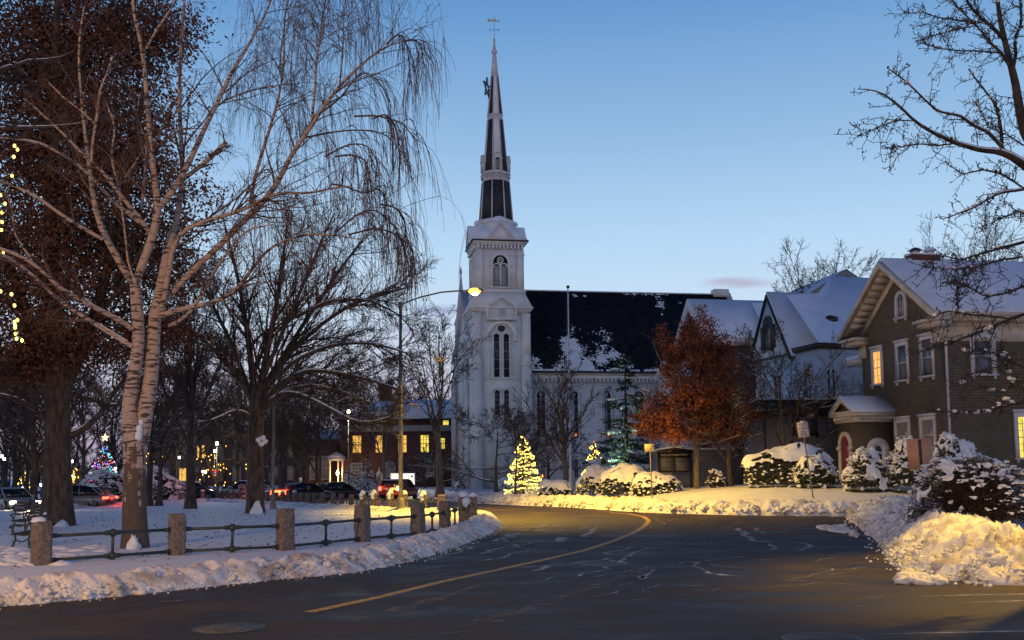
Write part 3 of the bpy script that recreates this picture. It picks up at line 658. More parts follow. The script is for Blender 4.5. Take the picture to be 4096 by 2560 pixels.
# ================================================================== buildings
def arch_pts(w, h, arch=True, n=10, rise=None):
    """outline in (x,z): x in [-w/2,w/2], z from 0 to h; semicircular top if arch"""
    if not arch: return [(-w/2, 0), (w/2, 0), (w/2, h), (-w/2, h)]
    r = w/2; p = [(-r, 0), (r, 0)]
    for k in range(n+1):
        a = math.pi*k/n; p.append((r*math.cos(a), h-r+r*math.sin(a)))
    return p
FACE = {'front': lambda x, y, z: Matrix.Translation((x, y, z)),                       # outward -y
        'left': lambda x, y, z: Matrix.Translation((x, y, z)) @ Matrix.Rotation(R(-90), 4, 'Z'),   # outward -x
        'right': lambda x, y, z: Matrix.Translation((x, y, z)) @ Matrix.Rotation(R(90), 4, 'Z')}
WOFF = 0.0
def window(parent, M, w, h, arch=False, glass='glass', frame='trim_white', cas=.12, grid=(2, 4), sill=True, hood=0, proud=.07, sash=.03, mid=True, label=None):
    M = M @ Matrix.Translation((0, -WOFF, 0))
    pts = arch_pts(w, h, arch)
    o = MB().prism(pts, -.012, .05, M).build('window', MT[glass], parent)
    if label: o['label'] = label
    mb = MB()
    if cas:
        out = [(x*(1+2*cas/w), (z if z > 0 else -.0)) for x, z in pts]
        if arch:
            r = w/2; out = [(-r-cas, 0), (r+cas, 0)]+[((r+cas)*math.cos(math.pi*k/10), h-r+(r+cas)*math.sin(math.pi*k/10)) for k in range(11)]
        else: out = [(-w/2-cas, -cas*.0), (w/2+cas, 0), (w/2+cas, h+cas*1.25), (-w/2-cas, h+cas*1.25)]
        mb.ring(out, pts, -proud, .04, M)
    gx, gz = grid
    for i in range(1, gx): x = -w/2+w*i/gx; mb.box(x-sash/2, x+sash/2, -.03, .0, .0, h*(.985 if not arch else .93), M)
    for j in range(1, gz):
        z = h*j/gz; t = sash*(1.6 if (mid and abs(j-gz/2) < .1) else .8)
        if arch and z > h-w*.3: continue
        mb.box(-w/2, w/2, -.027, .0, z-t/2, z+t/2, M)
    mb.box(-w/2, -w/2+.04, -.035, .0, 0, h-(w/2 if arch else 0), M); mb.box(w/2-.04, w/2, -.035, 0, 0, h-(w/2 if arch else 0), M)
    if hood: mb.box(-w/2-cas-.05, w/2+cas+.05, -proud-.06, .03, h+cas*1.25, h+cas*1.25+hood, M)
    mb.build('frame', MT[frame], o)
    if sill:
        mb = MB().box(-w/2-cas-.06, w/2+cas+.06, -proud-.07, .03, -.11, -.002, M)
        for s in (-1, 1): mb.box(s*(w/2+cas*.5)-.05, s*(w/2+cas*.5)+.05, -proud-.03, .03, -.26, -.11, M)
        mb.build('sill', MT[frame], o)
    return o

# ------------------------------------------------------------------ the church
TH = R(10.0)
c0 = at(1903, 1955, 110)
CH = thing('church', 'white wooden church with a tall dark and white spire and a steep dark roof', 'church', (c0.x, 110, 0), TH)
CW = 5.85
def corbels(mb, x0, x1, y, z, n, w=.18, d=.25, h=.35, axis='x'):
    for i in range(n):
        c = x0+(x1-x0)*(i+.5)/n
        if axis == 'x': mb.box(c-w/2, c+w/2, y-d, y, z-h, z)
        else: mb.box(y-d, y, c-w/2, c+w/2, z-h, z)
mb = MB().box(0, CW, 0, CW, 0, 20.2); mb.build('tower', MT['white'], CH)
mb = MB().box(-.25, CW+.25, -.25, CW+.2, 0, 1.1).box(-.16, CW+.16, -.16, CW+.1, 1.1, 2.5).box(-.22, CW+.22, -.22, CW+.1, 2.5, 2.66)
mb.build('plinth', MT['concrete'], CH)
for x in (0, CW):
    s = -1 if x == 0 else 1; xa, xb = sorted((x-s*.75, x+s*.32))
    mb = MB().box(xa, xb, -.42, .2, 0, 13.6); mb.box(xa-.08, xb+.08, -.52, .2, 13.6, 13.78)
    xc = (xa+xb)/2; mb.prism([(xa-.05, 13.78), (xb+.05, 13.78), (xc, 15.1)], -.5, .1); mb.box(xa-.04, xb+.04, -.46, .2, 8.1, 8.25)
    mb.build('buttress', MT['white'], CH)
    mb = MB().box(xa+.1, xb-.02, -.14, .2, 13.78, 19.3); mb.build('pilaster', MT['white'], CH)
for y in (.5, CW-.5):
    mb = MB().box(-.42, .1, y-.5, y+.5, 0, 13.6).prism([(y-.55, 13.6), (y+.55, 13.6), (y, 15.0)], -.5, 0, Matrix(((0, 1, 0, 0), (1, 0, 0, 0), (0, 0, 1, 0), (0, 0, 0, 1))))
    mb.build('buttress', MT['white'], CH)
MB().box(-.12, CW+.12, -.14, CW, 12.0, 12.2).build('string_course', MT['white'], CH)
# paired lancets with tracery
def lancet_pair(parent, M, w, h, gap, glass='glass_church', cas=.1):
    for s in (-1, 1):
        window(parent, M @ Matrix.Translation((s*(w/2+gap/2), 0, 0)), w, h, True, glass, 'white', cas, (1, 5), sill=False, proud=.14, sash=.025, mid=False)
Mf = FACE['front'](2.93, 0, 12.3)
lancet_pair(CH, Mf, .66, 4.75, .42)
mb = MB(); 
def arcband(mb, M, r0, r1, zc, y0, y1, n=16, a0=0, a1=math.pi):
    o1 = [(r1*math.cos(a0+(a1-a0)*k/n), zc+r1*math.sin(a0+(a1-a0)*k/n)) for k in range(n+1)]; i1 = [(r0*math.cos(a0+(a1-a0)*k/n), zc+r0*math.sin(a0+(a1-a0)*k/n)) for k in range(n+1)]
    mb.strip(o1, i1, y0, y1, M)
arcband(mb, Mf, 1.28, 1.72, 4.5, -.28, .02); arcband(mb, Mf, 1.12, 1.22, 4.5, -.16, .02)
for s in (-1, 1):
    xa, xb = sorted((s*1.28, s*1.72)); mb.box(xa, xb, -.24, .02, 3.9, 4.5, Mf); mb.box(xa-.08, xb+.08, -.3, .02, 4.32, 4.5, Mf); xa, xb = sorted((s*1.2, s*1.3)); mb.box(xa, xb, -.1, .02, 0, 4.5, Mf)
mb.box(-1.9, 1.9, -.18, .02, -.16, 0, Mf); mb.build('arch_surround', MT['white'], CH)
o = MB().lathe([(.42, 0), (.42, .03)], k=20, M=Mf @ Matrix.Translation((0, .0, 5.35)) @ Matrix.Rotation(R(90), 4, 'X')).build('oculus', MT['glass_church'], CH)
mb = MB(); arcband(mb, Mf, .42, .56, 5.35, -.14, .02, 20, 0, 2*math.pi); mb.build('frame', MT['white'], o)
Mf = FACE['front'](2.93, 0, 8.2); lancet_pair(CH, Mf, .6, 2.7, .42, cas=.14)
mb = MB()
for s in (-1, 1): arcband(mb, Mf @ Matrix.Translation((s*.51, 0, 0)), .48, .62, 2.4, -.2, .02)
mb.build('arch_surround', MT['white'], CH)
for zz, hh in ((12.3, 4.6), (8.2, 2.6)):
    lancet_pair(CH, FACE['left'](0, 2.93, zz), .6, hh, .42)
# lower cornice with pediment and medallion
mb = MB(); mb.box(-.35, CW+.35, -.35, CW+.35, 19.5, 19.75).box(-.55, CW+.55, -.55, CW+.5, 19.75, 20.0)
corbels(mb, .0, CW, -.02, 19.5, 22, .13, .2, .3); corbels(mb, .0, CW, -.02, 19.5, 20, .13, .2, .3, 'y')
mb.build('cornice', MT['white'], CH)
mb = MB().ring([(1.25, 18.5), (4.6, 18.5), (4.6, 20.2), (2.93, 21.3), (1.25, 20.2)], [(1.45, 18.7), (4.4, 18.7), (4.4, 20.0), (2.93, 20.95), (1.45, 20.0)], -.62, .3)
mb.prism([(1.3, 18.6), (4.55, 18.6), (4.55, 20.1), (2.93, 21.15), (1.3, 20.1)], -.40, .5); 
for k in range(9): x = 1.65+k*.32; zt = 20.95-abs(x-2.93)*.62; mb.box(x-.06, x+.06, -.55, -.4, zt-.42, zt-.1)
mb.build('pediment', MT['white'], CH)
Mm = FACE['front'](2.93, -.40, 19.35); mb = MB(); arcband(mb, Mm, .34, .48, 0, -.1, 0, 18, 0, 2*math.pi)
for k in range(4): a = k*math.pi/4; mb.box(-.36, .36, -.07, 0, -.03, .03, Mm @ Matrix.Rotation(a, 4, 'Y'))
mb.build('medallion', MT['trim_white'], CH)
def frustum(mb, x0, x1, y0, y1, z0, X0, X1, Y0, Y1, z1):
    mb.add([(x0, y0, z0), (x1, y0, z0), (x1, y1, z0), (x0, y1, z0), (X0, Y0, z1), (X1, Y0, z1), (X1, Y1, z1), (X0, Y1, z1)], [(3, 2, 1, 0), (4, 5, 6, 7), (0, 1, 5, 4), (1, 2, 6, 5), (2, 3, 7, 6), (3, 0, 4, 7)])
mb = MB(); frustum(mb, -.45, CW+.45, -.45, CW+.45, 20.0, .25, CW-.25, .25, CW-.25, 21.7); mb.build('tower_skirt', MT['white'], CH)
MB().box(.1, CW-.1, .1, CW-.1, 21.6, 22.0).build('string_course', MT['white'], CH)
# belfry
b0, b1 = .30, CW-.30
MB().box(b0, b1, b0, b1, 21.8, 27.0).build('belfry', MT['white'], CH)
for x in (b0, b1-.75):
    MB().box(x, x+.75, b0-.13, b0+.1, 22.0, 26.3).build('pilaster', MT['white'], CH)
    MB().box(b0-.13, b0+.1, x, x+.75, 22.0, 26.3).build('pilaster', MT['white'], CH)
MB().box(b0-.1, b1+.1, b0-.1, b1+.1, 25.75, 25.95).build('string_course', MT['white'], CH)
def louvre(face, M):
    o = MB().prism(arch_pts(1.62, 3.5), -.015, .05, M).build('belfry_window', MT['black'], CH)
    mb = MB(); pts = arch_pts(1.62, 3.5); out = [(-1.1, 0), (1.1, 0)]+[(1.1*math.cos(math.pi*k/10), 2.69+1.1*math.sin(math.pi*k/10)) for k in range(11)]
    mb.ring(out, pts, -.24, .02, M); mb.box(-.08, .08, -.2, 0, 0, 2.7, M)
    for s in (-1, 1):
        arcband(mb, M @ Matrix.Translation((s*.4, 0, 0)), .32, .44, 2.2, -.18, 0)
        mb.box(s*1.1-.22, s*1.1+.22, -.34, .02, 2.3, 2.5, M)
    arcband(mb, M, .25, .36, 2.95, -.18, 0, 16, 0, 2*math.pi)
    for k in range(2): mb.box(-.28, .28, -.1, 0, -.03, .03, M @ Matrix.Translation((0, 0, 2.95)) @ Matrix.Rotation(R(45+90*k), 4, 'Y'))
    mb.box(-1.3, 1.3, -.3, .02, -.14, 0, M); mb.build('frame', MT['white'], o)
    mb = MB()
    for s in (-1, 1):
        for d in (-1, 1):
            for k in range(-2, 12):
                z = k*.24; x0, x1 = s*.4-.32, s*.4+.32; z0, z1 = (z, z+.9) if d > 0 else (z+.9, z)
                # clip to 0..2.3
                P = [];
                for t in (0, 1): P.append((x0+(x1-x0)*t, z0+(z1-z0)*t))
                (xa, za), (xb, zb) = P
                def cl(xa, za, xb, zb):
                    if za < .02: f = (.02-za)/(zb-za); xa, za = xa+(xb-xa)*f, .02
                    if za > 2.35: f = (2.35-za)/(zb-za); xa, za = xa+(xb-xa)*f, 2.35
                    return xa, za
                if max(za, zb) < .05 or min(za, zb) > 2.3: continue
                xa, za = cl(xa, za, xb, zb); xb, zb = cl(xb, zb, xa, za)
                mb.tube([M @ Vector((xa, -.05, za)), M @ Vector((xb, -.05, zb))], .022, 4)
    mb.build('lattice', MT['white'], o)
louvre('front', FACE['front'](2.93, b0, 22.25)); louvre('left', FACE['left'](b0, 2.93, 22.25))
mb = MB().box(b0-.2, b1+.2, b0-.2, b1+.2, 26.95, 27.1).box(b0-.38, b1+.38, b0-.38, b1+.38, 27.1, 27.3)
corbels(mb, b0, b1, b0, 27.0, 13, .2, .3, .55); corbels(mb, b0, b1, b0, 27.0, 13, .2, .3, .55, 'y')
mb.build('cornice', MT['white'], CH)
e0, e1 = b0-.52, b1+.52; ec = CW/2; N0_ = set(CH.children)
MB().box(e0, e1, e0, e1, 27.3, 27.42).build('eave', MT['black'], CH)
mb = MB(); frustum(mb, e0+.05, e1-.05, e0+.05, e1-.05, 27.42, ec-1.6, ec+1.6, ec-1.6, ec+1.6, 29.3); mb.build('roof', MT['snow_smooth'], CH)
# gablets on the four sides
for k in range(4):
    Mg = Matrix.Translation((ec, ec, 0)) @ Matrix.Rotation(R(90*k), 4, 'Z')
    o = MB().prism([(-1.45, 27.42), (1.45, 27.42), (0, 29.15)], -(ec-e0)-.02, 0, Mg).build('gablet', MT['white'], CH)
    MB().ring([(-1.7, 27.4), (1.7, 27.4), (0, 29.4)], [(-1.25, 27.6), (1.25, 27.6), (0, 29.05)], -(ec-e0)-.12, -(ec-e0)+.25, Mg).build('gablet_trim', MT['trim_white'], o)
    mb = MB()
    for s in (-1, 1): mb.add([Mg @ Vector(p) for p in ((s*1.74, -(ec-e0)-.1, 27.4), (0, -(ec-e0)-.1, 29.47), (0, 0, 29.47), (s*1.74, 0, 27.4), (s*1.6, -(ec-e0)-.1, 27.33), (0, -(ec-e0)-.1, 29.40), (0, 0, 29.40), (s*1.6, 0, 27.33))], [(0, 1, 2, 3), (4, 5, 6, 7), (0, 4, 5, 1), (3, 2, 6, 7), (0, 3, 7, 4)])
    mb.build('gablet_snow', MT['snow_smooth'], o)
def octa(w, z, rot=0):
    a = w/2/math.cos(math.pi/8); return [(ec+a*math.cos(math.pi/8+k*math.pi/4+rot), ec+a*math.sin(math.pi/8+k*math.pi/4+rot), z) for k in range(8)]
def octfr(mb, w0, z0, w1, z1):
    v = octa(w0, z0)+octa(w1, z1); mb.add(v, [tuple(range(7, -1, -1)), tuple(range(8, 16))]+[(i, (i+1) % 8, 8+(i+1) % 8, 8+i) for i in range(8)]); return mb
mb = MB(); octfr(mb, 4.3, 28.4, 4.2, 29.5); octfr(mb, 4.4, 29.5, 4.45, 29.62); octfr(mb, 4.35, 29.62, 3.75, 30.0); mb.build('drum', MT['white'], CH)
ST = [(3.55, 29.9, 2.92, 34.2), (2.62, 35.2, 1.62, 41.1), (1.56, 41.6, .74, 45.9)]
for (w0, z0, w1, z1) in ST: octfr(MB(), w0, z0, w1, z1).build('spire_stage', MT['slate'], CH)
for (w0, z0, w1, z1) in ST:
    A, B = octa(w0+.04, z0), octa(w1+.04, z1)
    for i in range(8): MB().tube([A[i], B[i]], [.085 if w0 > 3 else .055, .06, .05 if w1 > 1 else .035], 6).build('rib', MT['trim_white'], CH)
mb = MB()
for (w0, z0, w1, z1) in ST[1:]:
    A, B = octa(w0+.06, z0), octa(w1+.06, z1)
    for i in (1, 3, 5, 7):   # cardinal faces are boarded white
        j = (i+1) % 8; a_, b_, c2_, d_ = [Vector(q) for q in (A[i], A[j], B[j], B[i])]; mb.add([a_.lerp(b_, .1), a_.lerp(b_, .9), d_.lerp(c2_, .9), d_.lerp(c2_, .1)], [(0, 1, 2, 3)])
mb.build('white_panels', MT['white'], CH)
mb = MB(); octfr(mb, 3.0, 34.2, 3.0, 34.35); octfr(mb, 2.9, 34.35, 2.9, 34.95); octfr(mb, 3.25, 34.95, 3.2, 35.12)
for i in range(8):
    A = octa(3.1, 34.9); a, b = Vector(A[i]), Vector(A[(i+1) % 8])
    for k in range(4): p = a.lerp(b, (k+.5)/4); mb.box(p.x-.06, p.x+.06, p.y-.06, p.y+.06, 34.55, 34.95)
mb.build('spire_band', MT['trim_white'], CH)
mb = MB(); octfr(mb, 3.0, 35.12, 2.5, 35.35); mb.build('snow_ledge', MT['snow_smooth'], CH)
mb = MB(); octfr(mb, 1.75, 41.0, 1.78, 41.15); octfr(mb, 1.65, 41.15, 1.62, 41.5); octfr(mb, 1.76, 41.5, 1.7, 41.62); mb.build('spire_band', MT['trim_white'], CH)
mb = MB(); octfr(mb, .84, 45.85, .38, 48.5); mb.build('spire_tip', MT['trim_white'], CH)
for k in range(8):
    a = k*math.pi/4; p = (ec+1.95*math.cos(a+math.pi/2), ec+1.95*math.sin(a+math.pi/2), 29.75)
    if k % 2 == 0: MB().blobs(np.array([p]), [.75 if k in (4,) else .6], rng, .55, .03).build('snow_ledge', MT['snow_smooth'], CH, True)
# lucarnes (small dormers) on the cardinal sides
for k in range(4):
    Mg = Matrix.Translation((ec, ec, 0)) @ Matrix.Rotation(R(90*k), 4, 'Z') @ Matrix.Translation((0, -1.3, 35.3))
    o = MB().prism(arch_pts(.72, 1.75), -.22, .5, Mg).build('lucarne', MT['white'], CH)
    mb = MB(); arcband(mb, Mg, .36, .5, 1.4, -.34, .2); 
    for s in (-1, 1): mb.box(s*.43-.07, s*.43+.07, -.34, .2, 0, 1.4, Mg); mb.box(s*.43-.11, s*.43+.11, -.38, .2, 1.05, 1.3, Mg)
    mb.build('frame', MT['trim_white'], o)
    mb = MB().prism(arch_pts(.46, 1.3), -.235, -.2, Mg); mb.build('louvre', MT['black'], o)
    mb = MB(); [mb.box(-.22, .22, -.26, -.23, z, z+.05, Mg) for z in np.arange(.1, 1.1, .13)]; mb.build('slats', MT['trim_white'], o)
MB().lathe([(.2, 48.45), (.34, 48.55), (.36, 48.75), (.2, 48.8), (.17, 49.2), (.1, 49.9), (.05, 50.3)], (ec, ec, 0), 8).build('finial', MT['trim_white'], CH)
MB().blobs(np.array([(ec, ec, 49.95)]), [.16], rng, 1, 0).build('finial_ball', MT['gold'], CH, True)
for o in [q for q in CH.children if q not in N0_]:
    for q in [o]+list(o.children):
        q.data.transform(Matrix.Translation((0, 0, 27.3)) @ Matrix.Diagonal((1, 1, 1.06, 1)) @ Matrix.Translation((0, 0, -27.3)))
vane = thing('weathervane', 'gilded banner weathervane with letters on the tip of the church spire', 'weathervane', tuple(CH.location+Matrix.Rotation(TH, 3, 'Z') @ Vector((ec, ec, 51.3))), TH); vane.scale = (.52, .52, .9)
MB().tube([(0, 0, 0), (0, 0, 3.35)], .035, 6).build('rod', MT['iron'], vane)
mb = MB().box(-1.2, .9, -.02, .02, 2.52, 2.60); mb.prism([(.9, 2.4), (1.35, 2.56), (.9, 2.74)], -.02, .02)
for k in range(6): arcband(mb, Matrix.Identity(4), .11, .17, 2.62+.0, -.02, .02, 10, 0, 2*math.pi) if False else mb.ring([(-1.3+k*.33+.16*math.cos(a), 2.62+.2*math.sin(a)) for a in np.arange(8)*.785], [(-1.3+k*.33+.08*math.cos(a), 2.62+.11*math.sin(a)) for a in np.arange(8)*.785], -.02, .02)
mb.prism([(-1.2, 2.75), (-1.45, 2.9), (-1.3, 2.3), (-1.1, 2.5)], -.02, .02); mb.build('banner', MT['gold'], vane)
MB().tube([(-.75, 0, 1.35), (.75, 0, 1.35)], .025, 5).tube([(0, -.6, 1.35), (0, .6, 1.35)], .025, 5).build('cross_arms', MT['iron'], vane)
def text(s, size, M, parent, m, name='lettering', ext=.004, align='CENTER'):
    c = bpy.data.curves.new(name, 'FONT'); c.body = s; c.size = size; c.extrude = ext; c.align_x = align; c.align_y = 'CENTER'
    o_t = bpy.data.objects.new(name, c); me = bpy.data.meshes.new_from_object(o_t); bpy.data.objects.remove(o_t)
    o = bpy.data.objects.new(name, me); COL.objects.link(o); o.parent = parent; me.materials.clear(); o.matrix_local = M @ Matrix.Rotation(R(90), 4, 'X'); me.materials.append(m); return o
text('E', .55, Matrix.Translation((-.85, 0, 1.38)), vane, MT['iron'], ext=.02); text('W', .55, Matrix.Translation((.9, 0, 1.38)), vane, MT['iron'], ext=.02)
# star frame bracketed on the front of the spire
sp_ = Matrix.Rotation(TH, 3, 'Z') @ Vector((ec-.95, ec-.3, 45.5))
star = thing('star_frame', 'dark five pointed star frame with bulbs fixed on the side of the church spire', 'star decoration', tuple(CH.location+sp_), TH+R(62))
mb = MB(); SP = [(0, 1.35*math.sin(math.pi/2+k*4*math.pi/5)*1, 1.35*math.cos(math.pi/2+k*4*math.pi/5)) for k in range(5)]
SP = [(1.3*math.sin(k*4*math.pi/5), 0, 1.3*math.cos(k*4*math.pi/5)) for k in range(5)]
for k in range(5):
    a, b = Vector(SP[k]), Vector(SP[(k+1) % 5]); mb.tube([a, b], .055, 5)
    for t in np.linspace(.05, .95, 12): p = a.lerp(b, t); mb.box(p.x-.05, p.x+.05, -.12, .04, p.z-.04, p.z+.05)
mb.build('star', MT['iron'], star)
MB().tube([(.2, 0, .5), (1.1, 0, .5)], .04, 5).tube([(.2, 0, -.7), (.8, 0, -.7)], .04, 5).build('bracket', MT['iron'], star)

# facade between the towers and the nave
FW = 19.0; V0 = 1.2; NL = 32.6; EZ = 12.75; RZ = 23.5; RY = FW/2+.4
MB().prism([(CW-.5, .0), (FW-1.6, .0), (FW-1.6, 15.5), (RY, 23.0), (CW-.5, 17.5)], -.0, 2.5, Matrix(((0, 1, 0, 0.15), (1, 0, 0, 0), (0, 0, 1, 0), (0, 0, 0, 1)))).build('front_wall', MT['white'], CH)
mb = MB()
for a, b in (((CW-.3, 17.6), (RY, 23.1)), ((RY, 23.1), (FW-1.6, 16.0))):
    mb.prism([(a[0], a[1]), (b[0], b[1]), (b[0], b[1]+.4), (a[0], a[1]+.4)], -.3, 1.5, Matrix(((0, 1, 0, 0), (1, 0, 0, 0), (0, 0, 1, 0), (0, 0, 0, 1))))
mb.build('gable_cornice', MT['trim_white'], CH)
Ml = FACE['left'](.15, RY, 0)
lancet_pair(CH, Ml @ Matrix.Translation((0, 0, 9.5)), .9, 7, .5)
o = MB().prism(arch_pts(2.2, 4.6), -.05, .1, Ml).build('door', MT['trim_white'], CH)
mb = MB(); arcband(mb, Ml, 1.1, 1.6, 3.5, -.5, .05); [mb.box(s*1.35-.25, s*1.35+.25, -.5, .05, 0, 3.5, Ml) for s in (-1, 1)]; mb.build('frame', MT['white'], o)
# far turret
t0, t1 = FW-1.9, FW
MB().box(-.1, 1.75, t0, t1, 0, 16.2).build('turret', MT['white'], CH)
mb = MB()
for y in (t0, t1-.5): mb.box(-.4, .2, y, y+.5, 0, 13.5)
mb.box(-.4, 2.0, t0-.3, t1+.3, 15.7, 16.0); mb.box(-.3, 1.9, t0-.2, t1+.2, 12, 12.2); mb.build('turret_trim', MT['trim_white'], CH)
mb = MB(); frustum(mb, -.35, 1.95, t0-.2, t1+.2, 16.0, .1, 1.5, t0+.2, t1-.2, 18.0); mb.box(.1, 1.5, t0+.2, t1-.2, 17.9, 20.6); mb.box(-.02, 1.62, t0+.1, t1-.1, 20.6, 20.85); mb.build('turret_top', MT['white'], CH)
c_ = (.8, (t0+t1)/2, 0)
MB().lathe([(.85, 20.85), (.62, 21.5), (.10, 26.9), (.05, 27.0)], c_, 8).build('turret_spire', MT['trim_white'], CH)
MB().lathe([(.05, 26.9), (.2, 27.3), (.14, 27.6), (.03, 28.0)], c_, 8).build('finial', MT['trim_white'], CH)
# nave
MB().box(CW-.2, NL, V0, FW-1, 0, EZ).build('nave_wall', MT['church_wall'], CH)
mb = MB().box(CW+.2, NL+.1, V0-.12, V0, EZ-.5, EZ).box(CW+.3, NL+.3, V0-.45, V0+.1, EZ-.02, EZ+.16)
corbels(mb, CW+.4, NL, V0-.0, EZ-.4, 58, .16, .3, .5); corbels(mb, CW+.4, NL, V0-.0, EZ-1.22, 90, .1, .1, .16); mb.box(CW+.2, NL, V0-.05, V0, EZ-1.5, EZ-1.40)
mb.build('nave_cornice', MT['white'], CH)
def rfy(z): return V0-.5+(z-EZ)*(RY-V0+.5)/(RZ-EZ)
mb = MB(); mb.prism([(V0-.55, EZ+.14), (V0-.55, EZ+.30), (RY, RZ+.15), (FW+.1, EZ+.3), (FW+.1, EZ+.14)], CW-1.2, NL+.2, Matrix(((0, 1, 0, 0), (1, 0, 0, 0), (0, 0, 1, 0), (0, 0, 0, 1))))
mb.build('nave_roof', MT['roofdark'], CH)
MB().prism([(V0-1, EZ-.1), (RY, RZ+.45), (FW, EZ)], NL+.15, NL+.75, Matrix(((0, 1, 0, 0), (1, 0, 0, 0), (0, 0, 1, 0), (0, 0, 0, 1)))).build('end_parapet', MT['white'], CH)
MB().box(NL-1.5, NL+.4, RY-.6, RY+.6, RZ-.2, RZ+.75).build('ridge_block', MT['white'], CH)
MB().box(CW, NL, RY-.2, RY+.2, RZ+.1, RZ+.24).build('ridge_snow', MT['snow_smooth'], CH)
MB().box(CW+.3, NL, V0-.62, V0-.50, EZ+.1, EZ+.26).build('gutter', MT['iron'], CH)
# snow left on the roof: cells kept where the drift is thick enough
def px2roof(px, py):   # photograph position -> roof plane coords (u, s)
    Rm = Matrix.Rotation(-TH, 3, 'Z'); o_ = Rm @ (Vector((0, 0, CAMZ))-CH.location); d = Rm @ ray(px, py)
    k = (RZ-EZ-.15)/(RY-V0+.5)  # z = EZ+.15 + k*(v-(V0-.5))
    t = (EZ+.3+k*(o_.y-(V0-.5))-o_.z)/(d.z-k*d.y); p = o_+d*t
    return p.x, (p.z-EZ-.3)
blob = [(2115, 1462, 30, 40, 1.0), (2140, 1440, 18, 22, .9), (2150, 1475, 16, 30, .8), (2290, 1410, 42, 60, 1.15), (2300, 1460, 55, 40, 1.1), (2340, 1470, 50, 35, 1.0), (2265, 1365, 30, 16, .8), (2235, 1480, 18, 20, .8),
        (2400, 1440, 60, 40, .78), (2450, 1430, 50, 30, .72), (2480, 1470, 60, 20, .75), (2620, 1483, 60, 10, .8), (2700, 1480, 60, 12, .8), (2340, 1330, 100, 22, .50), (2420, 1360, 40, 60, .50), (2200, 1370, 8, 60, .52), (2340, 1380, 60, 50, .5),
        (2640, 1220, 20, 18, .66), (2630, 1190, 16, 16, .62), (2520, 1180, 40, 5, .7), (2600, 1180, 60, 5, .7), (2300, 1185, 40, 5, .62), (2720, 1215, 8, 5, .7), (2645, 1260, 10, 14, .6)]
BU = []
for (px, py, rx, ry, a) in blob:
    u0, s0 = px2roof(px, py); u1, _ = px2roof(px+rx, py); _, s1 = px2roof(px, py-ry); BU.append((u0, s0, abs(u1-u0)+.05, abs(s1-s0)+.05, a))
du, dsz = .09, .075
U = np.arange(CW+.1, NL, du); S = np.arange(.0, RZ-EZ-.2, dsz); UU, SS = np.meshgrid(U, S, indexing='ij')
fld = np.zeros_like(UU)
for (u0, s0, ru, rs, a) in BU: fld = np.maximum(fld, a*np.exp(-(((UU-u0)/ru)**2+((SS-s0)/rs)**2)*.8))
fld += .55*(fbm(UU*.9, SS*1.4, 5, 41)-.47)+.55*(vn(UU*5, SS*9, 47)-.5)+.35*(vn(UU*1.2, SS*.35, 48)-.5)+.22*(vn(UU*11, SS*3, 44)-.5)
keep = fld > .60
edge_ = (SS < .16) & (vn(UU*3, SS*0, 3) > .25); keep |= edge_
hgt = .05+.10*np.clip(fld-.52, 0, .5)
k_ = (RZ-EZ-.15)/(RY-V0+.5)
VV = V0-.5+SS/k_
P0 = np.stack([UU, VV-.02, EZ+.315+SS+hgt*.6], -1)
ii, jj = np.where(keep[:-1, :-1]); n2 = UU.shape[1]; idx = ii*n2+jj
mb = MB().add(P0.reshape(-1, 3), np.stack([idx, idx+n2, idx+n2+1, idx+1], -1)); mb.build('roof_snow', MT['snow'], CH, False)
# nave windows
for px in (2164, 2296, 2427, 2558, 2690):
    Rm = Matrix.Rotation(-TH, 3, 'Z'); o_ = Rm @ (Vector((0, 0, CAMZ))-CH.location)
    d = Rm @ ray(px, 1660); t = (V0-o_.y)/d.y; u = o_.x+d.x*t; zt = 10.9; zb = 5.85
    M = FACE['front'](u, V0, zb)
    o = window(CH, M, 1.0, zt-zb, True, 'glass_church', 'white', .17, (2, 6), proud=.16, sash=.045, mid=False)
    mb = MB(); arcband(mb, M, .55, .68, zt-zb-.5, -.24, .02); mb.build('hood_mould', MT['trim_white'], o)
    mb = MB(); arcband(mb, M, .13, .18, zt-zb-.34, -.05, 0, 12, 0, 2*math.pi); mb.build('tracery', MT['white'], o)
    if px in (2296, 2427): MB().lathe([(.06, 0), (.09, .12), (.02, .3)], tuple(M @ Vector((.12, -.22, .08))), 6).build('candle', MT['bulb_orange'], o)
for px, pt, pb, ww in ((2172, 1862, 1922, 20), (2301, 1841, 1913, 26), (2429, 1841, 1913, 31), (2560, 1841, 1905, 30)):
    d = Rm @ ray(px, 1880); t = (V0-o_.y)/d.y; u = o_.x+d.x*t; wx = ww/4096*110
    zt = 3.35; zb = 1.35
    o = window(CH, FACE['front'](u, V0, zb), wx, zt-zb, False, 'glass_church', 'white', .1, (3, 4), sash=.035)
    if px == 2172: MB().lathe([(.06, 0), (.09, .12), (.02, .3)], (u-.1, V0-.15, zb+.1), 6).build('candle', MT['bulb_orange'], o)
for u in (10.9, 14.5, 18.1, 21.7, 25.3): MB().box(u-.25, u+.25, V0-.14, V0, 0, EZ-1.5).build('pilaster', MT['church_wall'], CH)

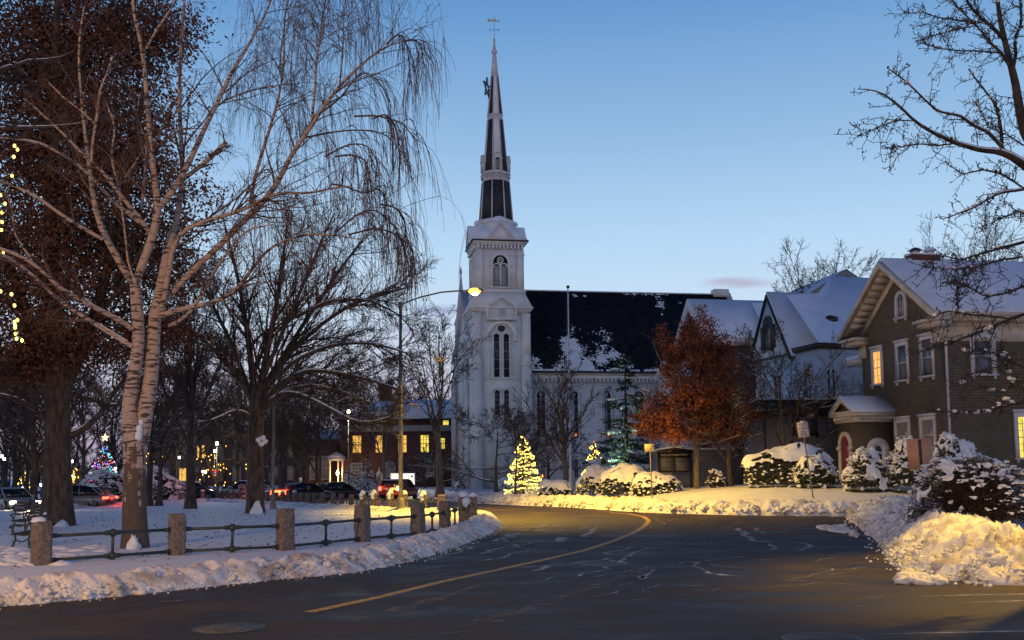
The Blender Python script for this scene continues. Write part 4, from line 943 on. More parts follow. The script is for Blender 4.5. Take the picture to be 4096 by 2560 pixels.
# ------------------------------------------------------------------ brick parish hall on the left
def pos(px, Y): p = at(px, 1890, Y); return p.x
x0 = pos(1361, 132); PH = thing('parish_hall', 'two storey red brick hall with lit windows and snowy hipped roof beside the church', 'hall', (x0, 132, 0), R(2))
PW = pos(1830, 132)-x0
def zz(py, Y=132): return (1890-py)/4096*Y+2
MB().box(0, PW, 0, 12, -.5, zz(1722)).build('wall', MT['brick'], PH)
MB().box(-.25, PW+.25, -.25, 12.2, zz(1722), zz(1697)).build('frieze', MT['concrete'], PH)
MB().box(0.3, PW, .4, 12.1, zz(1697), zz(1671)).build('attic_wall', MT['brick'], PH)
zr0, zr1 = zz(1671), zz(1582)
mb = MB().add([(-.6, -.5, zr0), (PW+.6, -.5, zr0), (PW+.6, 12.6, zr0), (-.6, 12.6, zr0), (4.6, 5.5, zr1), (PW+.6, 5.5, zr1), (PW+.6, 7, zr1), (4.6, 7, zr1)], [(0, 1, 5, 4), (1, 2, 6, 5), (2, 3, 7, 6), (3, 0, 4, 7), (4, 5, 6, 7), (3, 2, 1, 0)]); mb.build('roof', MT['snow_smooth'], PH)
MB().box(-.65, PW+.65, -.55, 12.65, zr0-.25, zr0-.02).build('eave', MT['black'], PH)
xc = pos(1547, 138)-x0; mb = MB().box(xc-.8, xc+.8, 5.2, 6.6, zr1-1, zz(1543, 138)).box(xc-.95, xc+.95, 5.05, 6.75, zz(1543, 138), zz(1537, 138)); mb.build('chimney', MT['brick'], PH)
for (a, b, t_, bt, g) in ((1407, 1447, 1734, 1805, 'lit_room'), (1500, 1536, 1734, 1805, 'lit_room'), (1590, 1628, 1734, 1805, 'lit_room'), (1680, 1717, 1734, 1805, 'lit_yellow'), (1758, 1781, 1748, 1792, 'lit_yellow'),
                          (1407, 1447, 1846, 1900, 'dim_curtain'), (1544, 1580, 1846, 1900, 'dim_curtain'), (1700, 1735, 1846, 1900, 'dim_curtain')):
    cx = (pos(a, 132)+pos(b, 132))/2-x0; w_ = pos(b, 132)-pos(a, 132); z_, h_ = zz(bt), zz(t_)-zz(bt)
    window(PH, FACE['front'](cx, 0, z_), w_*.92, h_*.95, False, g, 'trim_white' if g == 'dim_curtain' else 'brick', .1, (3, 4), sash=.05, sill=True, proud=.06)
window(PH, FACE['front'](pos(1783, 132)-x0, .4, zz(1697)+.02), .8, zz(1668)-zz(1696), False, 'lit_yellow', 'black', .06, (2, 2), sill=False)
# rear wing
xw = pos(1215, 140)-x0; MB().box(xw, 0.1, 4, 14, -.5, zz(1750, 136)).build('wing', MT['brick_far'], PH)
mb = MB().add([(xw-.5, 3.5, zz(1750, 136)), (0, 3.5, zz(1750, 136)), (0, 9, zz(1712, 140)), (xw+2, 9, zz(1712, 140)), (xw-.5, 14, zz(1750, 136)), (0, 14, zz(1750, 136))], [(0, 1, 2, 3), (3, 2, 5, 4), (0, 3, 4)]); mb.build('wing_roof', MT['snow_smooth'], PH)
for a in (1310, 1262): window(PH, FACE['front'](pos(a, 136)-x0, 4, 1.4), 1.0, 2.9, False, 'dim_curtain', 'trim_white', .1, (2, 4))
# portico with lit lantern
xp = pos(1349, 131)-x0; zt = zz(1835, 130)
o = MB().box(xp-1.1, xp+.9, -1.7, .1, zt, zt+.45).prism([(xp-1.25, zt+.45), (xp+1.05, zt+.45), (xp-.1, zt+1.1)], -1.8, .1).build('portico', MT['trim_white'], PH)
for dx in (-.9, .15, .72): MB().lathe([(.17, .0), (.17, .2), (.12, .25), (.11, zt-.3), (.17, zt-.2), (.17, zt)], (xp+dx, -1.55, .1), 10).build('column', MT['trim'], o)
MB().lathe([(.05, 0), (.14, .1), (.14, .4), (.03, .55)], (xp+.12, -1.85, zz(1893, 130)), 8).build('lantern', MT['sodium'], o)
lamp('lantern_light', 'POINT', (xp+.12, -2.15, zz(1888, 130)), 160, (1, .55, .18), o, shadow_soft_size=.15)

# ------------------------------------------------------------------ distant brick block behind the common
x0 = pos(540, 175); PB = thing('brick_block', 'long low brick building with parapet far behind the bare park trees', 'building', (x0, 175, 0), R(-3))
PWb = pos(1230, 175)-x0
MB().box(0, PWb, 0, 14, -.5, zz(1712, 175)).build('wall', MT['brick_far'], PB)
MB().box(-.3, PWb+.3, -.3, 14.3, zz(1712, 175), zz(1690, 175)).build('parapet', MT['concrete'], PB)
MB().box(4, PWb*.45, 3, 10, zz(1690, 175), zz(1670, 175)).build('roof_snow', MT['snow_smooth'], PB)
for k in range(9):
    for z_ in (1.2, 5.0): window(PB, FACE['front'](2+k*PWb/9.4, 0, z_), 1.3, 2.1, False, 'lit_room' if (k*3+int(z_)) % 7 == 0 else 'dim_curtain', 'concrete', .1, (2, 2))

# ------------------------------------------------------------------ brown clapboard house, right
def P2(px, Y): p = at(px, 1890, Y); return p
HA = R(-0.0)
def local(o, px, py, plane, val):
    """photograph position -> point on local plane x=val or y=val of building o"""
    Rm = Matrix.Rotation(-o.rotation_euler[2], 3, 'Z'); q = Rm @ (Vector((0, 0, CAMZ))-o.location); d = Rm @ ray(px, py)
    k = 0 if plane == 'x' else 1; t = (val-q[k])/d[k]; return q+d*t
ang = math.atan(.170)
bc = at(3794, 1890, 52); GH = .85
BH = thing('clapboard_house', 'brown clapboard house with cream trim, snowy roof and small arched porch', 'house', (bc.x, 52, 0), ang)
# local: +x right facade direction, +y along gable facade going away. gable facade faces -x
lw = local(BH, 3462, 1700, 'x', 0).y; print('house facade depth', lw)
cz = local(BH, 3790, 1245, 'x', 0).z; print('eave z', cz)
EVZ = cz+.35; APY = lw/2; sl_ = (local(BH, 3601, 1076, 'x', 0).z+.25-EVZ)/APY; APZ = local(BH, 3601, 1076, 'x', 0).z+.25; print('apex', APZ, EVZ)
HL = 16
sw = Matrix(((0, 1, 0, 0), (1, 0, 0, 0), (0, 0, 1, 0), (0, 0, 0, 1)))  # prism poly (y,z) extruded along x
MB().prism([(0, .2), (lw, .2), (lw, EVZ), (APY, APZ), (0, EVZ)], 0, HL, sw).build('wall', MT['brown'], BH)
def claps(parent, m, M, xa, xb, z0, z1, pitch=.155, d=.036):
    mb = MB(); z = z0
    while z < z1:
        zt = min(z+pitch, z1); a, b = xa((z+zt)/2), xb((z+zt)/2)
        if b-a > .1: mb.add([M @ Vector(p) for p in ((a, -d, z), (b, -d, z), (b, -.004, zt), (a, -.004, zt), (a, 0, z), (b, 0, z))], [(0, 1, 2, 3), (4, 5, 1, 0)])
        z += pitch
    return mb.build('clapboards', m, parent)
WOFF = .03
# gable face: local +x of the 'left' face matrix runs toward -y
claps(BH, MT['brown'], FACE['left'](0, 0, 0), lambda z: -(lw-.03 if z < EVZ else lw-(z-EVZ)/sl_), lambda z: -(.03 if z < EVZ else (z-EVZ)/sl_), 1.5, APZ-.3)
claps(BH, MT['brown'], FACE['front'](0, 0, 0), lambda z: .05, lambda z: HL, 1.5, EVZ-1.0)
MB().box(-.12, HL, -.12, lw+.1, .1, 1.5).build('foundation', MT['greybrick'], BH)
sl = (APZ-EVZ)/APY
OV = .95   # overhang
th_ = .28
def rz(y): return EVZ+(y if y < APY else lw-y)*sl
prof = [(-OV, EVZ-OV*sl), (APY, APZ), (lw+OV, EVZ-OV*sl)]
up = [(y, z+.22) for y, z in prof]; up2 = [(y, z+.40) for y, z in prof]
MB().prism(prof+up[::-1], -OV, HL, sw).build('roof', MT['trim'], BH)
mb = MB(); mb.prism([(-OV-.05, EVZ-OV*sl+.22), (APY, APZ+.22), (lw+OV+.05, EVZ-OV*sl+.22), (lw+OV-.1, EVZ-OV*sl+.42), (APY+.2, APZ+.40), (APY, APZ+.44), (APY-.2, APZ+.40), (-OV+.1, EVZ-OV*sl+.46)], -OV+.06, HL, sw)
mb.build('roof_snow', MT['snow_smooth'], BH, False)
mb = MB(); mb.prism([(-OV-.03, EVZ-OV*sl-.12), (APY, APZ-.12), (lw+OV+.03, EVZ-OV*sl-.12), (lw+OV+.03, EVZ-OV*sl+.24), (APY, APZ+.24), (-OV-.03, EVZ-OV*sl+.24)], -OV-.14, -OV, sw)
mb.build('rake_board', MT['trim'], BH)
mb = MB()
fr = .62
for (a, b) in ((0, APY), (APY, lw)): mb.prism([(a, rz(a)-fr), (b, rz(b)-fr), (b, rz(b)), (a, rz(a))], -.05, .02, sw)
mb.build('frieze', MT['trim'], BH)
for k in range(9):
    for s in (0, 1):
        y = (k+.6)/9.3*APY; y = y if s == 0 else lw-y; z = rz(y)
        MB().prism([(y-.13, z-.13*sl*(1 if s == 0 else -1)-.22), (y+.13, z+.13*sl*(1 if s == 0 else -1)-.22), (y+.13, z+.13*sl*(1 if s == 0 else -1)-.0), (y-.13, z-.13*sl*(1 if s == 0 else -1)-.0)], -OV+.12, -.04, sw).build('bracket', MT['trim'], BH)
# cornice returns at both ends of the gable
for (y0_, y1_) in ((-OV-.02, .95), (lw-.95, lw+OV+.02)):
    zb = EVZ-OV*sl-.10
    mb = MB().box(-OV-.1, .02, y0_, y1_, zb-.05, zb+.12).box(-OV+.1, .02, y0_+.1, y1_-.1, zb-.28, zb-.05); 
    ya, yb = (-.12, .5) if y0_ < 0 else (lw-.5, lw+.12)
    mb.box(-.16, .05, ya, yb, zb-1.05, zb-.28); mb.build('cornice_return', MT['trim'], BH)
mb = MB(); zb = EVZ-OV*sl
mb.box(-.1, HL, -OV-.02, -OV+.12, zb-.02, zb+.24).box(-.1, HL, -OV+.1, .0, zb-.12, zb+.02).box(-.05, HL, -.06, 0, zb-1.1, zb-.12).box(-.05, HL, -.14, 0, zb-.3, zb-.12); mb.build('eave_cornice', MT['trim'], BH)
MB().box(-.06, HL, -OV-.14, -OV-.02, zb+.12, zb+.26).build('gutter', MT['trim'], BH)
MB().tube([(.12, -OV-.05, zb+.12), (.12, -.12, zb-.4), (.10, -.12, 1.2)], .07, 8).build('downspout', MT['trim_white'], BH)
mb = MB().box(-.04, .2, -.04, .2, 1.5, zb-1).box(-.04, .2, lw-.2, lw+.04, 1.5, zb-1); mb.build('corner_boards', MT['brown'], BH)
pc = local(BH, 3690, 985, 'y', APY)
o = MB().box(pc.x-.85, pc.x+.85, APY-.35, APY+.35, APZ, APZ+.62).build('chimney', MT['brick'], BH)
MB().box(pc.x-.92, pc.x+.92, APY-.4, APY+.4, APZ+.62, APZ+.7).build('chimney_snow', MT['snow'], o)
for dx, dome in ((-.45, 0), (.42, 1)):
    mb = MB().box(pc.x+dx-.18, pc.x+dx+.18, APY-.18, APY+.18, APZ+.68, APZ+.88); mb.build('flue', MT['alu'], o)
    MB().lathe([(.36, 0), (.34, .04), (.2, .14), (.02, .2)] if not dome else [(.36, 0), (.35, .08), (.24, .19), (.05, .24)], (pc.x+dx, APY, APZ+.88), 12).build('flue_cap', MT['iron'] if not dome else MT['snow'], o)
for (pl, pr_, pt, pb, g, lb) in ((3497, 3530, 1407, 1535, 'lit_curtain', 'narrow upstairs window glowing orange behind its curtain'), (3595, 3633, 1382, 1520, 'glass', None), (3692, 3734, 1357, 1502, 'glass', None), (3590, 3640, 1690, 1800, 'dim_curtain', None), (3692, 3742, 1680, 1800, 'dim_curtain', None)):
    a = local(BH, pl, (pt+pb)/2, 'x', 0); b = local(BH, pr_, (pt+pb)/2, 'x', 0); tp = local(BH, (pl+pr_)/2, pt, 'x', 0); bt = local(BH, (pl+pr_)/2, pb, 'x', 0)
    window(BH, FACE['left'](0, (a.y+b.y)/2, bt.z), abs(a.y-b.y), tp.z-bt.z, False, g, 'trim_white', .16, (1, 2) if g != 'lit_curtain' else (2, 4), hood=.14, label=lb, proud=.1)
a = local(BH, 3594, 1220, 'x', 0); b = local(BH, 3624, 1220, 'x', 0); tp = local(BH, 3609, 1176, 'x', 0); bt = local(BH, 3609, 1268, 'x', 0)
window(BH, FACE['left'](0, (a.y+b.y)/2, bt.z), abs(a.y-b.y), tp.z-bt.z, True, 'glass', 'trim_white', .2, (3, 3), proud=.12)
for (pl, pr_, pt, pb, g, lb) in ((3893, 3965, 1352, 1495, 'glass', None), (4070, 4150, 1668, 1830, 'lit_yellow', 'ground floor window lit bright yellow at the right end')):
    a = local(BH, pl, (pt+pb)/2, 'y', 0); b = local(BH, pr_, (pt+pb)/2, 'y', 0); tp = local(BH, (pl+pr_)/2, pt, 'y', 0); bt = local(BH, (pl+pr_)/2, pb, 'y', 0)
    window(BH, FACE['front']((a.x+b.x)/2, 0, bt.z), abs(a.x-b.x), tp.z-bt.z, False, g, 'trim_white', .2, (1, 2) if g == 'glass' else (4, 6), hood=.14, label=lb, proud=.1)
# rear wing cornice seen left of the gable
MB().box(1.2, HL, lw, lw+2.0, .2, zb-1.3).build('rear_wing', MT['brown'], BH)
MB().box(.3, HL, lw, lw+2.9, zb-1.3, zb-.95).build('rear_cornice', MT['trim'], BH)
MB().box(.35, HL, lw, lw+2.85, zb-.95, zb-.75).build('rear_snow', MT['snow_smooth'], BH)
# porch on the gable side
pj = local(BH, 3575, 1750, 'x', 0).y; 
q = local(BH, 3424, 1750, 'y', pj); pw = -q.x; print('porch', pj, pw)
pe = local(BH, 3352, 1750, 'x', -pw).y; pzt = local(BH, 3424, 1672, 'y', pj).z; print('porch end', pe, 'top', pzt)
PO = MB().box(-pw, 0, pj, pe, .3, pzt).build('porch', MT['brown'], BH)
mb = MB().box(-pw-.35, .0, pj-.35, pe+.35, pzt+.12, pzt+.3).box(-pw-.12, 0, pj-.12, pe+.12, pzt-.22, pzt+.12)
for k in range(13): x = -pw+(k+.5)*pw/13; mb.box(x-.05, x+.05, pj-.28, pj-.1, pzt-.08, pzt+.12)
for k in range(11): y = pj+(k+.5)*(pe-pj)/11; mb.box(-pw-.28, -pw-.1, y-.05, y+.05, pzt-.08, pzt+.12)
mb.build('porch_cornice', MT['trim'], PO)
pm = (pj+pe)/2; ph = .78
MB().prism([(pj-.3, pzt+.3), (pe+.3, pzt+.3), (pm, pzt+.3+ph)], -pw-.02, 0, sw).build('porch_gable', MT['brown'], PO)
MB().ring([(-pw, 0)], [(-pw, 0)], 0, 0) if False else None
MB().ring([(pj-.4, pzt+.28), (pe+.4, pzt+.28), (pm, pzt+.42+ph)], [(pj-.05, pzt+.40), (pe+.05, pzt+.40), (pm, pzt+.2+ph)], -pw-.36, -pw-.04, sw).build('porch_rake', MT['trim'], PO)
mb = MB(); mb.prism([(pj-.42, pzt+.3), (pm, pzt+.34+ph), (pe+.42, pzt+.3), (pe+.36, pzt+.44), (pm, pzt+.52+ph), (pj-.36, pzt+.44)], -pw-.34, .0, sw); mb.build('porch_snow', MT['snow_smooth'], PO)
DR = noisecol(mat('door_red', (.22, .03, .09), .5), (.18, .025, .07), (.26, .04, .11), 3)
Md = FACE['left'](-pw, pm+.1, .95)
o = MB().prism(arch_pts(1.0, 2.9), -.03, .05, Md).build('door', DR, PO)
mb = MB(); arcband(mb, Md, .5, .74, 2.4, -.14, .02); [mb.box(s*.62-.12, s*.62+.12, -.14, .02, 0, 2.4, Md) for s in (-1, 1)]; [mb.box(s*.66-.17, s*.66+.17, -.2, .02, 2.1, 2.3, Md) for s in (-1, 1)]; mb.build('frame', MT['trim'], o)
mb = MB(); [mb.box(x-.03, x+.03, -.045, -.03, .2, 2.4, Md) for x in (-.2, .2)]; mb.build('panel_moulding', DR, o)
Mw = FACE['front'](-pw*.44, pj, 1.2)
o = MB().prism(arch_pts(.42, 2.05), -.02, .05, Mw).build('window', MT['glass'], PO)
mb = MB(); arcband(mb, Mw, .21, .66, 1.84, -.1, .02, 16); [mb.box(s*.42-.2, s*.42+.2, -.09, .02, 0, 1.84, Mw) for s in (-1, 1)]; mb.box(-pw*.5, -.62, -.11, .02, 1.3, 1.75, Mw); mb.box(.62, pw*.42, -.11, .02, 1.3, 1.75, Mw); mb.build('frame', MT['trim_white'], o)
MB().box(-pw-.9, -pw, pj+.1, pe-.1, .3, .9).build('step', MT['concrete'], PO)

# ------------------------------------------------------------------ white clapboard house with steep snowy gable
wc = at(3293, 1890, 68); WH = thing('clapboard_house', 'pale blue clapboard house with steep snowy cross gables behind the oak', 'house', (wc.x, 68, 0), R(15))
# local x to the right (wall facing the viewer), y away (wall facing left)
def wl(px, py, pl, v): return local(WH, px, py, pl, v)
wy = wl(3050, 1500, 'x', 0).y; wez = wl(3293, 1385, 'x', 0).z; print('white house', wy, wez)
wy = min(wy, 14)
gx0 = wl(3170, 1500, 'x', 0).y; gx1 = wl(3023, 1430, 'x', 0).y; gap = wl(3083, 1180, 'x', 0); print('gable', gx0, gx1, gap.y, gap.z)
ga0, ga1 = gx0, gx0+2*(gap.y-gx0) if gap.y > gx0 else gx0+8
ga1 = min(ga1, 20)
MB().box(0, 9, 0, ga1, 0, wez).build('wall', MT['claps'], WH)
claps(WH, MT['claps'], FACE['front'](0, 0, 0), lambda z: 0, lambda z: 9, 0, wez-.1, .18, .045)
MB().box(-.25, 9.2, -.3, ga1+.2, wez-.05, wez+.28).build('eave', MT['black'], WH)
gm = (ga0+ga1)/2; gz_ = min(gap.z, 16)
MB().prism([(ga0, wez), (ga1, wez), (gm, gz_-.3)], -.3, 6, sw).build('gable_wall', MT['claps'], WH)
mb = MB(); mb.prism([(ga0-.5, wez-.35), (gm, gz_), (ga1+.5, wez-.35), (ga1+.4, wez-.5), (gm, gz_-.18), (ga0-.4, wez-.5)], -.45, 7, sw); mb.build('gable_trim', MT['black'], WH)
mb = MB(); mb.prism([(ga0-.55, wez-.3), (gm, gz_+.05), (ga1+.5, wez-.3), (ga1+.55, wez-.12), (gm, gz_+.25), (ga0-.6, wez-.12)], -.35, 9, sw); mb.build('gable_snow', MT['snow_smooth'], WH)
# main roof plane facing the viewer rises to the cross ridge
rt = wl(3491, 1112, 'y', 6); print('cross ridge', rt.x, rt.z)
mb = MB().add([(-.3, -.5, wez+.25), (9.5, -.5, wez+.25), (9.5, 6, rt.z), (5.0, 6, rt.z), (3.3, gm-1, gz_+.1), (0.6, gm-1.2, gz_-.2), (9.5, 13, wez+.2), (3, 13, wez+.2)], [(0, 1, 2, 3), (0, 3, 4), (0, 4, 5), (3, 2, 6, 7), (4, 3, 7)]); mb.build('roof', MT['snow_smooth'], WH)
mb = MB(); c_ = wl(3183, 1345, 'y', ga0-.2); mb.blobs(np.array([(2.2, 1.9, wez+2.15)]), [.55], rng, .7, .05); mb.build('roof_vent', MT['black'], WH)
gwz = wl(3097, 1395, 'x', 0).z
o = window(WH, FACE['left'](-.3, gm, gwz), 1.0, 2.3, True, 'glass', 'black', .14, (2, 3)); mb = MB(); [mb.box(s*.82-.2, s*.82+.2, -.08, 0, 0, 1.7, FACE['left'](-.3, gm, gwz)) for s in (-1, 1)]; mb.build('shutter', MT['black'], o)
for y_ in (1.4, gm-.6, gm+1.6): window(WH, FACE['left'](0, y_, wez-3.6), .9, 2.2, False, 'glass', 'trim_white', .12, (2, 2))
window(WH, FACE['front'](7.0, 0, wez-4.3), .9, 3.2, False, 'glass', 'black', .1, (2, 2)); 
mb = MB(); [mb.box(x, x+.12, -.06, 0, wez-4.6, wez-1.5) for x in (.6, .95)]; mb.build('shutter', MT['black'], WH)
# one storey grey brick front building
fb = at(3050, 1890, 62); FB = thing('brick_shop', 'low grey brick building with black parapet in front of the pale house', 'building', (fb.x, 62, 0), R(6))
fw = local(FB, 3445, 1700, 'y', 0).x; fz = local(FB, 3250, 1600, 'y', 0).z
MB().box(0, fw, 0, 9, 0, fz-1.0).build('wall', MT['greybrick'], FB)
MB().box(-.15, fw+.1, -.15, 9, fz-1.0, fz).build('parapet', MT['black'], FB)
MB().box(-.1, fw+.05, -.12, 9, fz, fz+.12).build('roof_snow', MT['snow_smooth'], FB)
a = local(FB, 3173, 1680, 'y', 0); b = local(FB, 3265, 1735, 'y', 0)
window(FB, FACE['front']((a.x+b.x)/2, 0, b.z), b.x-a.x, a.z-b.z, False, 'glass', 'black', .06, (3, 1)); a = local(FB, 3080, 1700, 'y', 0)
MB().tube([(local(FB, 3040, 1700, 'y', -.1).x+.3, -.08, .5), (local(FB, 3040, 1700, 'y', -.1).x+.3, -.08, fz-1)], .05, 6).build('downspout', MT['iron'], FB)
MB().box(-5.0, -.0, 3.5, 8, 0, fz-2.9).build('side_wall', MT['greybrick'], FB)
MB().box(-5.1, -.0, 3.4, 8.1, fz-2.9, fz-2.78).build('side_snow', MT['snow_smooth'], FB)

WOFF = 0.0
# ------------------------------------------------------------------ red brick hall with white fascia behind the oak
rc = at(2850, 1890, 88); RB = thing('brick_chapel', 'red brick building with white eaves and snowy gable roof between church and pale house', 'building', (rc.x, 88, 0), R(11))
def rl(px, py, pl, v): return local(RB, px, py, pl, v)
rez = rl(2850, 1331, 'x', 0).z; ra = rl(2794, 1212, 'x', 0); print('brick chapel', rez, ra.y, ra.z)
ry = 3.3; ra.z = 17.1; rw_ = 2*ry
MB().box(0, 14, 0, rw_, 0, rez).build('wall', MT['brick'], RB)
MB().prism([(0, rez), (rw_, rez), (ry, ra.z-.4)], 0, 10, sw).build('gable_wall', MT['brick'], RB)
MB().prism([(-.7, rez-.5), (ry, ra.z), (rw_+.7, rez-.5), (rw_+.7, rez-1.1), (ry, ra.z-.7), (-.7, rez-1.1)], -.6, -.2, sw).build('rake_board', MT['trim_white'], RB)
MB().prism([(-.75, rez-.45), (ry, ra.z+.05), (rw_+.7, rez-.45), (rw_+.7, rez-.25), (ry, ra.z+.3), (-.75, rez-.25)], -.65, 15, sw).build('roof_snow', MT['snow_smooth'], RB)
MB().box(-.3, 15, -.7, .0, rez-1.0, rez-.4).build('eave_cornice', MT['trim_white'], RB)
MB().box(4.2, 15, -3.5, 0, 0, rez-1.2).build('wing', MT['brick'], RB)
mb = MB().box(3.8, 15, -4.1, -3.4, rez-1.6, rez-1.1); mb.build('wing_cornice', MT['trim_white'], RB)
mb = MB().add([(3.6, -4.2, rez-1.1), (15, -4.2, rez-1.1), (15, ry, ra.z+.2), (5.5, ry, ra.z+.2)], [(0, 1, 2, 3)]); mb.build('wing_snow', MT['snow_smooth'], RB)
for k, x in enumerate((5.3, 7.2, 9.1)): window(RB, FACE['front'](x, -3.5, rez-5.2), 1.0, 3.0, True, 'glass', 'trim_white', .16, (2, 3))
window(RB, FACE['left'](0, ry, rez-3.6), 1.1, 3.2, True, 'glass', 'trim_white', .16, (2, 3))
MB().tube([(4.0, -3.6, 0), (4.0, -3.6, rez-1.6)], .07, 6).build('downspout', MT['trim_white'], RB)
o = MB().box(-2.9, -.6, 1, 5, 0, rez-3.6).build('annex', MT['trim'], RB)
mb = MB().prism([(.6, rez-3.6), (3, rez-2.3), (5.4, rez-3.6), (5.4, rez-3.4), (3, rez-2.05), (.6, rez-3.4)], -3.2, -.3, sw); mb.build('annex_snow', MT['snow_smooth'], o)

# ------------------------------------------------------------------ far dark gabled roof
fc = at(3376, 1081, 105); FR = thing('gabled_building', 'dark brick gable end of a tall building far behind the pale house', 'building', (fc.x, 105, 0), R(10))
za = fc.z; hw = (at(3448, 1126, 105).x-fc.x)*2.0
MB().prism([(-hw, 0), (hw, 0), (hw, za-hw*.62), (0, za-.0), (-hw, za-hw*.62)], 0, 12).build('wall', MT['brick_far'], FR)
MB().prism([(-hw-.5, za-hw*.62-.31), (0, za), (hw+.5, za-hw*.62-.31), (hw+.5, za-hw*.62-1.0), (0, za-.8), (-hw-.5, za-hw*.62-1.0)], -.5, -.0).build('rake_board', MT['greybrick'], FR)
MB().add([(-hw-.5, -.5, za-hw*.62-.28), (0, -.5, za+.05), (0, 12, za+.05), (-hw-.5, 12, za-hw*.62-.28), (hw+.5, -.5, za-hw*.62-.28), (hw+.5, 12, za-hw*.62-.28)], [(0, 1, 2, 3), (1, 4, 5, 2)]).build('roof', MT['snow_smooth'], FR)
MB().prism([(-hw*3.4, 0), (-hw, 0), (-hw, za-hw*.5), (-hw*3.4, za-hw*1.4)], 2, 12).build('rear_block', MT['brick_far'], FR)
window(FR, FACE['front'](0, 0, za-4), 1.6, 1.9, True, 'glass', 'black', .1, (2, 2))
# ================================================================== trees
def interp(px, Y0, Y1=None, n=24):
    """photograph trace [(x, y, radius)] at depths Y0..Y1 -> limb points and radii"""
    Y1 = Y0 if Y1 is None else Y1
    a = np.array(px, float); s = np.concatenate([[0], np.cumsum(np.hypot(*np.diff(a[:, :2], axis=0).T))]); s /= s[-1]
    u = np.linspace(0, 1, n); q = np.stack([np.interp(u, s, a[:, k]) for k in range(3)], 1); q = smooth_line(q, 2)
    P = np.array([tuple(at(x, y, Y0+(Y1-Y0)*t)) for (x, y, _), t in zip(q, u)]); Rr = q[:, 2]*(Y0+(Y1-Y0)*u)/4096
    return P, Rr
def sprout(P, Rr, k, rng, t0=.2, t1=1., ang=(30, 60), L=(.3, .6), n=8, wander=.12, grav=0., taper=.15, rs=.6, rmin=.004, plen=None, shrink=.5, up0=0., rmax=None):
    """k children per path; everything vectorised"""
    m, n0 = P.shape[:2]
    t = rng.uniform(t0, t1, (m, k)); f = t*(n0-1); i = np.minimum(f.astype(int), n0-2); fr = (f-i)[..., None]
    mi = np.arange(m)[:, None]
    pos_ = P[mi, i]*(1-fr)+P[mi, i+1]*fr; tan = norm(P[mi, i+1]-P[mi, i]); r0 = (Rr[mi, i]*(1-fr[..., 0])+Rr[mi, i+1]*fr[..., 0])
    rnd = rng.randn(m, k, 3); perp = norm(rnd-(rnd*tan).sum(-1, keepdims=True)*tan)
    a = np.radians(rng.uniform(ang[0], ang[1], (m, k, 1)))
    d = norm(tan*np.cos(a)+perp*np.sin(a)+np.array([0, 0, up0]))
    if plen is None: plen = np.linalg.norm(np.diff(P, axis=1), axis=-1).sum(1)
    ln = (plen[:, None]*rng.uniform(L[0], L[1], (m, k))*(1-shrink*t)).reshape(-1)
    M_ = m*k; d = d.reshape(M_, 3); p = pos_.reshape(M_, 3); out = np.zeros((M_, n, 3)); out[:, 0] = p
    st = ln[:, None]/(n-1)
    for j in range(1, n):
        d = norm(d+wander*rng.randn(M_, 3)+np.array([0, 0, -grav])*(j/n+.3)); p = p+d*st; out[:, j] = p
    rr = np.maximum(r0.reshape(-1)*rs, rmin*1.3)
    if rmax: rr = np.minimum(rr, rmax)
    u = np.linspace(0, 1, n)[None]; rad = np.maximum(rr[:, None]*(1-u*(1-taper)), rmin)
    return out, rad
def snow_on(mb, P, Rr, rng, thr=.75, frac=.75, k=5, minr=0, dens=.55):
    t = norm(np.gradient(P, axis=1)); vis = np.clip((thr-np.abs(t[..., 2]))/.25, 0, 1)
    pn = fbm(P[..., 0]*1.9+P[..., 2], P[..., 1]*1.9+P[..., 2]*1.3, 3, 8); vis = vis*(pn > (1-dens)*.8)
    vis[:, 0] = 0; vis[:, -1] = 0
    Q = P.copy(); Q[..., 2] += Rr*.62
    mb.tubes(Q, Rr*frac*vis+1e-4, k)
def tree_obj(name, label, cat, base, group=None): return thing(name, label, cat, tuple(base), group=group)
def put(mb, name, m, root, smooth=True): return mb.build(name, m, root, smooth, org=root.location)
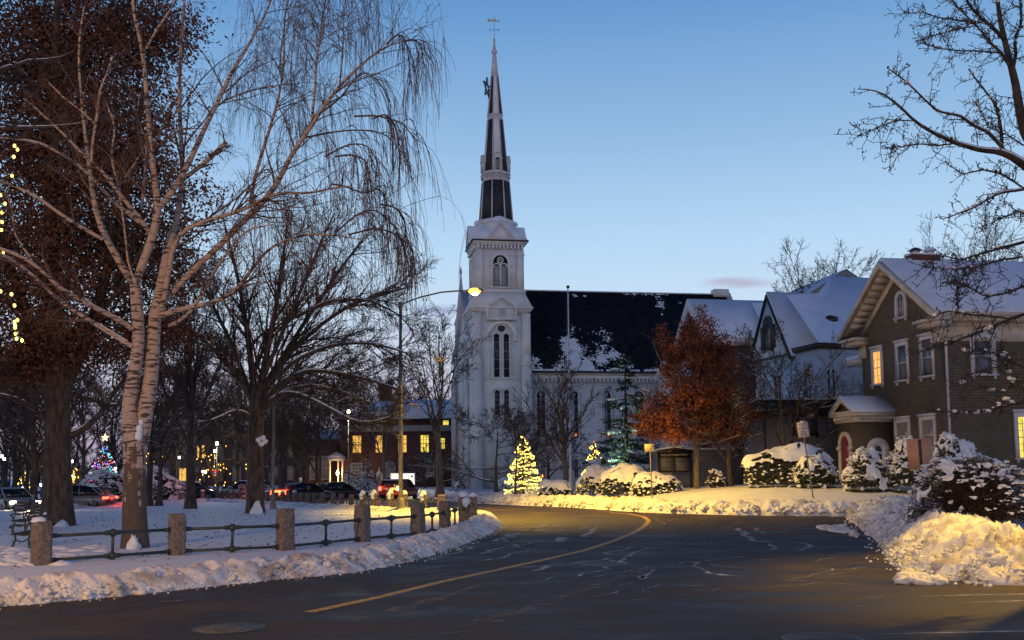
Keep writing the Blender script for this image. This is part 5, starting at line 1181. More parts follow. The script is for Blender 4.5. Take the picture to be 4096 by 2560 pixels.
def generic(name, label, base, H, r0, rng, group=None, vase=.0, fork=.28, nl=7, spread=(18, 45), k2=7, k3=8, k4=5, bark='bark_dark', twig='twig_dark', rmin=.010, snow=.5, width=1., leaves=0, leafmat='leaf_brown', leafsize=.09, lean=(0, 0), cat='bare tree', up=.25, droop=.0, limbL=(.62, .85), quick=False, tl=1.0):
    root = tree_obj(name, label, cat, base, group); b = np.array(base, float)
    n = 14; u = np.linspace(0, 1, n); tp = b+np.stack([lean[0]*u*H+.02*H*np.sin(u*5+rng.rand()*6)*u, lean[1]*u*H, u*H*.72], 1)
    tr = r0*(1-u*.86); tr[0] *= 1.45; tr[1] *= 1.12
    T, TR = tp[None], tr[None]
    l1, r1 = sprout(T, TR, nl, rng, fork, .98, spread, limbL, 12, .09, -up*.25, .18, .62, rmin, plen=np.array([H*.9]), shrink=.45, up0=up)
    l1[..., :2] = b[:2]+(l1[..., :2]-b[:2])*width
    l2, r2 = sprout(l1, r1, k2, rng, .15, .95, (25, 55), (.4, .62), 9, .13, -.06+droop, .2, .6, rmin, up0=.15)
    l3, r3_ = sprout(l2, r2, k3, rng, .1, 1, (25, 60), (.35*tl, .6*tl), 7, .16, -.03+droop, .3, .55, rmin)
    put(MB().tubes(T, TR, 12).tubes(l1, r1, 8), 'trunk', MT[bark], root)
    mb = MB().tubes(l2, r2, 5).tubes(l3, r3_, 3)
    tips = l3
    if k4:
        l4, r4 = sprout(l3, r3_, k4, rng, .1, 1, (25, 65), (.35*tl, .65*tl), 5, .18, droop, .5, .6, rmin*.8); mb.tubes(l4, r4, 3); tips = l4
    put(mb, 'branches', MT[twig], root)
    if snow:
        mb = MB(); snow_on(mb, l1, r1, rng, dens=snow); snow_on(mb, l2, np.maximum(r2, .018), rng, dens=snow, k=4)
        if snow > .5: snow_on(mb, l3, np.maximum(r3_, .014), rng, dens=snow*.75, k=3)
        put(mb, 'snow', MT['snow'], root)
    if leaves:
        ii = rng.randint(0, len(tips), leaves); jj = rng.randint(1, tips.shape[1], leaves)
        C = tips[ii, jj]+rng.randn(leaves, 3)*.12
        put(MB().quads(C, leafsize, rng), 'leaves', MT[leafmat], root, False)
    return root
def skirt_snow(root, base, r, h, seed, dx=0, dy=-.0):
    """snow plastered up one side of the foot of a trunk"""
    rng = np.random.RandomState(seed); V, Fc = ICO3; v = V.copy(); f = np.clip(v[:, 2], 0, 1)
    e_ = 1+.35*(vn(v[:, 0]*3+seed, v[:, 2]*3+v[:, 1]*2, seed)-.5); v[:, 0] *= .8*r*(1-f**1.6*.5)*e_; v[:, 1] *= .8*r*(1-f*.6); v[:, 2] = np.maximum(v[:, 2], -.05)*h*.6*e_*(1+.2*np.sin(v[:, 0]*9)); v[:, :2] += .02*rng.randn(len(v), 2)
    MB().add(v+np.array([base[0]+dx, base[1]+dy, base[2]]), Fc).build('foot_snow', MT['snow'], root, True, org=root.location)

# ---------------------------------------------------------------- weeping silver birch
def birch_mat():
    m = mat('bark_birch', (.5, .42, .38), .8); t = m.node_tree; L = t.links.new; p = t.nodes['Principled BSDF']
    tc = nn(m, 'ShaderNodeTexCoord'); 
    mp = nn(m, 'ShaderNodeMapping'); mp.inputs['Scale'].default_value = (2.2, 2.2, 12); L(tc.outputs['Object'], mp.inputs[0])
    n1 = nn(m, 'ShaderNodeTexNoise'); n1.inputs['Scale'].default_value = 1.5; n1.inputs['Detail'].default_value = 5; L(mp.outputs[0], n1.inputs['Vector'])
    r1 = nn(m, 'ShaderNodeValToRGB'); r1.color_ramp.elements[0].position = .41; r1.color_ramp.elements[1].position = .47; r1.color_ramp.elements[0].color = (.06, .045, .04, 1); r1.color_ramp.elements[1].color = (.43, .33, .285, 1); L(n1.outputs[0], r1.inputs[0])
    mp2 = nn(m, 'ShaderNodeMapping'); mp2.inputs['Scale'].default_value = (3, 3, .9); L(tc.outputs['Object'], mp2.inputs[0])
    n2 = nn(m, 'ShaderNodeTexNoise'); n2.inputs['Scale'].default_value = 2.2; n2.inputs['Detail'].default_value = 8; L(mp2.outputs[0], n2.inputs['Vector'])
    sp = nn(m, 'ShaderNodeSeparateXYZ'); L(tc.outputs['Object'], sp.inputs[0])
    mr = nn(m, 'ShaderNodeMapRange'); mr.inputs[1].default_value = .5; mr.inputs[2].default_value = 3.6; mr.inputs[3].default_value = .30; mr.inputs[4].default_value = -.10; L(sp.outputs[2], mr.inputs[0])
    ad = nn(m, 'ShaderNodeMath', operation='ADD'); L(n2.outputs[0], ad.inputs[0]); L(mr.outputs[0], ad.inputs[1])
    r2 = nn(m, 'ShaderNodeValToRGB'); r2.color_ramp.elements[0].position = .53; r2.color_ramp.elements[1].position = .60; L(ad.outputs[0], r2.inputs[0])
    n3 = nn(m, 'ShaderNodeTexNoise'); n3.inputs['Scale'].default_value = 9; n3.inputs['Detail'].default_value = 5; L(mp2.outputs[0], n3.inputs['Vector'])
    r3 = nn(m, 'ShaderNodeValToRGB'); r3.color_ramp.elements[0].color = (.045, .032, .024, 1); r3.color_ramp.elements[1].color = (.15, .105, .08, 1); L(n3.outputs[0], r3.inputs[0])
    mx = nn(m, 'ShaderNodeMix', data_type='RGBA'); L(r2.outputs[0], mx.inputs[0]); L(r1.outputs[0], mx.inputs[6]); L(r3.outputs[0], mx.inputs[7]); L(mx.outputs[2], p.inputs['Base Color'])
    b = nn(m, 'ShaderNodeBump'); b.inputs['Strength'].default_value = .8; b.inputs['Distance'].default_value = .03; L(ad.outputs[0], b.inputs['Height']); L(b.outputs[0], p.inputs['Normal'])
    return m
MT['bark_birch'] = birch_mat()
rng = np.random.RandomState(21)
s1 = 1/1.1816
def q1(l, r=None): return [(x*s1, y*s1, rr) for x, y, rr in l]
def q2(l): return [(800+x*s1, y*s1, rr) for x, y, rr in l]
BY = 27.2; b0_ = G(540, 2196)
birch = tree_obj('weeping_birch', 'tall weeping silver birch with pale forked trunk just behind the fence', 'birch tree', (b0_.x, b0_.y, .1))
LM = [
 interp([(540, 2215, 60), (540, 2130, 50), (537, 2000, 45), (538, 1900, 44), (540, 1800, 44), (533, 1740, 42), (520, 1700, 33), (515, 1640, 29), (525, 1560, 27), (545, 1450, 25), (556, 1360, 24), (552, 1270, 24), (545, 1200, 23), (540, 1130, 21)], BY, BY-.1, 40),
 interp([(556, 1800, 34), (572, 1700, 33), (590, 1600, 30), (606, 1500, 28), (612, 1380, 27), (620, 1260, 25), (640, 1180, 24), (655, 1110, 22), (668, 1020, 19), (690, 930, 16)], BY+.05, BY+.4, 40),
 interp(q1([(640, 1340, 19), (690, 1200, 21), (735, 1090, 20), (750, 990, 18), (735, 870, 15), (715, 740, 13), (705, 600, 12), (690, 420, 11), (678, 260, 9), (655, 150, 8), (622, 60, 7), (628, -40, 6)]), BY-.1, BY-1.2),
 interp(q1([(628, 1340, 18), (560, 1230, 17), (490, 1110, 15), (450, 1000, 13), (430, 850, 11), (412, 720, 9), (392, 540, 7), (370, 300, 6), (375, 150, 5), (400, 30, 4)]), BY-.1, BY-2.2),
 interp(q1([(750, 985, 15), (800, 930, 15), (860, 830, 14), (905, 750, 13), (950, 640, 12), (1020, 500, 10), (1090, 350, 9), (1140, 270, 8), (1200, 170, 6), (1270, 40, 5), (1300, -60, 4)]), BY-.4, BY+1.4),
 interp(q1([(770, 1330, 15), (800, 1180, 15), (835, 1060, 14), (855, 920, 13), (866, 790, 12), (852, 620, 10), (846, 430, 9), (856, 200, 8), (872, 0, 6), (880, -80, 5)]), BY+.3, BY+1.6),
 interp([(660, 1200, 15)]+[(x*s1, y*s1, r) for x, y, r in [(880, 1310, 15), (960, 1230, 15), (1040, 1160, 15), (1110, 1090, 15), (1190, 1000, 15)]]+q2([(280, 985, 14), (380, 850, 13), (430, 720, 11), (500, 640, 10), (560, 540, 9), (660, 400, 8), (720, 350, 7), (820, 250, 5), (880, 210, 4), (960, 190, 3), (1020, 190, 2)]), BY+.3, BY+.2, 30),
 interp(q2([(240, 960, 9), (260, 830, 8), (300, 700, 8), (345, 560, 7), (380, 430, 6), (400, 280, 5), (395, 120, 4), (420, -40, 3)]), BY+.6, BY+2.5),
 interp(q2([(530, 560, 7), (545, 400, 6), (555, 250, 5), (580, 100, 4), (600, -60, 3)]), BY+.4, BY-1.5),
 interp(q2([(660, 400, 5), (675, 250, 4), (680, 80, 3), (690, -60, 2.5)]), BY+.1, BY+1.5),
 interp(q2([(0, 650, 7), (60, 520, 6), (120, 470, 5), (250, 425, 4), (380, 400, 3), (470, 395, 2)]), BY+.8, BY+2.8),
 interp([(648, 1240, 13)]+[(x*s1, y*s1, r) for x, y, r in [(830, 1100, 12), (900, 1070, 11), (1020, 1030, 10), (1130, 1000, 9), (1200, 975, 8)]]+q2([(330, 910, 7), (500, 915, 6), (600, 905, 5), (650, 870, 4), (720, 880, 3)]), BY+.2, BY-1.6),
 interp(q1([(760, 1490, 14), (900, 1450, 12), (990, 1440, 11), (1100, 1390, 10), (1200, 1265, 9)])+q2([(255, 1250, 8), (340, 1160, 7), (500, 1105, 5), (600, 1108, 4), (700, 1120, 3), (790, 1140, 2)]), BY+.2, BY-2.5, 28),
 interp(q1([(800, 1540, 9), (880, 1500, 8), (960, 1390, 7), (1020, 1270, 7), (1075, 1195, 6), (1125, 1125, 5), (1180, 1080, 4), (1290, 1060, 3)]), BY, BY-2.8),
 interp(q1([(485, 1130, 9), (430, 1100, 9), (340, 1050, 8), (250, 985, 8), (160, 920, 7), (80, 885, 6), (0, 860, 6), (-120, 830, 5)]), BY-1.5, BY-3.5),
 interp(q1([(715, 1110, 13), (670, 1040, 12), (600, 960, 10), (530, 870, 9), (470, 790, 8), (390, 730, 7), (300, 630, 6), (230, 570, 5), (150, 490, 4), (110, 465, 3)]), BY-.2, BY-3.0),
 interp(q1([(700, 1080, 12), (610, 1010, 11), (530, 950, 9), (440, 840, 8), (370, 780, 7), (280, 720, 6), (180, 670, 6), (90, 658, 5), (0, 655, 5), (-90, 640, 4)]), BY-.3, BY+2.0),
 interp(q1([(635, 1560, 13), (560, 1510, 12), (420, 1440, 11), (290, 1370, 10), (190, 1270, 9), (110, 1215, 8), (0, 1175, 8), (-120, 1140, 7)]), BY-.2, BY-3.0),
 interp(q1([(630, 1640, 12), (500, 1560, 12), (400, 1500, 11), (290, 1430, 9), (200, 1340, 8), (110, 1265, 7), (0, 1195, 7), (-100, 1160, 6)]), BY-.2, BY+1.2),
 interp(q1([(430, 770, 8), (440, 650, 7), (460, 540, 6), (470, 430, 5), (500, 360, 4), (535, 260, 3)]), BY-1.6, BY-3),
 interp(q1([(455, 590, 5), (380, 520, 4), (300, 460, 4), (230, 390, 3)]), BY-1.8, BY-2.5),
 interp(q1([(670, 990, 8), (680, 880, 7), (690, 760, 6), (695, 660, 6)]), BY, BY+.8),
 interp(q1([(690, 230, 6), (740, 140, 6), (810, 40, 5), (850, -60, 4)]), BY-1.1, BY-.6),
 interp(q1([(860, 850, 12), (930, 800, 11), (1000, 740, 11), (1066, 674, 10)]), BY+.6, BY-.4),
 interp(q1([(640, 1340, 6), (600, 1230, 5), (597, 1150, 4), (560, 870, 7), (520, 740, 5), (550, 600, 4), (500, 480, 3)]), BY-.4, BY-1.2),
 interp(q1([(575, 860, 6), (640, 770, 5), (690, 680, 4), (740, 560, 4), (800, 470, 3)]), BY-.5, BY+.5),
 interp(q1([(150, 1230, 5), (70, 1110, 4), (60, 1010, 4), (30, 900, 3)]), BY-1, BY-2)]
mb = MB()
LM = [(P, Rr*(1 if i < 2 else .82)) for i, (P, Rr) in enumerate(LM)]
for P, Rr in LM: mb.tubes(P, Rr, 16 if Rr[0] > .15 else 10)
put(mb, 'trunk', MT['bark_birch'], birch)
NLM = 24
def rsz(P, Rr, n=NLM):
    u = np.linspace(0, 1, len(P)); v = np.linspace(0, 1, n); return np.stack([np.interp(v, u, P[:, k]) for k in range(3)], 1), np.interp(v, u, Rr)
LS = [rsz(*l) for l in LM[2:]]; LP = np.stack([l[0] for l in LS]); LR = np.stack([l[1] for l in LS])
mbt = MB(); mbw = MB()
a2, ar = sprout(LP, np.minimum(LR, .09), 9, rng, .22, 1., (25, 60), (.18, .42), 10, .11, .02, .25, .5, .006, up0=.12, shrink=.3, rmax=.035); mbt.tubes(a2, ar, 5)
a3, ar3 = sprout(a2, ar, 5, rng, .15, 1, (30, 60), (.35, .7), 9, .12, .14, .3, .55, .004); mbw.tubes(a3, ar3, 3)
a4, ar4 = sprout(a3, ar3, 4, rng, .1, 1, (25, 60), (.5, .9), 7, .1, .3, .5, .7, .0034); mbw.tubes(a4, ar4, 3)
# long hanging curtains on the outer right crown
sel = [4, 5, 6, 7, 8, 9, 10]
RP, RR = LP[sel], LR[sel]
w1, wr1 = sprout(RP, RR, 18, rng, .3, 1., (25, 65), (1.1, 2.6), 11, .11, .02, .25, .5, .006, plen=np.full(len(sel), 1.0), shrink=.0, rmax=.022, up0=.1); mbt.tubes(w1, wr1, 4)
w2, wr2 = sprout(w1, wr1, 5, rng, .2, 1., (20, 60), (.9, 2.0), 13, .05, .55, .5, .5, .0036, plen=np.full(len(w1), 1.0), shrink=.0, rmax=.008); mbw.tubes(w2, wr2, 3)
w3, wr3 = sprout(w2, wr2, 3, rng, .15, .9, (10, 35), (.5, 1.0), 8, .04, .5, .6, .8, .0034, shrink=.2); mbw.tubes(w3, wr3, 3)
# drooping ends of the right side limbs
for l in ([(960, 195), (1010, 185), (1045, 210), (1058, 300)], [(880, 210), (940, 150), (975, 190), (990, 300), (1000, 420)], [(820, 560), (880, 530), (930, 600), (945, 760), (940, 860)], [(730, 550), (830, 545), (960, 580), (1000, 640), (1035, 670)], [(500, 650), (620, 625), (740, 612), (880, 628), (950, 720)],
          [(590, 740), (700, 680), (790, 680), (840, 760), (850, 860)], [(620, 870), (700, 880), (780, 930), (850, 870), (890, 960), (900, 1150)], [(700, 1110), (820, 1080), (900, 1090), (1000, 1160), (1018, 1280)], [(850, 965), (930, 980), (970, 1040), (970, 1200)], [(640, 740), (720, 730), (790, 760), (800, 850)], [(560, 540), (660, 470), (760, 330), (830, 360), (900, 480)], [(640, 1100), (740, 1010), (830, 980), (940, 1090), (990, 1260)]):
    P, Rr = interp([(800+x*s1, y*s1, 4.2-2.8*i/len(l)) for i, (x, y) in enumerate(l)], BY+rng.uniform(-1.2, 1.2), BY+rng.uniform(-1.5, 1.5), 16)
    mbt.tubes(P, Rr, 5)
    c1, cr1 = sprout(P[None], Rr[None], 24, rng, .15, 1, (20, 60), (.8, 2.2), 13, .06, .50, .5, .5, .0036, plen=np.array([1.]), shrink=0, rmax=.010); mbw.tubes(c1, cr1, 3)
    c2, cr2 = sprout(c1, cr1, 3, rng, .1, .8, (10, 35), (.4, .9), 8, .04, .5, .6, .8, .0034); mbw.tubes(c2, cr2, 3)
put(mbt, 'branches', MT['twig_birch'], birch); put(mbw, 'hanging_twigs', MT['twig_birch'], birch)
mb = MB(); snow_on(mb, LP, LR*.7, rng, thr=.75, dens=.5, frac=.6, k=6); snow_on(mb, np.stack([rsz(*l)[0] for l in LM[12:19]]), np.stack([rsz(*l)[1] for l in LM[12:19]]), rng, thr=.85, dens=.6, frac=.6, k=6)
put(mb, 'snow', MT['snow'], birch)
fs = at(516, 2175, BY-.35); skirt_snow(birch, (fs.x+.12, BY-.42, .05), .24, .78, 3)
cs = at(562, 1745, BY); mb = MB().blobs(np.array([(cs.x, BY-.18, cs.z), (cs.x+.02, BY-.16, cs.z+.18), (cs.x+.05, BY-.12, cs.z+.36)]), [.11, .09, .06], rng, 1.5, .06); put(mb, 'fork_snow', MT['snow_smooth'], birch)

# ---------------------------------------------------------------- big oak with brown leaves, left
rng = np.random.RandomState(5)
def leafy(name, label, bpx, bpy, rpx, Y, crowns, nleaf, limbs, seed, H=15, size=.075, group=None):
    rng = np.random.RandomState(seed); b = at(bpx, bpy, Y); root = tree_obj(name, label, 'oak tree', (b.x, b.y, .1), group)
    L_ = [interp([(x, y, r) for x, y, r in l], Y+d0, Y+d1, NLM) for l, d0, d1 in limbs]
    mb = MB()
    for P, Rr in L_: mb.tubes(P, Rr, 14 if Rr[0] > .2 else 8)
    put(mb, 'trunk', MT['bark_dark'], root)
    LP_ = np.stack([l[0] for l in L_[1:]]); LR_ = np.stack([l[1] for l in L_[1:]])
    a2, r2 = sprout(LP_, LR_, 9, rng, .15, 1, (25, 65), (.3, .55), 10, .13, .0, .2, .5, .012, up0=.1, rmax=.12); a3, r3_ = sprout(a2, r2, 7, rng, .1, 1, (25, 65), (.35, .65), 7, .16, 0, .3, .5, .009)
    a4, r4 = sprout(a3, r3_, 4, rng, .1, 1, (25, 65), (.4, .7), 5, .18, 0.03, .5, .6, .007)
    put(MB().tubes(a2, r2, 5).tubes(a3, r3_, 3).tubes(a4, r4, 3), 'branches', MT['twig_dark'], root)
    mb = MB(); snow_on(mb, LP_, LR_, rng, dens=.7); snow_on(mb, a2, r2, rng, dens=.35, k=4); put(mb, 'snow', MT['snow'], root)
    C = []
    for (cx, cy, rx, ry, dy, w) in crowns:
        n = int(nleaf*w); c = at(cx, cy, Y+dy); sx = rx*Y/4096; sz = ry*Y/4096
        m = n//44; p = rng.randn(m, 3); p = norm(p)*(rng.rand(m, 1)**.36)*(1+.22*rng.randn(m, 1)); p = p*np.array([sx, max(sx*.8, 2), sz])+np.array(c)
        q = np.repeat(p, 44, 0)+rng.randn(m*44, 3)*np.array([.46, .46, .26]); C.append(q)
    C = np.concatenate(C); C = C[C[:, 2] > 2.5]
    put(MB().quads(C, size, rng), 'leaves', MT['leaf_brown'], root, False)
    return root
# limbs in photograph pixels
big = leafy('oak_tree', 'massive dark oak keeping its brown leaves, left of the birch', 228, 2100, 50, 40,
    [(150, 250, 260, 330, 1, .20), (420, 180, 330, 260, 3, .17), (230, 620, 300, 300, 0, .22), (500, 560, 230, 300, 3, .12), (120, 1050, 300, 300, -1, .18), (420, 980, 260, 260, 2, .13), (640, 110, 150, 150, 3, .04), (250, 1380, 240, 150, 0, .09), (620, 1080, 160, 220, 2, .05), (700, 850, 150, 200, 4, .035), (600, 1330, 200, 120, 3, .05), (90, 1450, 160, 100, 0, .04)], 84000,
    [([(228, 2120, 74), (228, 2040, 58), (230, 1900, 52), (232, 1700, 50), (230, 1600, 50), (222, 1450, 44), (215, 1200, 38), (210, 900, 30), (200, 600, 24), (215, 300, 18), (230, 0, 12)], 0, 0),
     ([(250, 1560, 30), (330, 1400, 26), (400, 1200, 22), (460, 950, 18), (520, 700, 14), (560, 450, 10), (600, 200, 7)], 0, 3), ([(215, 1500, 28), (140, 1350, 24), (70, 1150, 20), (0, 950, 16), (-60, 700, 12)], 0, -2),
     ([(275, 1745, 16), (330, 1722, 13), (400, 1660, 12), (440, 1590, 10), (480, 1540, 9), (520, 1490, 7), (600, 1440, 5)], 0, -1.5), ([(200, 1690, 12), (150, 1650, 10), (80, 1600, 9), (0, 1580, 8), (-80, 1560, 6)], 0, -2),
     ([(215, 1250, 20), (120, 1050, 15), (30, 1040, 12), (-80, 1030, 9)], 0, -3), ([(210, 900, 18), (320, 760, 14), (480, 640, 11), (640, 520, 7)], 0, 2), ([(205, 620, 16), (100, 520, 13), (0, 505, 11), (-100, 510, 8)], 0, -4),
     ([(210, 500, 14), (120, 330, 11), (60, 260, 10), (0, 280, 9), (-60, 300, 7)], 0, -3), ([(212, 420, 12), (330, 250, 9), (420, 60, 7), (500, -80, 5)], 0, 2), ([(222, 1400, 18), (330, 1300, 14), (440, 1270, 11), (520, 1240, 8)], 0, 3),
     ([(60, 265, 8), (110, 245, 8), (180, 240, 6), (250, 228, 3), (300, 200, 1.2)], -3, -4), ([(-60, 520, 9), (60, 512, 8), (200, 508, 6), (320, 495, 3), (380, 470, 1.2)], -4, -5)], 31)
skirt_snow(big, (at(180, 2080, 39.4).x-.05, 39.35, .05), .30, .95, 9); skirt_snow(big, (at(248, 2095, 39.4).x+.02, 39.2, .05), .40, .5, 10)
# warm light strings hung in it
def string_lights(parent, name, C, r, m, stretch=1.6):
    V, Fc = _OCT; C = np.asarray(C); v = (V*np.array([1, 1, stretch])*r)[None]+C[:, None]
    f = (Fc[None]+(np.arange(len(C))*len(V))[:, None, None]).reshape(-1, 3)
    mb = MB(); mb.add(v.reshape(-1, 3), f); o = mb.build(name, MT[m], parent, org=parent.location if parent else None); return o
_OCT = (np.array([(1, 0, 0), (0, 1, 0), (-1, 0, 0), (0, -1, 0), (0, 0, 1), (0, 0, -1)], float), np.array([(0, 1, 4), (1, 2, 4), (2, 3, 4), (3, 0, 4), (1, 0, 5), (2, 1, 5), (3, 2, 5), (0, 3, 5)]))
C = [tuple(at(x, y, 36+rng.uniform(-.3, .3))) for x, y in [(58, 583), (70, 598), (55, 627), (48, 703), (2, 780), (20, 815), (8, 850), (8, 888), (2, 1165), (46, 1177), (58, 1222), (70, 1280), (58, 1288), (60, 1310), (62, 1335), (66, 1355), (88, 1362), (60, 1300), (12, 1010), (6, 920)]]
fl = thing('light_string', 'warm string lights hanging down through the leaves of the dark oak', 'string lights', C[3])
m_b = MB().blobs(np.array(list(C)*1), .05, rng, 1.3, .0); m_b.build('bulbs', MT['bulb_warm'], fl, True, org=fl.location)
MB().tube(smooth_line(np.array(sorted(C, key=lambda p: -p[2])), 1), .012, 4).build('wire', MT['black'], fl).data.transform(Matrix.Translation(-fl.location))

# ---------------------------------------------------------------- spreading bare elm in the middle of the common
rng = np.random.RandomState(8); EY = 51; eb = G(1020, 2052)
elm = tree_obj('bare_elm', 'broad dark bare elm with snowy low limbs in the middle of the common', 'elm tree', (eb.x, eb.y, .1))
EL = [([(1020, 2070, 44), (1021, 2030, 36), (1022, 1900, 33), (1022, 1760, 31), (1025, 1650, 30), (1028, 1560, 26)], 0, 0),
      ([(1025, 1640, 20), (1050, 1500, 18), (1080, 1350, 15), (1110, 1200, 12), (1130, 1050, 9), (1150, 900, 6)], 0, 1), ([(1022, 1620, 22), (1005, 1450, 18), (985, 1300, 14), (960, 1150, 11), (930, 1020, 8), (900, 900, 5)], 0, 2),
      ([(1035, 1660, 17), (1085, 1600, 16), (1150, 1565, 14), (1230, 1590, 12), (1330, 1640, 10), (1420, 1690, 8), (1500, 1690, 6), (1580, 1660, 4)], 0, -3), ([(1032, 1640, 15), (1120, 1530, 14), (1230, 1480, 12), (1350, 1490, 10), (1480, 1520, 8), (1600, 1560, 5)], 0, -1),
      ([(1040, 1600, 15), (1150, 1420, 13), (1280, 1300, 11), (1400, 1220, 9), (1520, 1180, 7), (1630, 1150, 4)], 0, 1), ([(1045, 1560, 14), (1180, 1350, 12), (1290, 1180, 10), (1380, 1050, 8), (1450, 960, 5)], 0, 3), ([(1050, 1520, 13), (1150, 1280, 11), (1230, 1100, 9), (1300, 930, 6), (1340, 850, 4)], 0, -2),
      ([(1015, 1690, 13), (980, 1650, 11), (930, 1645, 10), (880, 1670, 9), (830, 1688, 8), (780, 1690, 6)], 0, -3), ([(1015, 1620, 14), (940, 1480, 12), (860, 1400, 10), (780, 1330, 8), (700, 1280, 5)], 0, -1), ([(1012, 1600, 13), (930, 1380, 11), (850, 1220, 9), (790, 1080, 6)], 0, 2),
      ([(1030, 1580, 12), (1180, 1440, 10), (1320, 1380, 9), (1460, 1370, 7), (1600, 1400, 5), (1660, 1430, 3)], 0, -2), ([(1035, 1620, 12), (1140, 1560, 10), (1250, 1540, 9), (1380, 1570, 7), (1500, 1620, 5)], 0, 3), ([(1180, 1270, 9), (1320, 1200, 8), (1480, 1200, 6), (1600, 1260, 4), (1655, 1330, 3)], 0, 0)]
EI = [interp(l, EY+a, EY+b, NLM) for l, a, b in EL]
EI = [(P, Rr*(1 if i == 0 else .72)) for i, (P, Rr) in enumerate(EI)]
mb = MB(); [mb.tubes(P, Rr, 10) for P, Rr in EI]; put(mb, 'trunk', MT['bark_dark'], elm)
LP_ = np.stack([e[0] for e in EI[1:]]); LR_ = np.stack([e[1] for e in EI[1:]])
a2, r2 = sprout(LP_, LR_, 22, rng, .12, 1, (20, 50), (.28, .52), 10, .1, -.03, .2, .5, .013, up0=.12, rmax=.08); a3, r3_ = sprout(a2, r2, 10, rng, .1, 1, (20, 50), (.35, .65), 7, .13, 0, .3, .5, .010); a4, r4 = sprout(a3, r3_, 4, rng, .1, 1, (20, 50), (.4, .75), 5, .13, .0, .5, .6, .009)
put(MB().tubes(a2, r2, 5).tubes(a3, r3_, 3).tubes(a4, r4, 3), 'branches', MT['twig_dark'], elm)
mb = MB(); snow_on(mb, LP_, LR_*1.15, rng, dens=.85, frac=.7); snow_on(mb, a2, r2, rng, dens=.45, k=4); put(mb, 'snow', MT['snow'], elm)
skirt_snow(elm, (at(1030, 2050, 50.6).x, 50.35, .05), .42, 1.15, 12)
mb = MB().blobs(np.array([tuple(at(x, y, 50.4)) for x, y in ((1045, 1775), (1035, 1760), (1060, 1765), (1052, 1752))]), .14, rng, 1, .1); put(mb, 'fork_snow', MT['snow'], elm)

# ---------------------------------------------------------------- other bare trees
def gp(px, py): g = G(px, py); return (g.x, g.y, 0.08)
generic('bare_tree', 'vase shaped bare tree between the birch and the elm', gp(762, 2044), 14.0, .28, np.random.RandomState(3), nl=11, fork=.33, spread=(14, 34), k2=8, k3=7, k4=4, up=.5, snow=.35, tl=.95, leaves=9000, leafsize=.055, group='bare trees on the common')
t2_ = generic('bare_tree', 'slim dark bare tree right behind the birch trunk', gp(594, 2032), 11.0, .24, np.random.RandomState(4), nl=9, fork=.4, k2=8, k3=8, k4=4, up=.35, snow=.4, leaves=12000, leafsize=.06, group='bare trees on the common')
generic('bare_tree', 'small crooked bare tree with a snowy low fork beside the birch', gp(636, 2032), 7.5, .2, np.random.RandomState(9), nl=7, fork=.35, k2=6, k3=6, k4=3, up=.15, snow=.85, group='bare trees on the common')
generic('bare_tree', 'bare tree forking low at the left edge of the common', gp(130, 2040), 11, .26, np.random.RandomState(12), nl=9, fork=.22, k2=8, k3=8, k4=4, up=.2, snow=.7, group='bare trees on the common')
YT = 74; 
def far(px, Y, z=None):
    p = at(px, 1890, Y); return (p.x, Y, float(zl(p.x, Y)) if z is None else z)
tw = dict(rmin=.013)
generic('young_tree', 'bare street tree lit yellow by the lamp, left of the church tower', far(1760, 74), 13.5, .27, np.random.RandomState(14), nl=10, fork=.30, spread=(18, 42), k2=7, k3=7, k4=3, bark='bark_young', up=.4, snow=.3, group='young street trees', **tw)
generic('young_tree', 'thin bare sapling standing in front of the taller lit fir', far(2062, 70), 6.8, .09, np.random.RandomState(15), nl=7, fork=.4, spread=(15, 35), k2=5, k3=4, k4=0, bark='bark_young', up=.5, snow=.15, group='young street trees', **tw)
generic('young_tree', 'bare street tree with lit bark in front of the flagpole', far(2262, 70), 9.6, .22, np.random.RandomState(16), nl=11, fork=.27, spread=(22, 48), k2=7, k3=6, k4=2, bark='bark_young', up=.35, snow=.2, group='young street trees', **tw)
generic('young_tree', 'slender bare tree before the brick hall windows', far(1537, 104), 10, .22, np.random.RandomState(17), nl=10, fork=.4, spread=(18, 40), k2=6, k3=6, k4=2, bark='bark_young', up=.4, snow=.4, group='young street trees', rmin=.018)
generic('crabapple_tree', 'low wide dark crabapple dusted with snow against the church tower', far(1985, 92), 8.2, .17, np.random.RandomState(18), nl=12, fork=.12, spread=(45, 78), k2=9, k3=9, k4=5, up=.05, snow=.8, width=1.5, rmin=.017, cat='crabapple tree', droop=.03)
generic('crabapple_tree', 'twisted snowy crabapple between the two lit firs', far(2190, 96), 7.4, .15, np.random.RandomState(19), nl=9, fork=.12, spread=(40, 75), k2=8, k3=8, k4=4, up=.05, snow=.8, width=1.3, rmin=.017, cat='crabapple tree', droop=.03)
generic('snowy_tree', 'many stemmed snowy tree before the low brick building', far(2920, 60), 6.4, .17, np.random.RandomState(20), nl=11, fork=.05, spread=(22, 55), k2=8, k3=7, k4=4, up=.2, snow=.95, width=1.35, rmin=.013, cat='ornamental tree')
generic('snowy_tree', 'frosted fine twigged tree against the pale clapboard wall', far(3140, 59), 9.3, .15, np.random.RandomState(22), nl=10, fork=.08, spread=(20, 55), k2=8, k3=8, k4=4, up=.15, snow=.95, width=1.2, rmin=.012, cat='ornamental tree')
generic('snowy_tree', 'small snowy tree left of the lit white church sign', far(1700, 100), 5.0, .12, np.random.RandomState(23), nl=9, fork=.05, spread=(40, 70), k2=7, k3=6, k4=3, up=.05, snow=.95, width=1.3, rmin=.016, cat='ornamental tree')
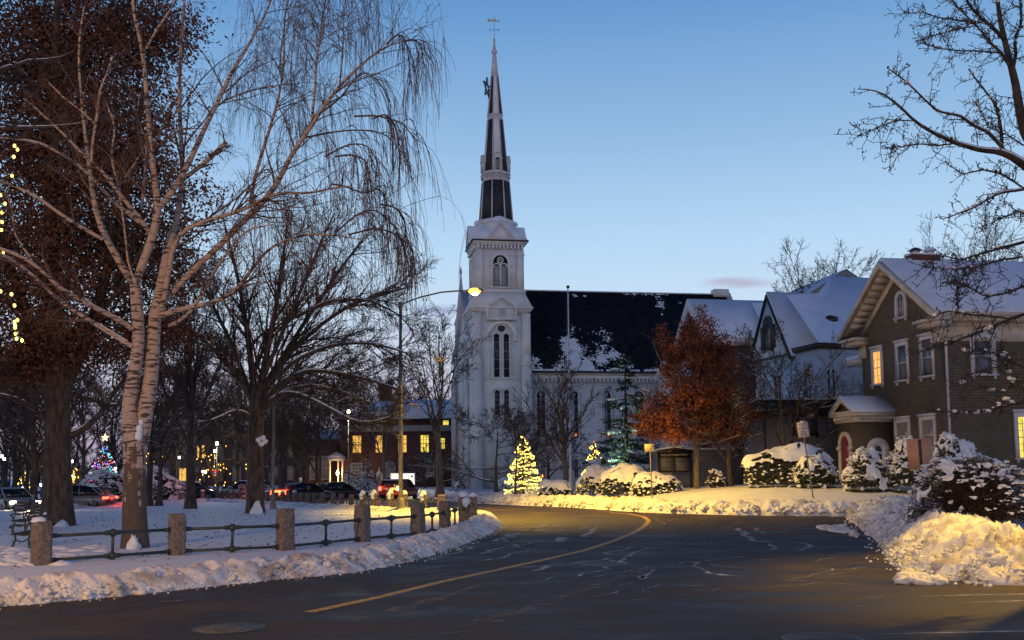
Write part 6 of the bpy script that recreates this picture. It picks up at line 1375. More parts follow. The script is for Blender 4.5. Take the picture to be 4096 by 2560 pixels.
generic('roof_tree', 'bare tree crown rising behind the pale house roof', far(3300, 112, 0), 25, .35, np.random.RandomState(24), nl=14, fork=.5, spread=(15, 45), k2=8, k3=7, k4=2, up=.5, snow=0, rmin=.02, width=1.3, group='trees behind the roofs')
generic('roof_tree', 'bare twiggy tree rising behind the brown house ridge', far(3960, 78, 0), 21.5, .3, np.random.RandomState(25), nl=12, fork=.5, spread=(15, 45), k2=8, k3=7, k4=3, up=.5, snow=0, rmin=.013, width=1.1, group='trees behind the roofs')
# background woods: individual trees, copied
protos = [generic('park_tree', 'bare dark park tree far behind the common', far(900, 110, 0), 14, .25, np.random.RandomState(60+k), nl=11, fork=.15, spread=(20, 55), k2=8, k3=8, k4=4, up=.25, snow=.35, rmin=.018, width=1.15, group='bare park trees far behind the common') for k in range(3)]
spots = [(60, 92, 1.0), (180, 105, 1.15), (330, 125, 1.3), (450, 130, 1.2), (560, 118, 1.1), (690, 128, 1.25), (800, 112, 1.0), (900, 132, 1.2), (1000, 140, 1.35), (1090, 118, 1.05), (1180, 112, 1.0), (1270, 128, 1.15), (1360, 150, 1.4), (-60, 110, 1.2), (1120, 96, .75), (1215, 98, .7), (270, 90, .8), (700, 98, .7), (20, 130, 1.5), (950, 104, .8), (1480, 165, 1.5), (1660, 165, 1.4), (110, 75, .7)]
WORDS = 'first second third fourth fifth sixth seventh eighth ninth tenth eleventh twelfth thirteenth fourteenth fifteenth sixteenth seventeenth eighteenth nineteenth twentieth twenty-first twenty-second twenty-third'.split()
order = sorted(range(len(spots)), key=lambda k: spots[k][0])
for k, (px, Y, s) in enumerate(spots):
    a = far(px, Y, 0); q = protos[k % 3]
    if k < 3: q.location = a; q.scale = (s, s, s)
    else: q = copy_tree(q, a, rng.rand()*6, sc=s)
    side = 'left of the birch trunk' if px < 500 else 'between birch and elm' if px < 1000 else 'right of the elm trunk' if px < 1500 else 'beside the church tower'
    q['label'] = 'bare park tree far back %s, %s counting from the left' % (side, WORDS[order.index(k)])

# ---------------------------------------------------------------- near tree at the right edge
rng = np.random.RandomState(77); NY = 17
def q4(l): return [(3300+x/1.3744, y/1.3744, r) for x, y, r in l]
nr = tree_obj('bare_pear_tree', 'near bare tree with knobbly spurred twigs reaching in at the upper right', 'pear tree', (at(4330, 1890, NY).x, NY, .3))
NLs = [([(4330, 2350, 80), (4325, 1900, 62), (4310, 1300, 52), (4290, 900, 46), (4230, 700, 34), (4150, 620, 28)], 0, 0),
 (q4([(1180, 860, 30), (1094, 720, 24), (1070, 600, 21), (1045, 450, 18), (1020, 350, 16), (985, 210, 13), (960, 100, 11), (945, -40, 9)]), 0, .5),
 (q4([(1030, 390, 10), (1050, 300, 8), (1042, 220, 7), (1080, 130, 6), (1075, 0, 5), (1065, -60, 4)]), .3, 1),
 (q4([(985, 215, 10), (920, 150, 9), (860, 100, 7), (800, 40, 6), (760, -40, 5)]), .2, -.6),
 (q4([(1015, 360, 8), (960, 280, 7), (900, 230, 6), (860, 170, 5), (800, 110, 4), (730, 40, 4), (680, -20, 3)]), .1, .8),
 (q4([(1372, 1215, 30), (1290, 1060, 27), (1094, 905, 20), (1030, 865, 17), (985, 830, 15), (900, 835, 12), (800, 815, 11), (700, 780, 10), (610, 740, 8), (550, 705, 7), (480, 660, 6), (430, 600, 6), (380, 560, 5), (330, 520, 4), (290, 490, 3), (180, 490, 2)]), 0, -1.2),
 (q4([(985, 825, 9), (950, 780, 9), (890, 720, 8), (810, 690, 7), (740, 630, 6), (640, 620, 5), (590, 590, 5), (540, 540, 4), (480, 480, 4), (420, 430, 3), (340, 370, 2)]), 0, -.6),
 (q4([(975, 820, 8), (965, 680, 7), (940, 580, 6), (890, 510, 5), (840, 450, 4), (790, 380, 3)]), .1, .9),
 (q4([(1094, 1040, 7), (960, 1060, 6), (870, 1110, 5), (800, 1150, 4), (720, 1180, 3), (650, 1205, 2)]), -.4, -1.2), (q4([(1094, 1035, 5), (980, 960, 5), (870, 930, 4), (760, 960, 3), (670, 900, 2)]), -.2, .5),
 (q4([(1094, 1330, 8), (980, 1360, 7), (870, 1390, 5), (740, 1430, 4), (640, 1400, 3), (540, 1470, 2)]), -.6, -1.4),
 (q4([(700, 790, 4), (620, 800, 4), (520, 790, 3), (430, 805, 3), (340, 815, 2)]), -.7, -1.4), (q4([(480, 665, 3), (400, 660, 3), (320, 690, 2), (180, 745, 1.5)]), -1, -1.7), (q4([(950, 290, 4), (850, 280, 4), (750, 280, 3), (620, 265, 3), (520, 235, 2)]), .2, -.5),
 (q4([(830, 125, 4), (730, 110, 4), (640, 100, 3), (540, 70, 2), (430, 70, 1.5)]), .3, 1), (q4([(830, 140, 3), (730, 160, 3), (620, 190, 2.5), (500, 225, 1.5)]), .5, 1.4), (q4([(1094, 800, 4), (1000, 740, 3), (900, 700, 3), (830, 560, 2)]), .3, .7), (q4([(1150, 1200, 5), (1060, 1160, 4), (980, 1195, 3), (930, 1200, 2)]), -.3, -.8)]
def r8(l): return [(3300+x/2.16, 1000+y/2.16, r) for x, y, r in l]
NLs += [(r8([(1900, 480, 9), (1719, 560, 8), (1600, 590, 7), (1500, 640, 6), (1380, 690, 6), (1200, 760, 5), (1050, 820, 4), (900, 850, 3), (740, 910, 2)]), -.8, -2.2), (r8([(1600, 590, 4), (1400, 570, 4), (1200, 550, 3), (1060, 520, 3), (900, 600, 2), (720, 590, 1.6)]), -1, -2.4),
        (r8([(1850, 1280, 7), (1700, 1320, 6), (1560, 1340, 6), (1400, 1390, 4), (1250, 1400, 3), (1050, 1400, 3), (880, 1380, 2)]), -1, -2.6), (r8([(1800, 900, 5), (1650, 960, 4), (1450, 1020, 3), (1280, 1060, 2.5), (1120, 1180, 2)]), -1, -2), (r8([(1800, 1100, 5), (1650, 1130, 4), (1550, 1230, 3), (1350, 1180, 2)]), -.6, -1.6),
        (r8([(1850, 250, 7), (1719, 310, 6), (1550, 380, 5), (1380, 400, 4), (1200, 290, 3), (1010, 280, 2)]), -.5, -1.8), (r8([(1700, 60, 5), (1500, 90, 5), (1300, 150, 4), (1100, 165, 3), (860, 150, 2)]), -.8, -2), (r8([(1150, 540, 3), (1140, 380, 2.5), (1200, 220, 2)]), -1.4, -1.6), (r8([(1719, 1020, 4), (1500, 900, 3), (1330, 860, 2), (1200, 900, 1.6)]), -1, -2)]
NI = [interp(l, NY+a, NY+b, 30) for l, a, b in NLs]
mb = MB()
for P, Rr in NI:
    w_ = .018*(fbm(np.arange(30)*.7, P[:, 0]*3, 3, 5)-.45)[:, None]*np.array([1, 1, 1.5]); P[1:] += w_[1:]
    mb.tubes(P, Rr*(1.05 if Rr[0] > .2 else .86), 12 if Rr[0] > .15 else 7)
put(mb, 'trunk', MT['bark_dark'], nr)
LP_ = np.stack([e[0] for e in NI[1:]]); LR_ = np.stack([e[1] for e in NI[1:]])
a2, r2 = sprout(LP_, LR_, 17, rng, .1, 1, (35, 75), (.12, .62), 9, .2, -.02, .35, .45, .0045, plen=np.full(len(LP_), 1.15), shrink=.2, rmax=.010)
a3, r3_ = sprout(a2, r2, 6, rng, .1, 1, (40, 90), (.12, .35), 5, .3, -.05, .5, .7, .0038, shrink=.2); a4, r4 = sprout(LP_, LR_, 48, rng, .08, 1, (50, 95), (.02, .07), 3, .25, -.05, .9, .5, .005, plen=np.full(len(LP_), 1.), shrink=0, rmax=.006)
mb = MB().tubes(a2, r2, 5).tubes(a3, r3_, 4).tubes(a4, r4, 4)
bud = np.concatenate([a3[:, -1], a4[:, -1], a2[:, -1]]); mb.blobs(bud, .0085, rng, 1.2, .2); put(mb, 'branches', MT['twig_dark'], nr)
mb = MB(); snow_on(mb, LP_[[4, 5, 6, 7]], LR_[[4, 5, 6, 7]], rng, dens=.8, k=7, thr=.9)
ii = rng.randint(0, len(LP_), 95); jj = rng.randint(6, 30, 95); ok = LR_[ii, jj] > .008; C = LP_[ii, jj][ok]; C[:, 2] += LR_[ii, jj][ok]+.008
mb.blobs(C, rng.uniform(.018, .042, len(C)), rng, .75, .15)
C = np.array([tuple(at(3300+x/2.16, 1000+y/2.16, NY-1.8)) for x, y in [(1160, 1160), (1300, 1400), (1395, 1390), (1145, 1430), (1530, 1210), (1550, 1240), (1555, 1280), (1560, 1330), (1680, 1030), (1700, 1130), (970, 570), (1470, 620), (1640, 880), (1210, 855)]]); tw_ = np.concatenate([LP_.reshape(-1, 3), a2.reshape(-1, 3)]); C = np.array([tw_[np.argmin(((tw_-c)*np.array([1, .25, 1])**1)[:, 0]**2+((tw_-c)[:, 2])**2+.02*((tw_-c)[:, 1])**2)] for c in C]); C[:, 2] -= .005
C = np.repeat(C, 4, 0)+rng.randn(len(C)*4, 3)*np.array([.022, .022, .012]); mb.blobs(C, rng.uniform(.015, .038, len(C)), rng, .8, .2)
put(mb, 'snow', MT['snow'], nr)
mb = MB().quads(np.array([tuple(at(3300+x/2.16, 1000+y/2.16, NY-1.7)) for x, y in [(1630, 665), (1420, 940), (1450, 1050), (1340, 1080), (1140, 1045), (1540, 780), (1670, 600), (1290, 1010), (1155, 1190)]]), .03, rng, .8); LY = mat('leaf_yellow', (.35, .18, .03), .6); put(mb, 'leaves', LY, nr, False)

# ---------------------------------------------------------------- red oak with autumn leaves
rng = np.random.RandomState(44); ob = far(2787, 61)
oak = tree_obj('red_oak', 'oak still covered in rusty red and orange leaves behind the snow ridge', 'oak tree', ob)
OY = 61
OL = [interp(l, OY+a, OY+b, NLM) for l, a, b in [([(2790, 2015, 17), (2789, 1960, 14), (2787, 1850, 12), (2788, 1720, 11), (2790, 1600, 9), (2780, 1450, 7), (2790, 1330, 4), (2800, 1275, 2)], 0, 0),
  ([(2789, 1740, 7), (2700, 1690, 6), (2600, 1660, 5), (2530, 1670, 3)], 0, -1), ([(2788, 1760, 7), (2880, 1700, 6), (2980, 1660, 5), (3060, 1640, 3)], 0, -.5), ([(2789, 1680, 7), (2720, 1560, 6), (2640, 1440, 4), (2610, 1360, 2)], 0, 1), ([(2788, 1640, 7), (2870, 1540, 5), (2960, 1440, 4), (2990, 1380, 2)], 0, 1),
  ([(2788, 1700, 6), (2840, 1650, 5), (2900, 1600, 4), (2980, 1560, 2)], 0, -2.2), ([(2788, 1700, 6), (2740, 1640, 5), (2660, 1600, 4), (2600, 1560, 2)], 0, -2.2), ([(2788, 1700, 6), (2780, 1600, 5), (2740, 1500, 3)], 0, -2), ([(2788, 1650, 6), (2800, 1500, 5), (2830, 1380, 2)], 0, 2), ([(2788, 1760, 5), (2760, 1750, 4), (2640, 1740, 3), (2500, 1700, 2)], 0, -1.8), ([(2788, 1770, 5), (2860, 1770, 4), (2960, 1740, 2)], 0, -1.8)]]
mb = MB(); [mb.tubes(P, Rr, 8) for P, Rr in OL]; put(mb, 'trunk', MT['bark_young'], oak)
LP_ = np.stack([e[0] for e in OL]); LR_ = np.stack([e[1] for e in OL])
a2, r2 = sprout(LP_, LR_, 10, rng, .25, 1, (30, 65), (.2, .42), 7, .14, 0, .3, .5, .012); a3, r3_ = sprout(a2, r2, 6, rng, .1, 1, (30, 65), (.4, .7), 5, .15, 0, .4, .6, .01)
put(MB().tubes(a2, r2, 4).tubes(a3, r3_, 3), 'branches', MT['twig_dark'], oak)
C = []
for (cx, cy, rx, ry, dy, w) in [(2790, 1640, 210, 120, 0, 1.3), (2640, 1650, 130, 90, -1, .7), (2930, 1640, 140, 110, -.5, .85), (2780, 1480, 150, 110, 0, .9), (2660, 1450, 55, 90, 0, .3), (2790, 1350, 85, 85, 0, .34), (2810, 1420, 110, 80, 0, .4), (2880, 1440, 90, 90, .5, .4), (2570, 1710, 70, 45, -1.3, .24), (2700, 1735, 150, 45, -1, .45), (2900, 1740, 130, 40, 0, .35), (2960, 1540, 60, 80, 0, .22), (2630, 1350, 25, 70, 0, .07), (3040, 1640, 60, 50, 0, .14), (2850, 1300, 22, 60, 0, .07), (2795, 1265, 28, 60, 0, .08), (2740, 1320, 26, 60, 0, .08), (2690, 1400, 26, 60, 0, .08), (2910, 1380, 26, 60, 0, .08), (2520, 1660, 40, 25, -1, .06), (2740, 1570, 130, 70, -2, .4), (2870, 1570, 110, 60, -2, .3)]:
    cx = 2785+(cx-2785)*.84; rx *= .84; n = int(3500*w); c = at(cx, cy, OY+dy); m = n//14; p = norm(rng.randn(m, 3))*(rng.rand(m, 1)**.45)
    p = p*np.array([rx, min(rx, 150)*.8, ry])*OY/4096+np.array(c); C.append(np.repeat(p, 14, 0)+rng.randn(m*14, 3)*np.array([.2, .2, .15]))
C = np.concatenate(C); put(MB().quads(C, .085, rng, .8), 'leaves', MT['leaf_oak'], oak, False)
mb = MB(); snow_on(mb, a2, np.maximum(r2, .03), rng, dens=.22, k=4); put(mb, 'snow', MT['snow'], oak)

# ---------------------------------------------------------------- conifers
def conifer(name, label, base, H, Rb, rng, group=None, tiers=18, per=13, snow=.5, droop=.35, needle=.13, cat='fir tree', top=.02, nd=26, z0=.06, bmat='needle', zj=.25, rj=(.72, 1.08)):
    root = tree_obj(name, label, cat, base, group); b = np.array(base, float)
    MB().lathe([(H*.022, 0), (H*.016, H*.4), (.01, H)], k=8).build('trunk', MT['bark_dark'], root)
    P = []; 
    for i in range(tiers):
        f = i/(tiers-1); zb_ = H*(z0+(1-z0)*f*.97); r = Rb*(1-f)**.85+top*H*.5; k = max(int(per*(1-f*.6)), 5)
        for j in range(k):
            a = (j+rng.rand()*.6)*2*math.pi/k+i; rr = r*rng.uniform(*rj); u = np.linspace(0, 1, 6); z = min(zb_+rng.randn()*zj*H/tiers, H*.985)
            P.append(np.stack([math.cos(a)*rr*u, math.sin(a)*rr*u, z-droop*rr*u**1.3+.12*rr*u**3+rng.randn()*.01*H+0*u], 1))
    P = np.array(P)+b; ln = np.linalg.norm(P[:, -1]-P[:, 0], axis=1)
    tot = (np.clip(ln/needle, 4, 60)*nd/9).astype(int)
    ii = np.repeat(np.arange(len(P)), tot); t = rng.rand(len(ii))**.75; f = t*5; j = np.minimum(f.astype(int), 4); fr = (f-j)[:, None]
    C = P[ii, j]*(1-fr)+P[ii, j+1]*fr; d = norm(P[ii, j+1]-P[ii, j]); C = C+rng.randn(len(C), 3)*np.array([.25, .25, .14])*np.minimum(ln[ii][:, None]*.5, needle*3)
    # narrow needle sprays pointing outward
    s_ = norm(np.cross(d, rng.randn(len(d), 3))); sz = needle*rng.uniform(.6, 1.4, (len(d), 1)); e = norm(d+rng.randn(len(d), 3)*.45)
    v = np.stack([C-s_*sz*.22, C+s_*sz*.22, C+e*sz*1.5], 1)
    mb = MB(); mb.add(v.reshape(-1, 3), np.arange(len(v)*3).reshape(-1, 3)); mb.tubes(P, np.full(P.shape[:2], H*.002+.006), 3); put(mb, 'foliage', MT[bmat], root, False)
    if snow:
        mb = MB(); sel_ = rng.rand(len(P)) < snow; Q = P[sel_].copy(); Q[..., 2] += needle*.35; l2 = ln[sel_]
        prof = np.array([.25, .7, 1, 1.1, .9, .2]); rad = l2[:, None]*.085*prof[None]*rng.uniform(.5, 1.2, (len(Q), 1)); mb.tubes(Q, np.minimum(rad, .22), 5)
        put(mb, 'snow', MT['snow'], root)
    return root, P
rng = np.random.RandomState(90)
conifer('snowy_spruce', 'small snow laden spruce just right of the thin black lamp pole', far(1470, 108), 4.1, 1.35, rng, 'snowy spruces by the brick hall', 12, 11, .95, .45, .12)
conifer('snowy_spruce', 'squat snow laden spruce behind the thin black lamp pole', far(1398, 106), 3.1, 1.5, rng, 'snowy spruces by the brick hall', 10, 11, .95, .45, .12)
def put_lights(root, P, m, every, r, name='light_string', swag=5, seed=0, Hh=4, Rb=1.5, base=(0, 0, 0), turns=9, cols=None, pts=120):
    rng = np.random.RandomState(seed); b = np.array(base); out = []
    for t in range(turns):
        f = (t+.5)/turns; z = Hh*(.08+.88*f); rr = Rb*(1-f)**.85+.06*Hh*.2; n = max(int(2*math.pi*rr/every), 5); a0 = rng.rand()*6
        a = a0+np.linspace(0, 2*math.pi, n, endpoint=False); sw = np.abs(np.sin(a*swag/2+t))*.30*Hh/turns
        w_ = 1+.16*(vn(a*1.3+t, a*0+t*3, seed)-.5)*2; C = np.stack([np.cos(a)*rr*w_, np.sin(a)*rr*w_, z-sw-rr*.32+.16*np.sin(a+t*2.1)+rng.randn(n)*.04], 1)+b; C = C[rng.rand(n) < .86]; out.append(C)
    if cols is None:
        for C in out: string_lights(root, name, C, r, m)
    else:
        A = np.concatenate(out); c = rng.randint(0, len(cols), len(A))
        for k, cn in enumerate(cols): o = string_lights(root, name, A[c == k], r, cn); o['label'] = '%s bulbs' % cn.split('_')[1]
b = far(2095, 84); r_, P = conifer('lit_fir', 'taller fir wound with warm yellow lights before the church tower', b, 4.9, 1.55, rng, 'firs wound with yellow lights', 15, 12, .35, .4, .12)
put_lights(r_, P, 'bulb_warm', .135, .042, base=b, Hh=5.0, Rb=1.65, turns=12, seed=1)
o_w = [lamp('string_glow', 'POINT', (x, y, z), 26, (1, .68, .18), r_, shadow_soft_size=.6) for x, y, z in ((0, -1.6, 1.0), (.8, -1.1, 2.2), (-1.4, -1.2, .8))]
b = far(2377, 88); r_, P = conifer('lit_fir', 'shorter fir wound with warm yellow lights behind the snowy yews', b, 4.0, 1.35, rng, 'firs wound with yellow lights', 12, 11, .3, .4, .12)
put_lights(r_, P, 'bulb_warm', .14, .042, base=b, Hh=4.25, Rb=1.4, turns=10, seed=2)
lamp('string_glow', 'POINT', (0, -1.4, 1.6), 26, (1, .68, .18), r_, shadow_soft_size=.6)
b = far(417, 104, .6); r_, P = conifer('christmas_tree', 'tall Christmas tree with coloured lights and a golden star', b, 4.9, 1.95, rng, None, 14, 12, .15, .35, .14)
put_lights(r_, P, None, .17, .042, base=b, Hh=4.9, Rb=2.05, turns=10, seed=3, cols=['bulb_red', 'bulb_blue', 'bulb_green', 'bulb_orange', 'bulb_violet', 'bulb_cyan'])
mb = MB(); mb.prism([((.42 if k % 2 == 0 else .18)*math.sin(k*math.pi/5), (.42 if k % 2 == 0 else .18)*math.cos(k*math.pi/5)) for k in range(10)], -.04, .04, Matrix.Translation((0, 0, 5.35))); mb.build('star', MT['bulb_white'] if False else emis('star_gold', (1, .72, .3), 2.2, False), r_)
# large dark conifer with heavy snow left of the red oak, uplit green-white
b = far(2508, 72); b = (b[0], 72, b[2]); sp_, P = conifer('snowy_pine', 'ragged dark pine with thick snow pads between church and red oak', b, 9.6, 3.2, np.random.RandomState(91), None, 15, 9, .45, .18, .26, 'pine tree', .05, 44, .12, zj=.9, rj=(.45, 1.15))
fx = at(2470, 1890, 70.2); fld_ = thing('floodlight', 'small garden floodlight shining greenish light up into the dark pine', 'floodlight', (fx.x, 70.2, float(zl(fx.x, 70.2))))
MB().lathe([(.06, 0), (.05, .3)], k=8).box(-.14, .14, -.1, .1, .3, .5).build('housing', MT['black'], fld_)
s_ = lamp('flood_spot', 'SPOT', (0, .05, .56), 1500, (.62, 1, .72), fld_, spot_size=R(62), spot_blend=.6, shadow_soft_size=.08); s_.rotation_euler = (R(180-22), R(12), 0)

# ---------------------------------------------------------------- shrubs
def shrub(name, label, c, rx, ry, rz_, seed, style='mound', snowf=.6, group=None, fm='yew', nleaf=5000, ls=.07, cat='shrub', lump=.16, nlump=260, twigs=0):
    rng = np.random.RandomState(seed); root = thing(name, label, cat, tuple(c), group=group)
    def shape(n_):
        th = np.arctan2(n_[:, 1], n_[:, 0]); w = 1+.16*(vn(n_[:, 0]*2.2+7, n_[:, 2]*2.2+n_[:, 1]*1.5+3, seed)-.5)*2+.10*(vn(n_[:, 0]*5+1, n_[:, 2]*5+n_[:, 1]*4, seed+1)-.5)
        return n_*w[:, None]*np.array([rx, ry, rz_])
    n_ = norm(rng.randn(nleaf, 3)); n_[:, 2] = np.abs(n_[:, 2])**.9*np.sign(n_[:, 2]+.25); n_ = norm(n_); p = shape(n_)*(1-.35*rng.rand(nleaf, 1)**2); p[:, 2] = np.maximum(p[:, 2]+rz_*.12, .02)
    mb = MB().quads(p, ls, rng, .55, up=0)
    if twigs:
        st = np.zeros((twigs, 3)); st[:, :2] = rng.randn(twigs, 2)*np.array([rx, ry])*.16
        dn = norm(rng.randn(twigs, 3)+np.array([0, 0, .3])); dn[:, 2] = np.abs(dn[:, 2]); e_ = shape(dn)*rng.uniform(.85, 1.08, (twigs, 1)); e_[:, 2] += rz_*.1
        u = np.linspace(0, 1, 8)[None, :, None]; Pp = st[:, None]*(1-u)+e_[:, None]*u; Pp[..., 2] += .18*rz_*np.sin(u[..., 0]*np.pi); Pp += rng.randn(twigs, 8, 3)*.02
        Rr = np.linspace(.014, .004, 8)[None]*np.ones((twigs, 1)); mb.tubes(Pp, Rr, 4)
        t2, tr2 = sprout(Pp, Rr, 5, rng, .35, 1, (20, 50), (.12, .3), 5, .15, -.03, .5, .6, .003); mb.tubes(t2, tr2, 3)
    mb.build('foliage', MT[fm], root)
    if style == 'mound':
        V, Fc = _I5; n_ = V; s = shape(n_)*1.03; s[:, 2] += rz_*.12
        nz = fbm(n_[:, 0]*3+9, n_[:, 1]*3+n_[:, 2]*2.5+4, 4, seed+3)
        f = n_[:, 2]+.9*(nz-.47)+.25*(vn(n_[:, 0]*14, n_[:, 2]*14+n_[:, 1]*9, seed+4)-.5)
        s *= (1+.07*billow(n_[:, 0]*5+3, n_[:, 1]*5+n_[:, 2]*4, seed+6)+.04*billow(n_[:, 0]*13+3, n_[:, 1]*13+n_[:, 2]*11, seed+7))[:, None]; s[:, 2] += lump*.5*np.clip(f-(1-snowf)*.6, 0, 1); s[:, 2] = np.maximum(s[:, 2], -.05)
        hole = vn(n_[:, 0]*9+3, n_[:, 2]*9+n_[:, 1]*7, seed+8)+.5*vn(n_[:, 0]*21+3, n_[:, 2]*21+n_[:, 1]*17, seed+9)
        keep = (f[Fc] > (1-snowf)*.95).all(1) & (hole[Fc].mean(1) > .34+.42*(1-np.clip(f[Fc].mean(1), 0, 1))); mb = MB(); mb.add(s, Fc[keep])
        m2_ = norm(rng.randn(nlump*2, 3)); m2_ = m2_[(m2_[:, 2] > -.2) & (m2_[:, 2] < .6)][:nlump]; p2 = shape(m2_); p2[:, 2] += rz_*.12; z2_ = .05+.06*rng.rand(len(m2_)); mb.blobs(p2, z2_, rng, .5, .25); mb.build('snow', MT['snow'], root, True)
    else:
        V, Fc = _I5; n_ = V; s = shape(n_); s[:, 2] += rz_*.13; k = 2.6/max(lump*5, .5)
        h1 = vn(s[:, 0]/lump*.7+50, s[:, 2]/lump*.8+s[:, 1]/lump*.5+50, seed+8); h2 = vn(s[:, 0]/lump*1.7+9, s[:, 2]/lump*1.8+s[:, 1]/lump*1.3+9, seed+9); h = h1*.55+h2*.45+.20*np.clip(n_[:, 2], -.5, 1)
        th_ = .84-.30*snowf; s = s*(1+(.55*lump/rx*np.clip(h-th_, 0, .3)/.3+.01*rng.randn(len(s))))[:, None]; s[:, 2] = np.maximum(s[:, 2], -.03)
        keep = (h[Fc] > th_).all(1) & (n_[Fc][:, :, 2] > -.3).all(1); mb0 = MB(); mb0.add(s, Fc[keep]); mb0.build('snow', MT['snow'], root, False)
        nlump = int(nlump*.6); n_ = norm(rng.randn(nlump*3, 3)); n_ = n_[(n_[:, 2] > -.15)]; pr = np.clip(.35+n_[:, 2], 0, 1); n_ = n_[rng.rand(len(n_)) < pr*snowf*1.6][:nlump]
        p = shape(n_)*rng.uniform(.97, 1.05, (len(n_), 1)); p[:, 2] += rz_*.13; sz = lump*rng.uniform(.2, .8, len(n_))**1.2*(.6+.5*np.clip(n_[:, 2], 0, 1))
        mb = MB(); C = np.concatenate([p]+[p+rng.randn(*p.shape)*sz[:, None]*np.array([1.1, 1.1, .4]) for _ in range(3)]); mb.blobs(C, np.concatenate([sz]+[sz*s for s in (.7, .55, .4)]), rng, .5, .22); mb.build('snow', MT['snow'], root, True)
    return root
_I5 = _ico(5)
def shr(name, label, x0, x1, yt, yb, Y, seed, zb=None, **k):
    p = at((x0+x1)/2, yb, Y); q = at((x0+x1)/2, yt, Y); rx = (x1-x0)/2*Y/4096; z = float(zl(p.x, Y)) if zb is None else zb; hz = (q.z-z)/1.14
    return shrub(name, label, (p.x, Y, z-.05), rx, min(rx*.8, 1.6), hz, seed, **k)
GY = 'snow covered yews along the church lawn'
shr('snowy_yew', 'leftmost low yew mound in front of the flagpole, dark underside', 2149, 2301, 1920, 1986, 66, 1, snowf=.5, group=GY)
shr('snowy_yew', 'tall yew mound under deep snow behind the pair near the lit fir', 2301, 2480, 1868, 1980, 66, 2, snowf=.6, group=GY)
shr('snowy_yew', 'widest yew mound with a dark diagonal gap in its snow', 2375, 2600, 1872, 1996, 62, 3, snowf=.5, group=GY)
shr('snowy_yew', 'rounded yew mound below the street name board', 2532, 2724, 1895, 1996, 60, 4, snowf=.52, group=GY)
shr('snowy_mound', 'smooth snow covered mound at the foot of the church tower', 1982, 2100, 1912, 1955, 100, 5, snowf=1.5, nleaf=300)
GH_ = 'snowy hedges by the brown house'
shr('snowy_hedge', 'wide hedge with a thick snow cap behind the leaning parking sign', 2983, 3340, 1790, 1968, 54.5, 6, snowf=.42, group=GH_, nleaf=14000, lump=.2)
shr('snowy_hedge', 'lower clumpy hedge right behind the leaning parking sign post', 3185, 3352, 1815, 1968, 52.5, 7, style='clump', snowf=.8, group=GH_, nlump=320, lump=.2)
shr('snowy_hedge', 'clumpy snowy hedge below the porch window', 3368, 3567, 1812, 1963, 50.5, 8, style='clump', snowf=.85, group=GH_, nlump=420, lump=.2)
shr('snowy_hedge', 'snowy shrub behind the orange board below the windows', 3567, 3741, 1755, 1950, 49.5, 9, style='clump', snowf=.85, group=GH_, nlump=420, lump=.22)
shr('snowy_hedge', 'dome shaped shrub thick with snow behind the big corner bush', 3735, 3930, 1738, 1930, 46.5, 10, style='clump', snowf=1.0, group=GH_, nlump=420, lump=.2, zb=.8)
shr('snowy_bush', 'big twiggy bush with snow clumps on the near corner lawn', 3660, 4150, 1815, 2120, 26.5, 11, zb=.36, style='clump', snowf=.52, fm='shrub', nleaf=19000, ls=.028, nlump=520, lump=.14, twigs=520)
shr('snowy_bush', 'tangled snow frosted thicket at the left behind the birch trunk', 300, 560, 1880, 2020, 78, 12, zb=.0, style='clump', snowf=1., fm='shrub', nleaf=8000, nlump=1500, lump=.16, twigs=150, group='snowy thickets behind the birch')
shr('snowy_bush', 'tangled snow frosted thicket at the right behind the birch trunk', 500, 735, 1875, 2018, 76, 13, zb=.0, style='clump', snowf=1., fm='shrub', nleaf=8000, nlump=1500, lump=.16, twigs=150, group='snowy thickets behind the birch')
shr('snowy_bush', 'small snowy bush at the foot of the far church turret', 1812, 1862, 1890, 1950, 104, 14, style='clump', snowf=.9, nlump=150, nleaf=1500)
shr('snowy_bush', 'small snowy bush under the bare branches by the board', 2830, 2900, 1880, 1970, 60, 15, style='clump', snowf=.5, nlump=120, nleaf=3000, fm='shrub')
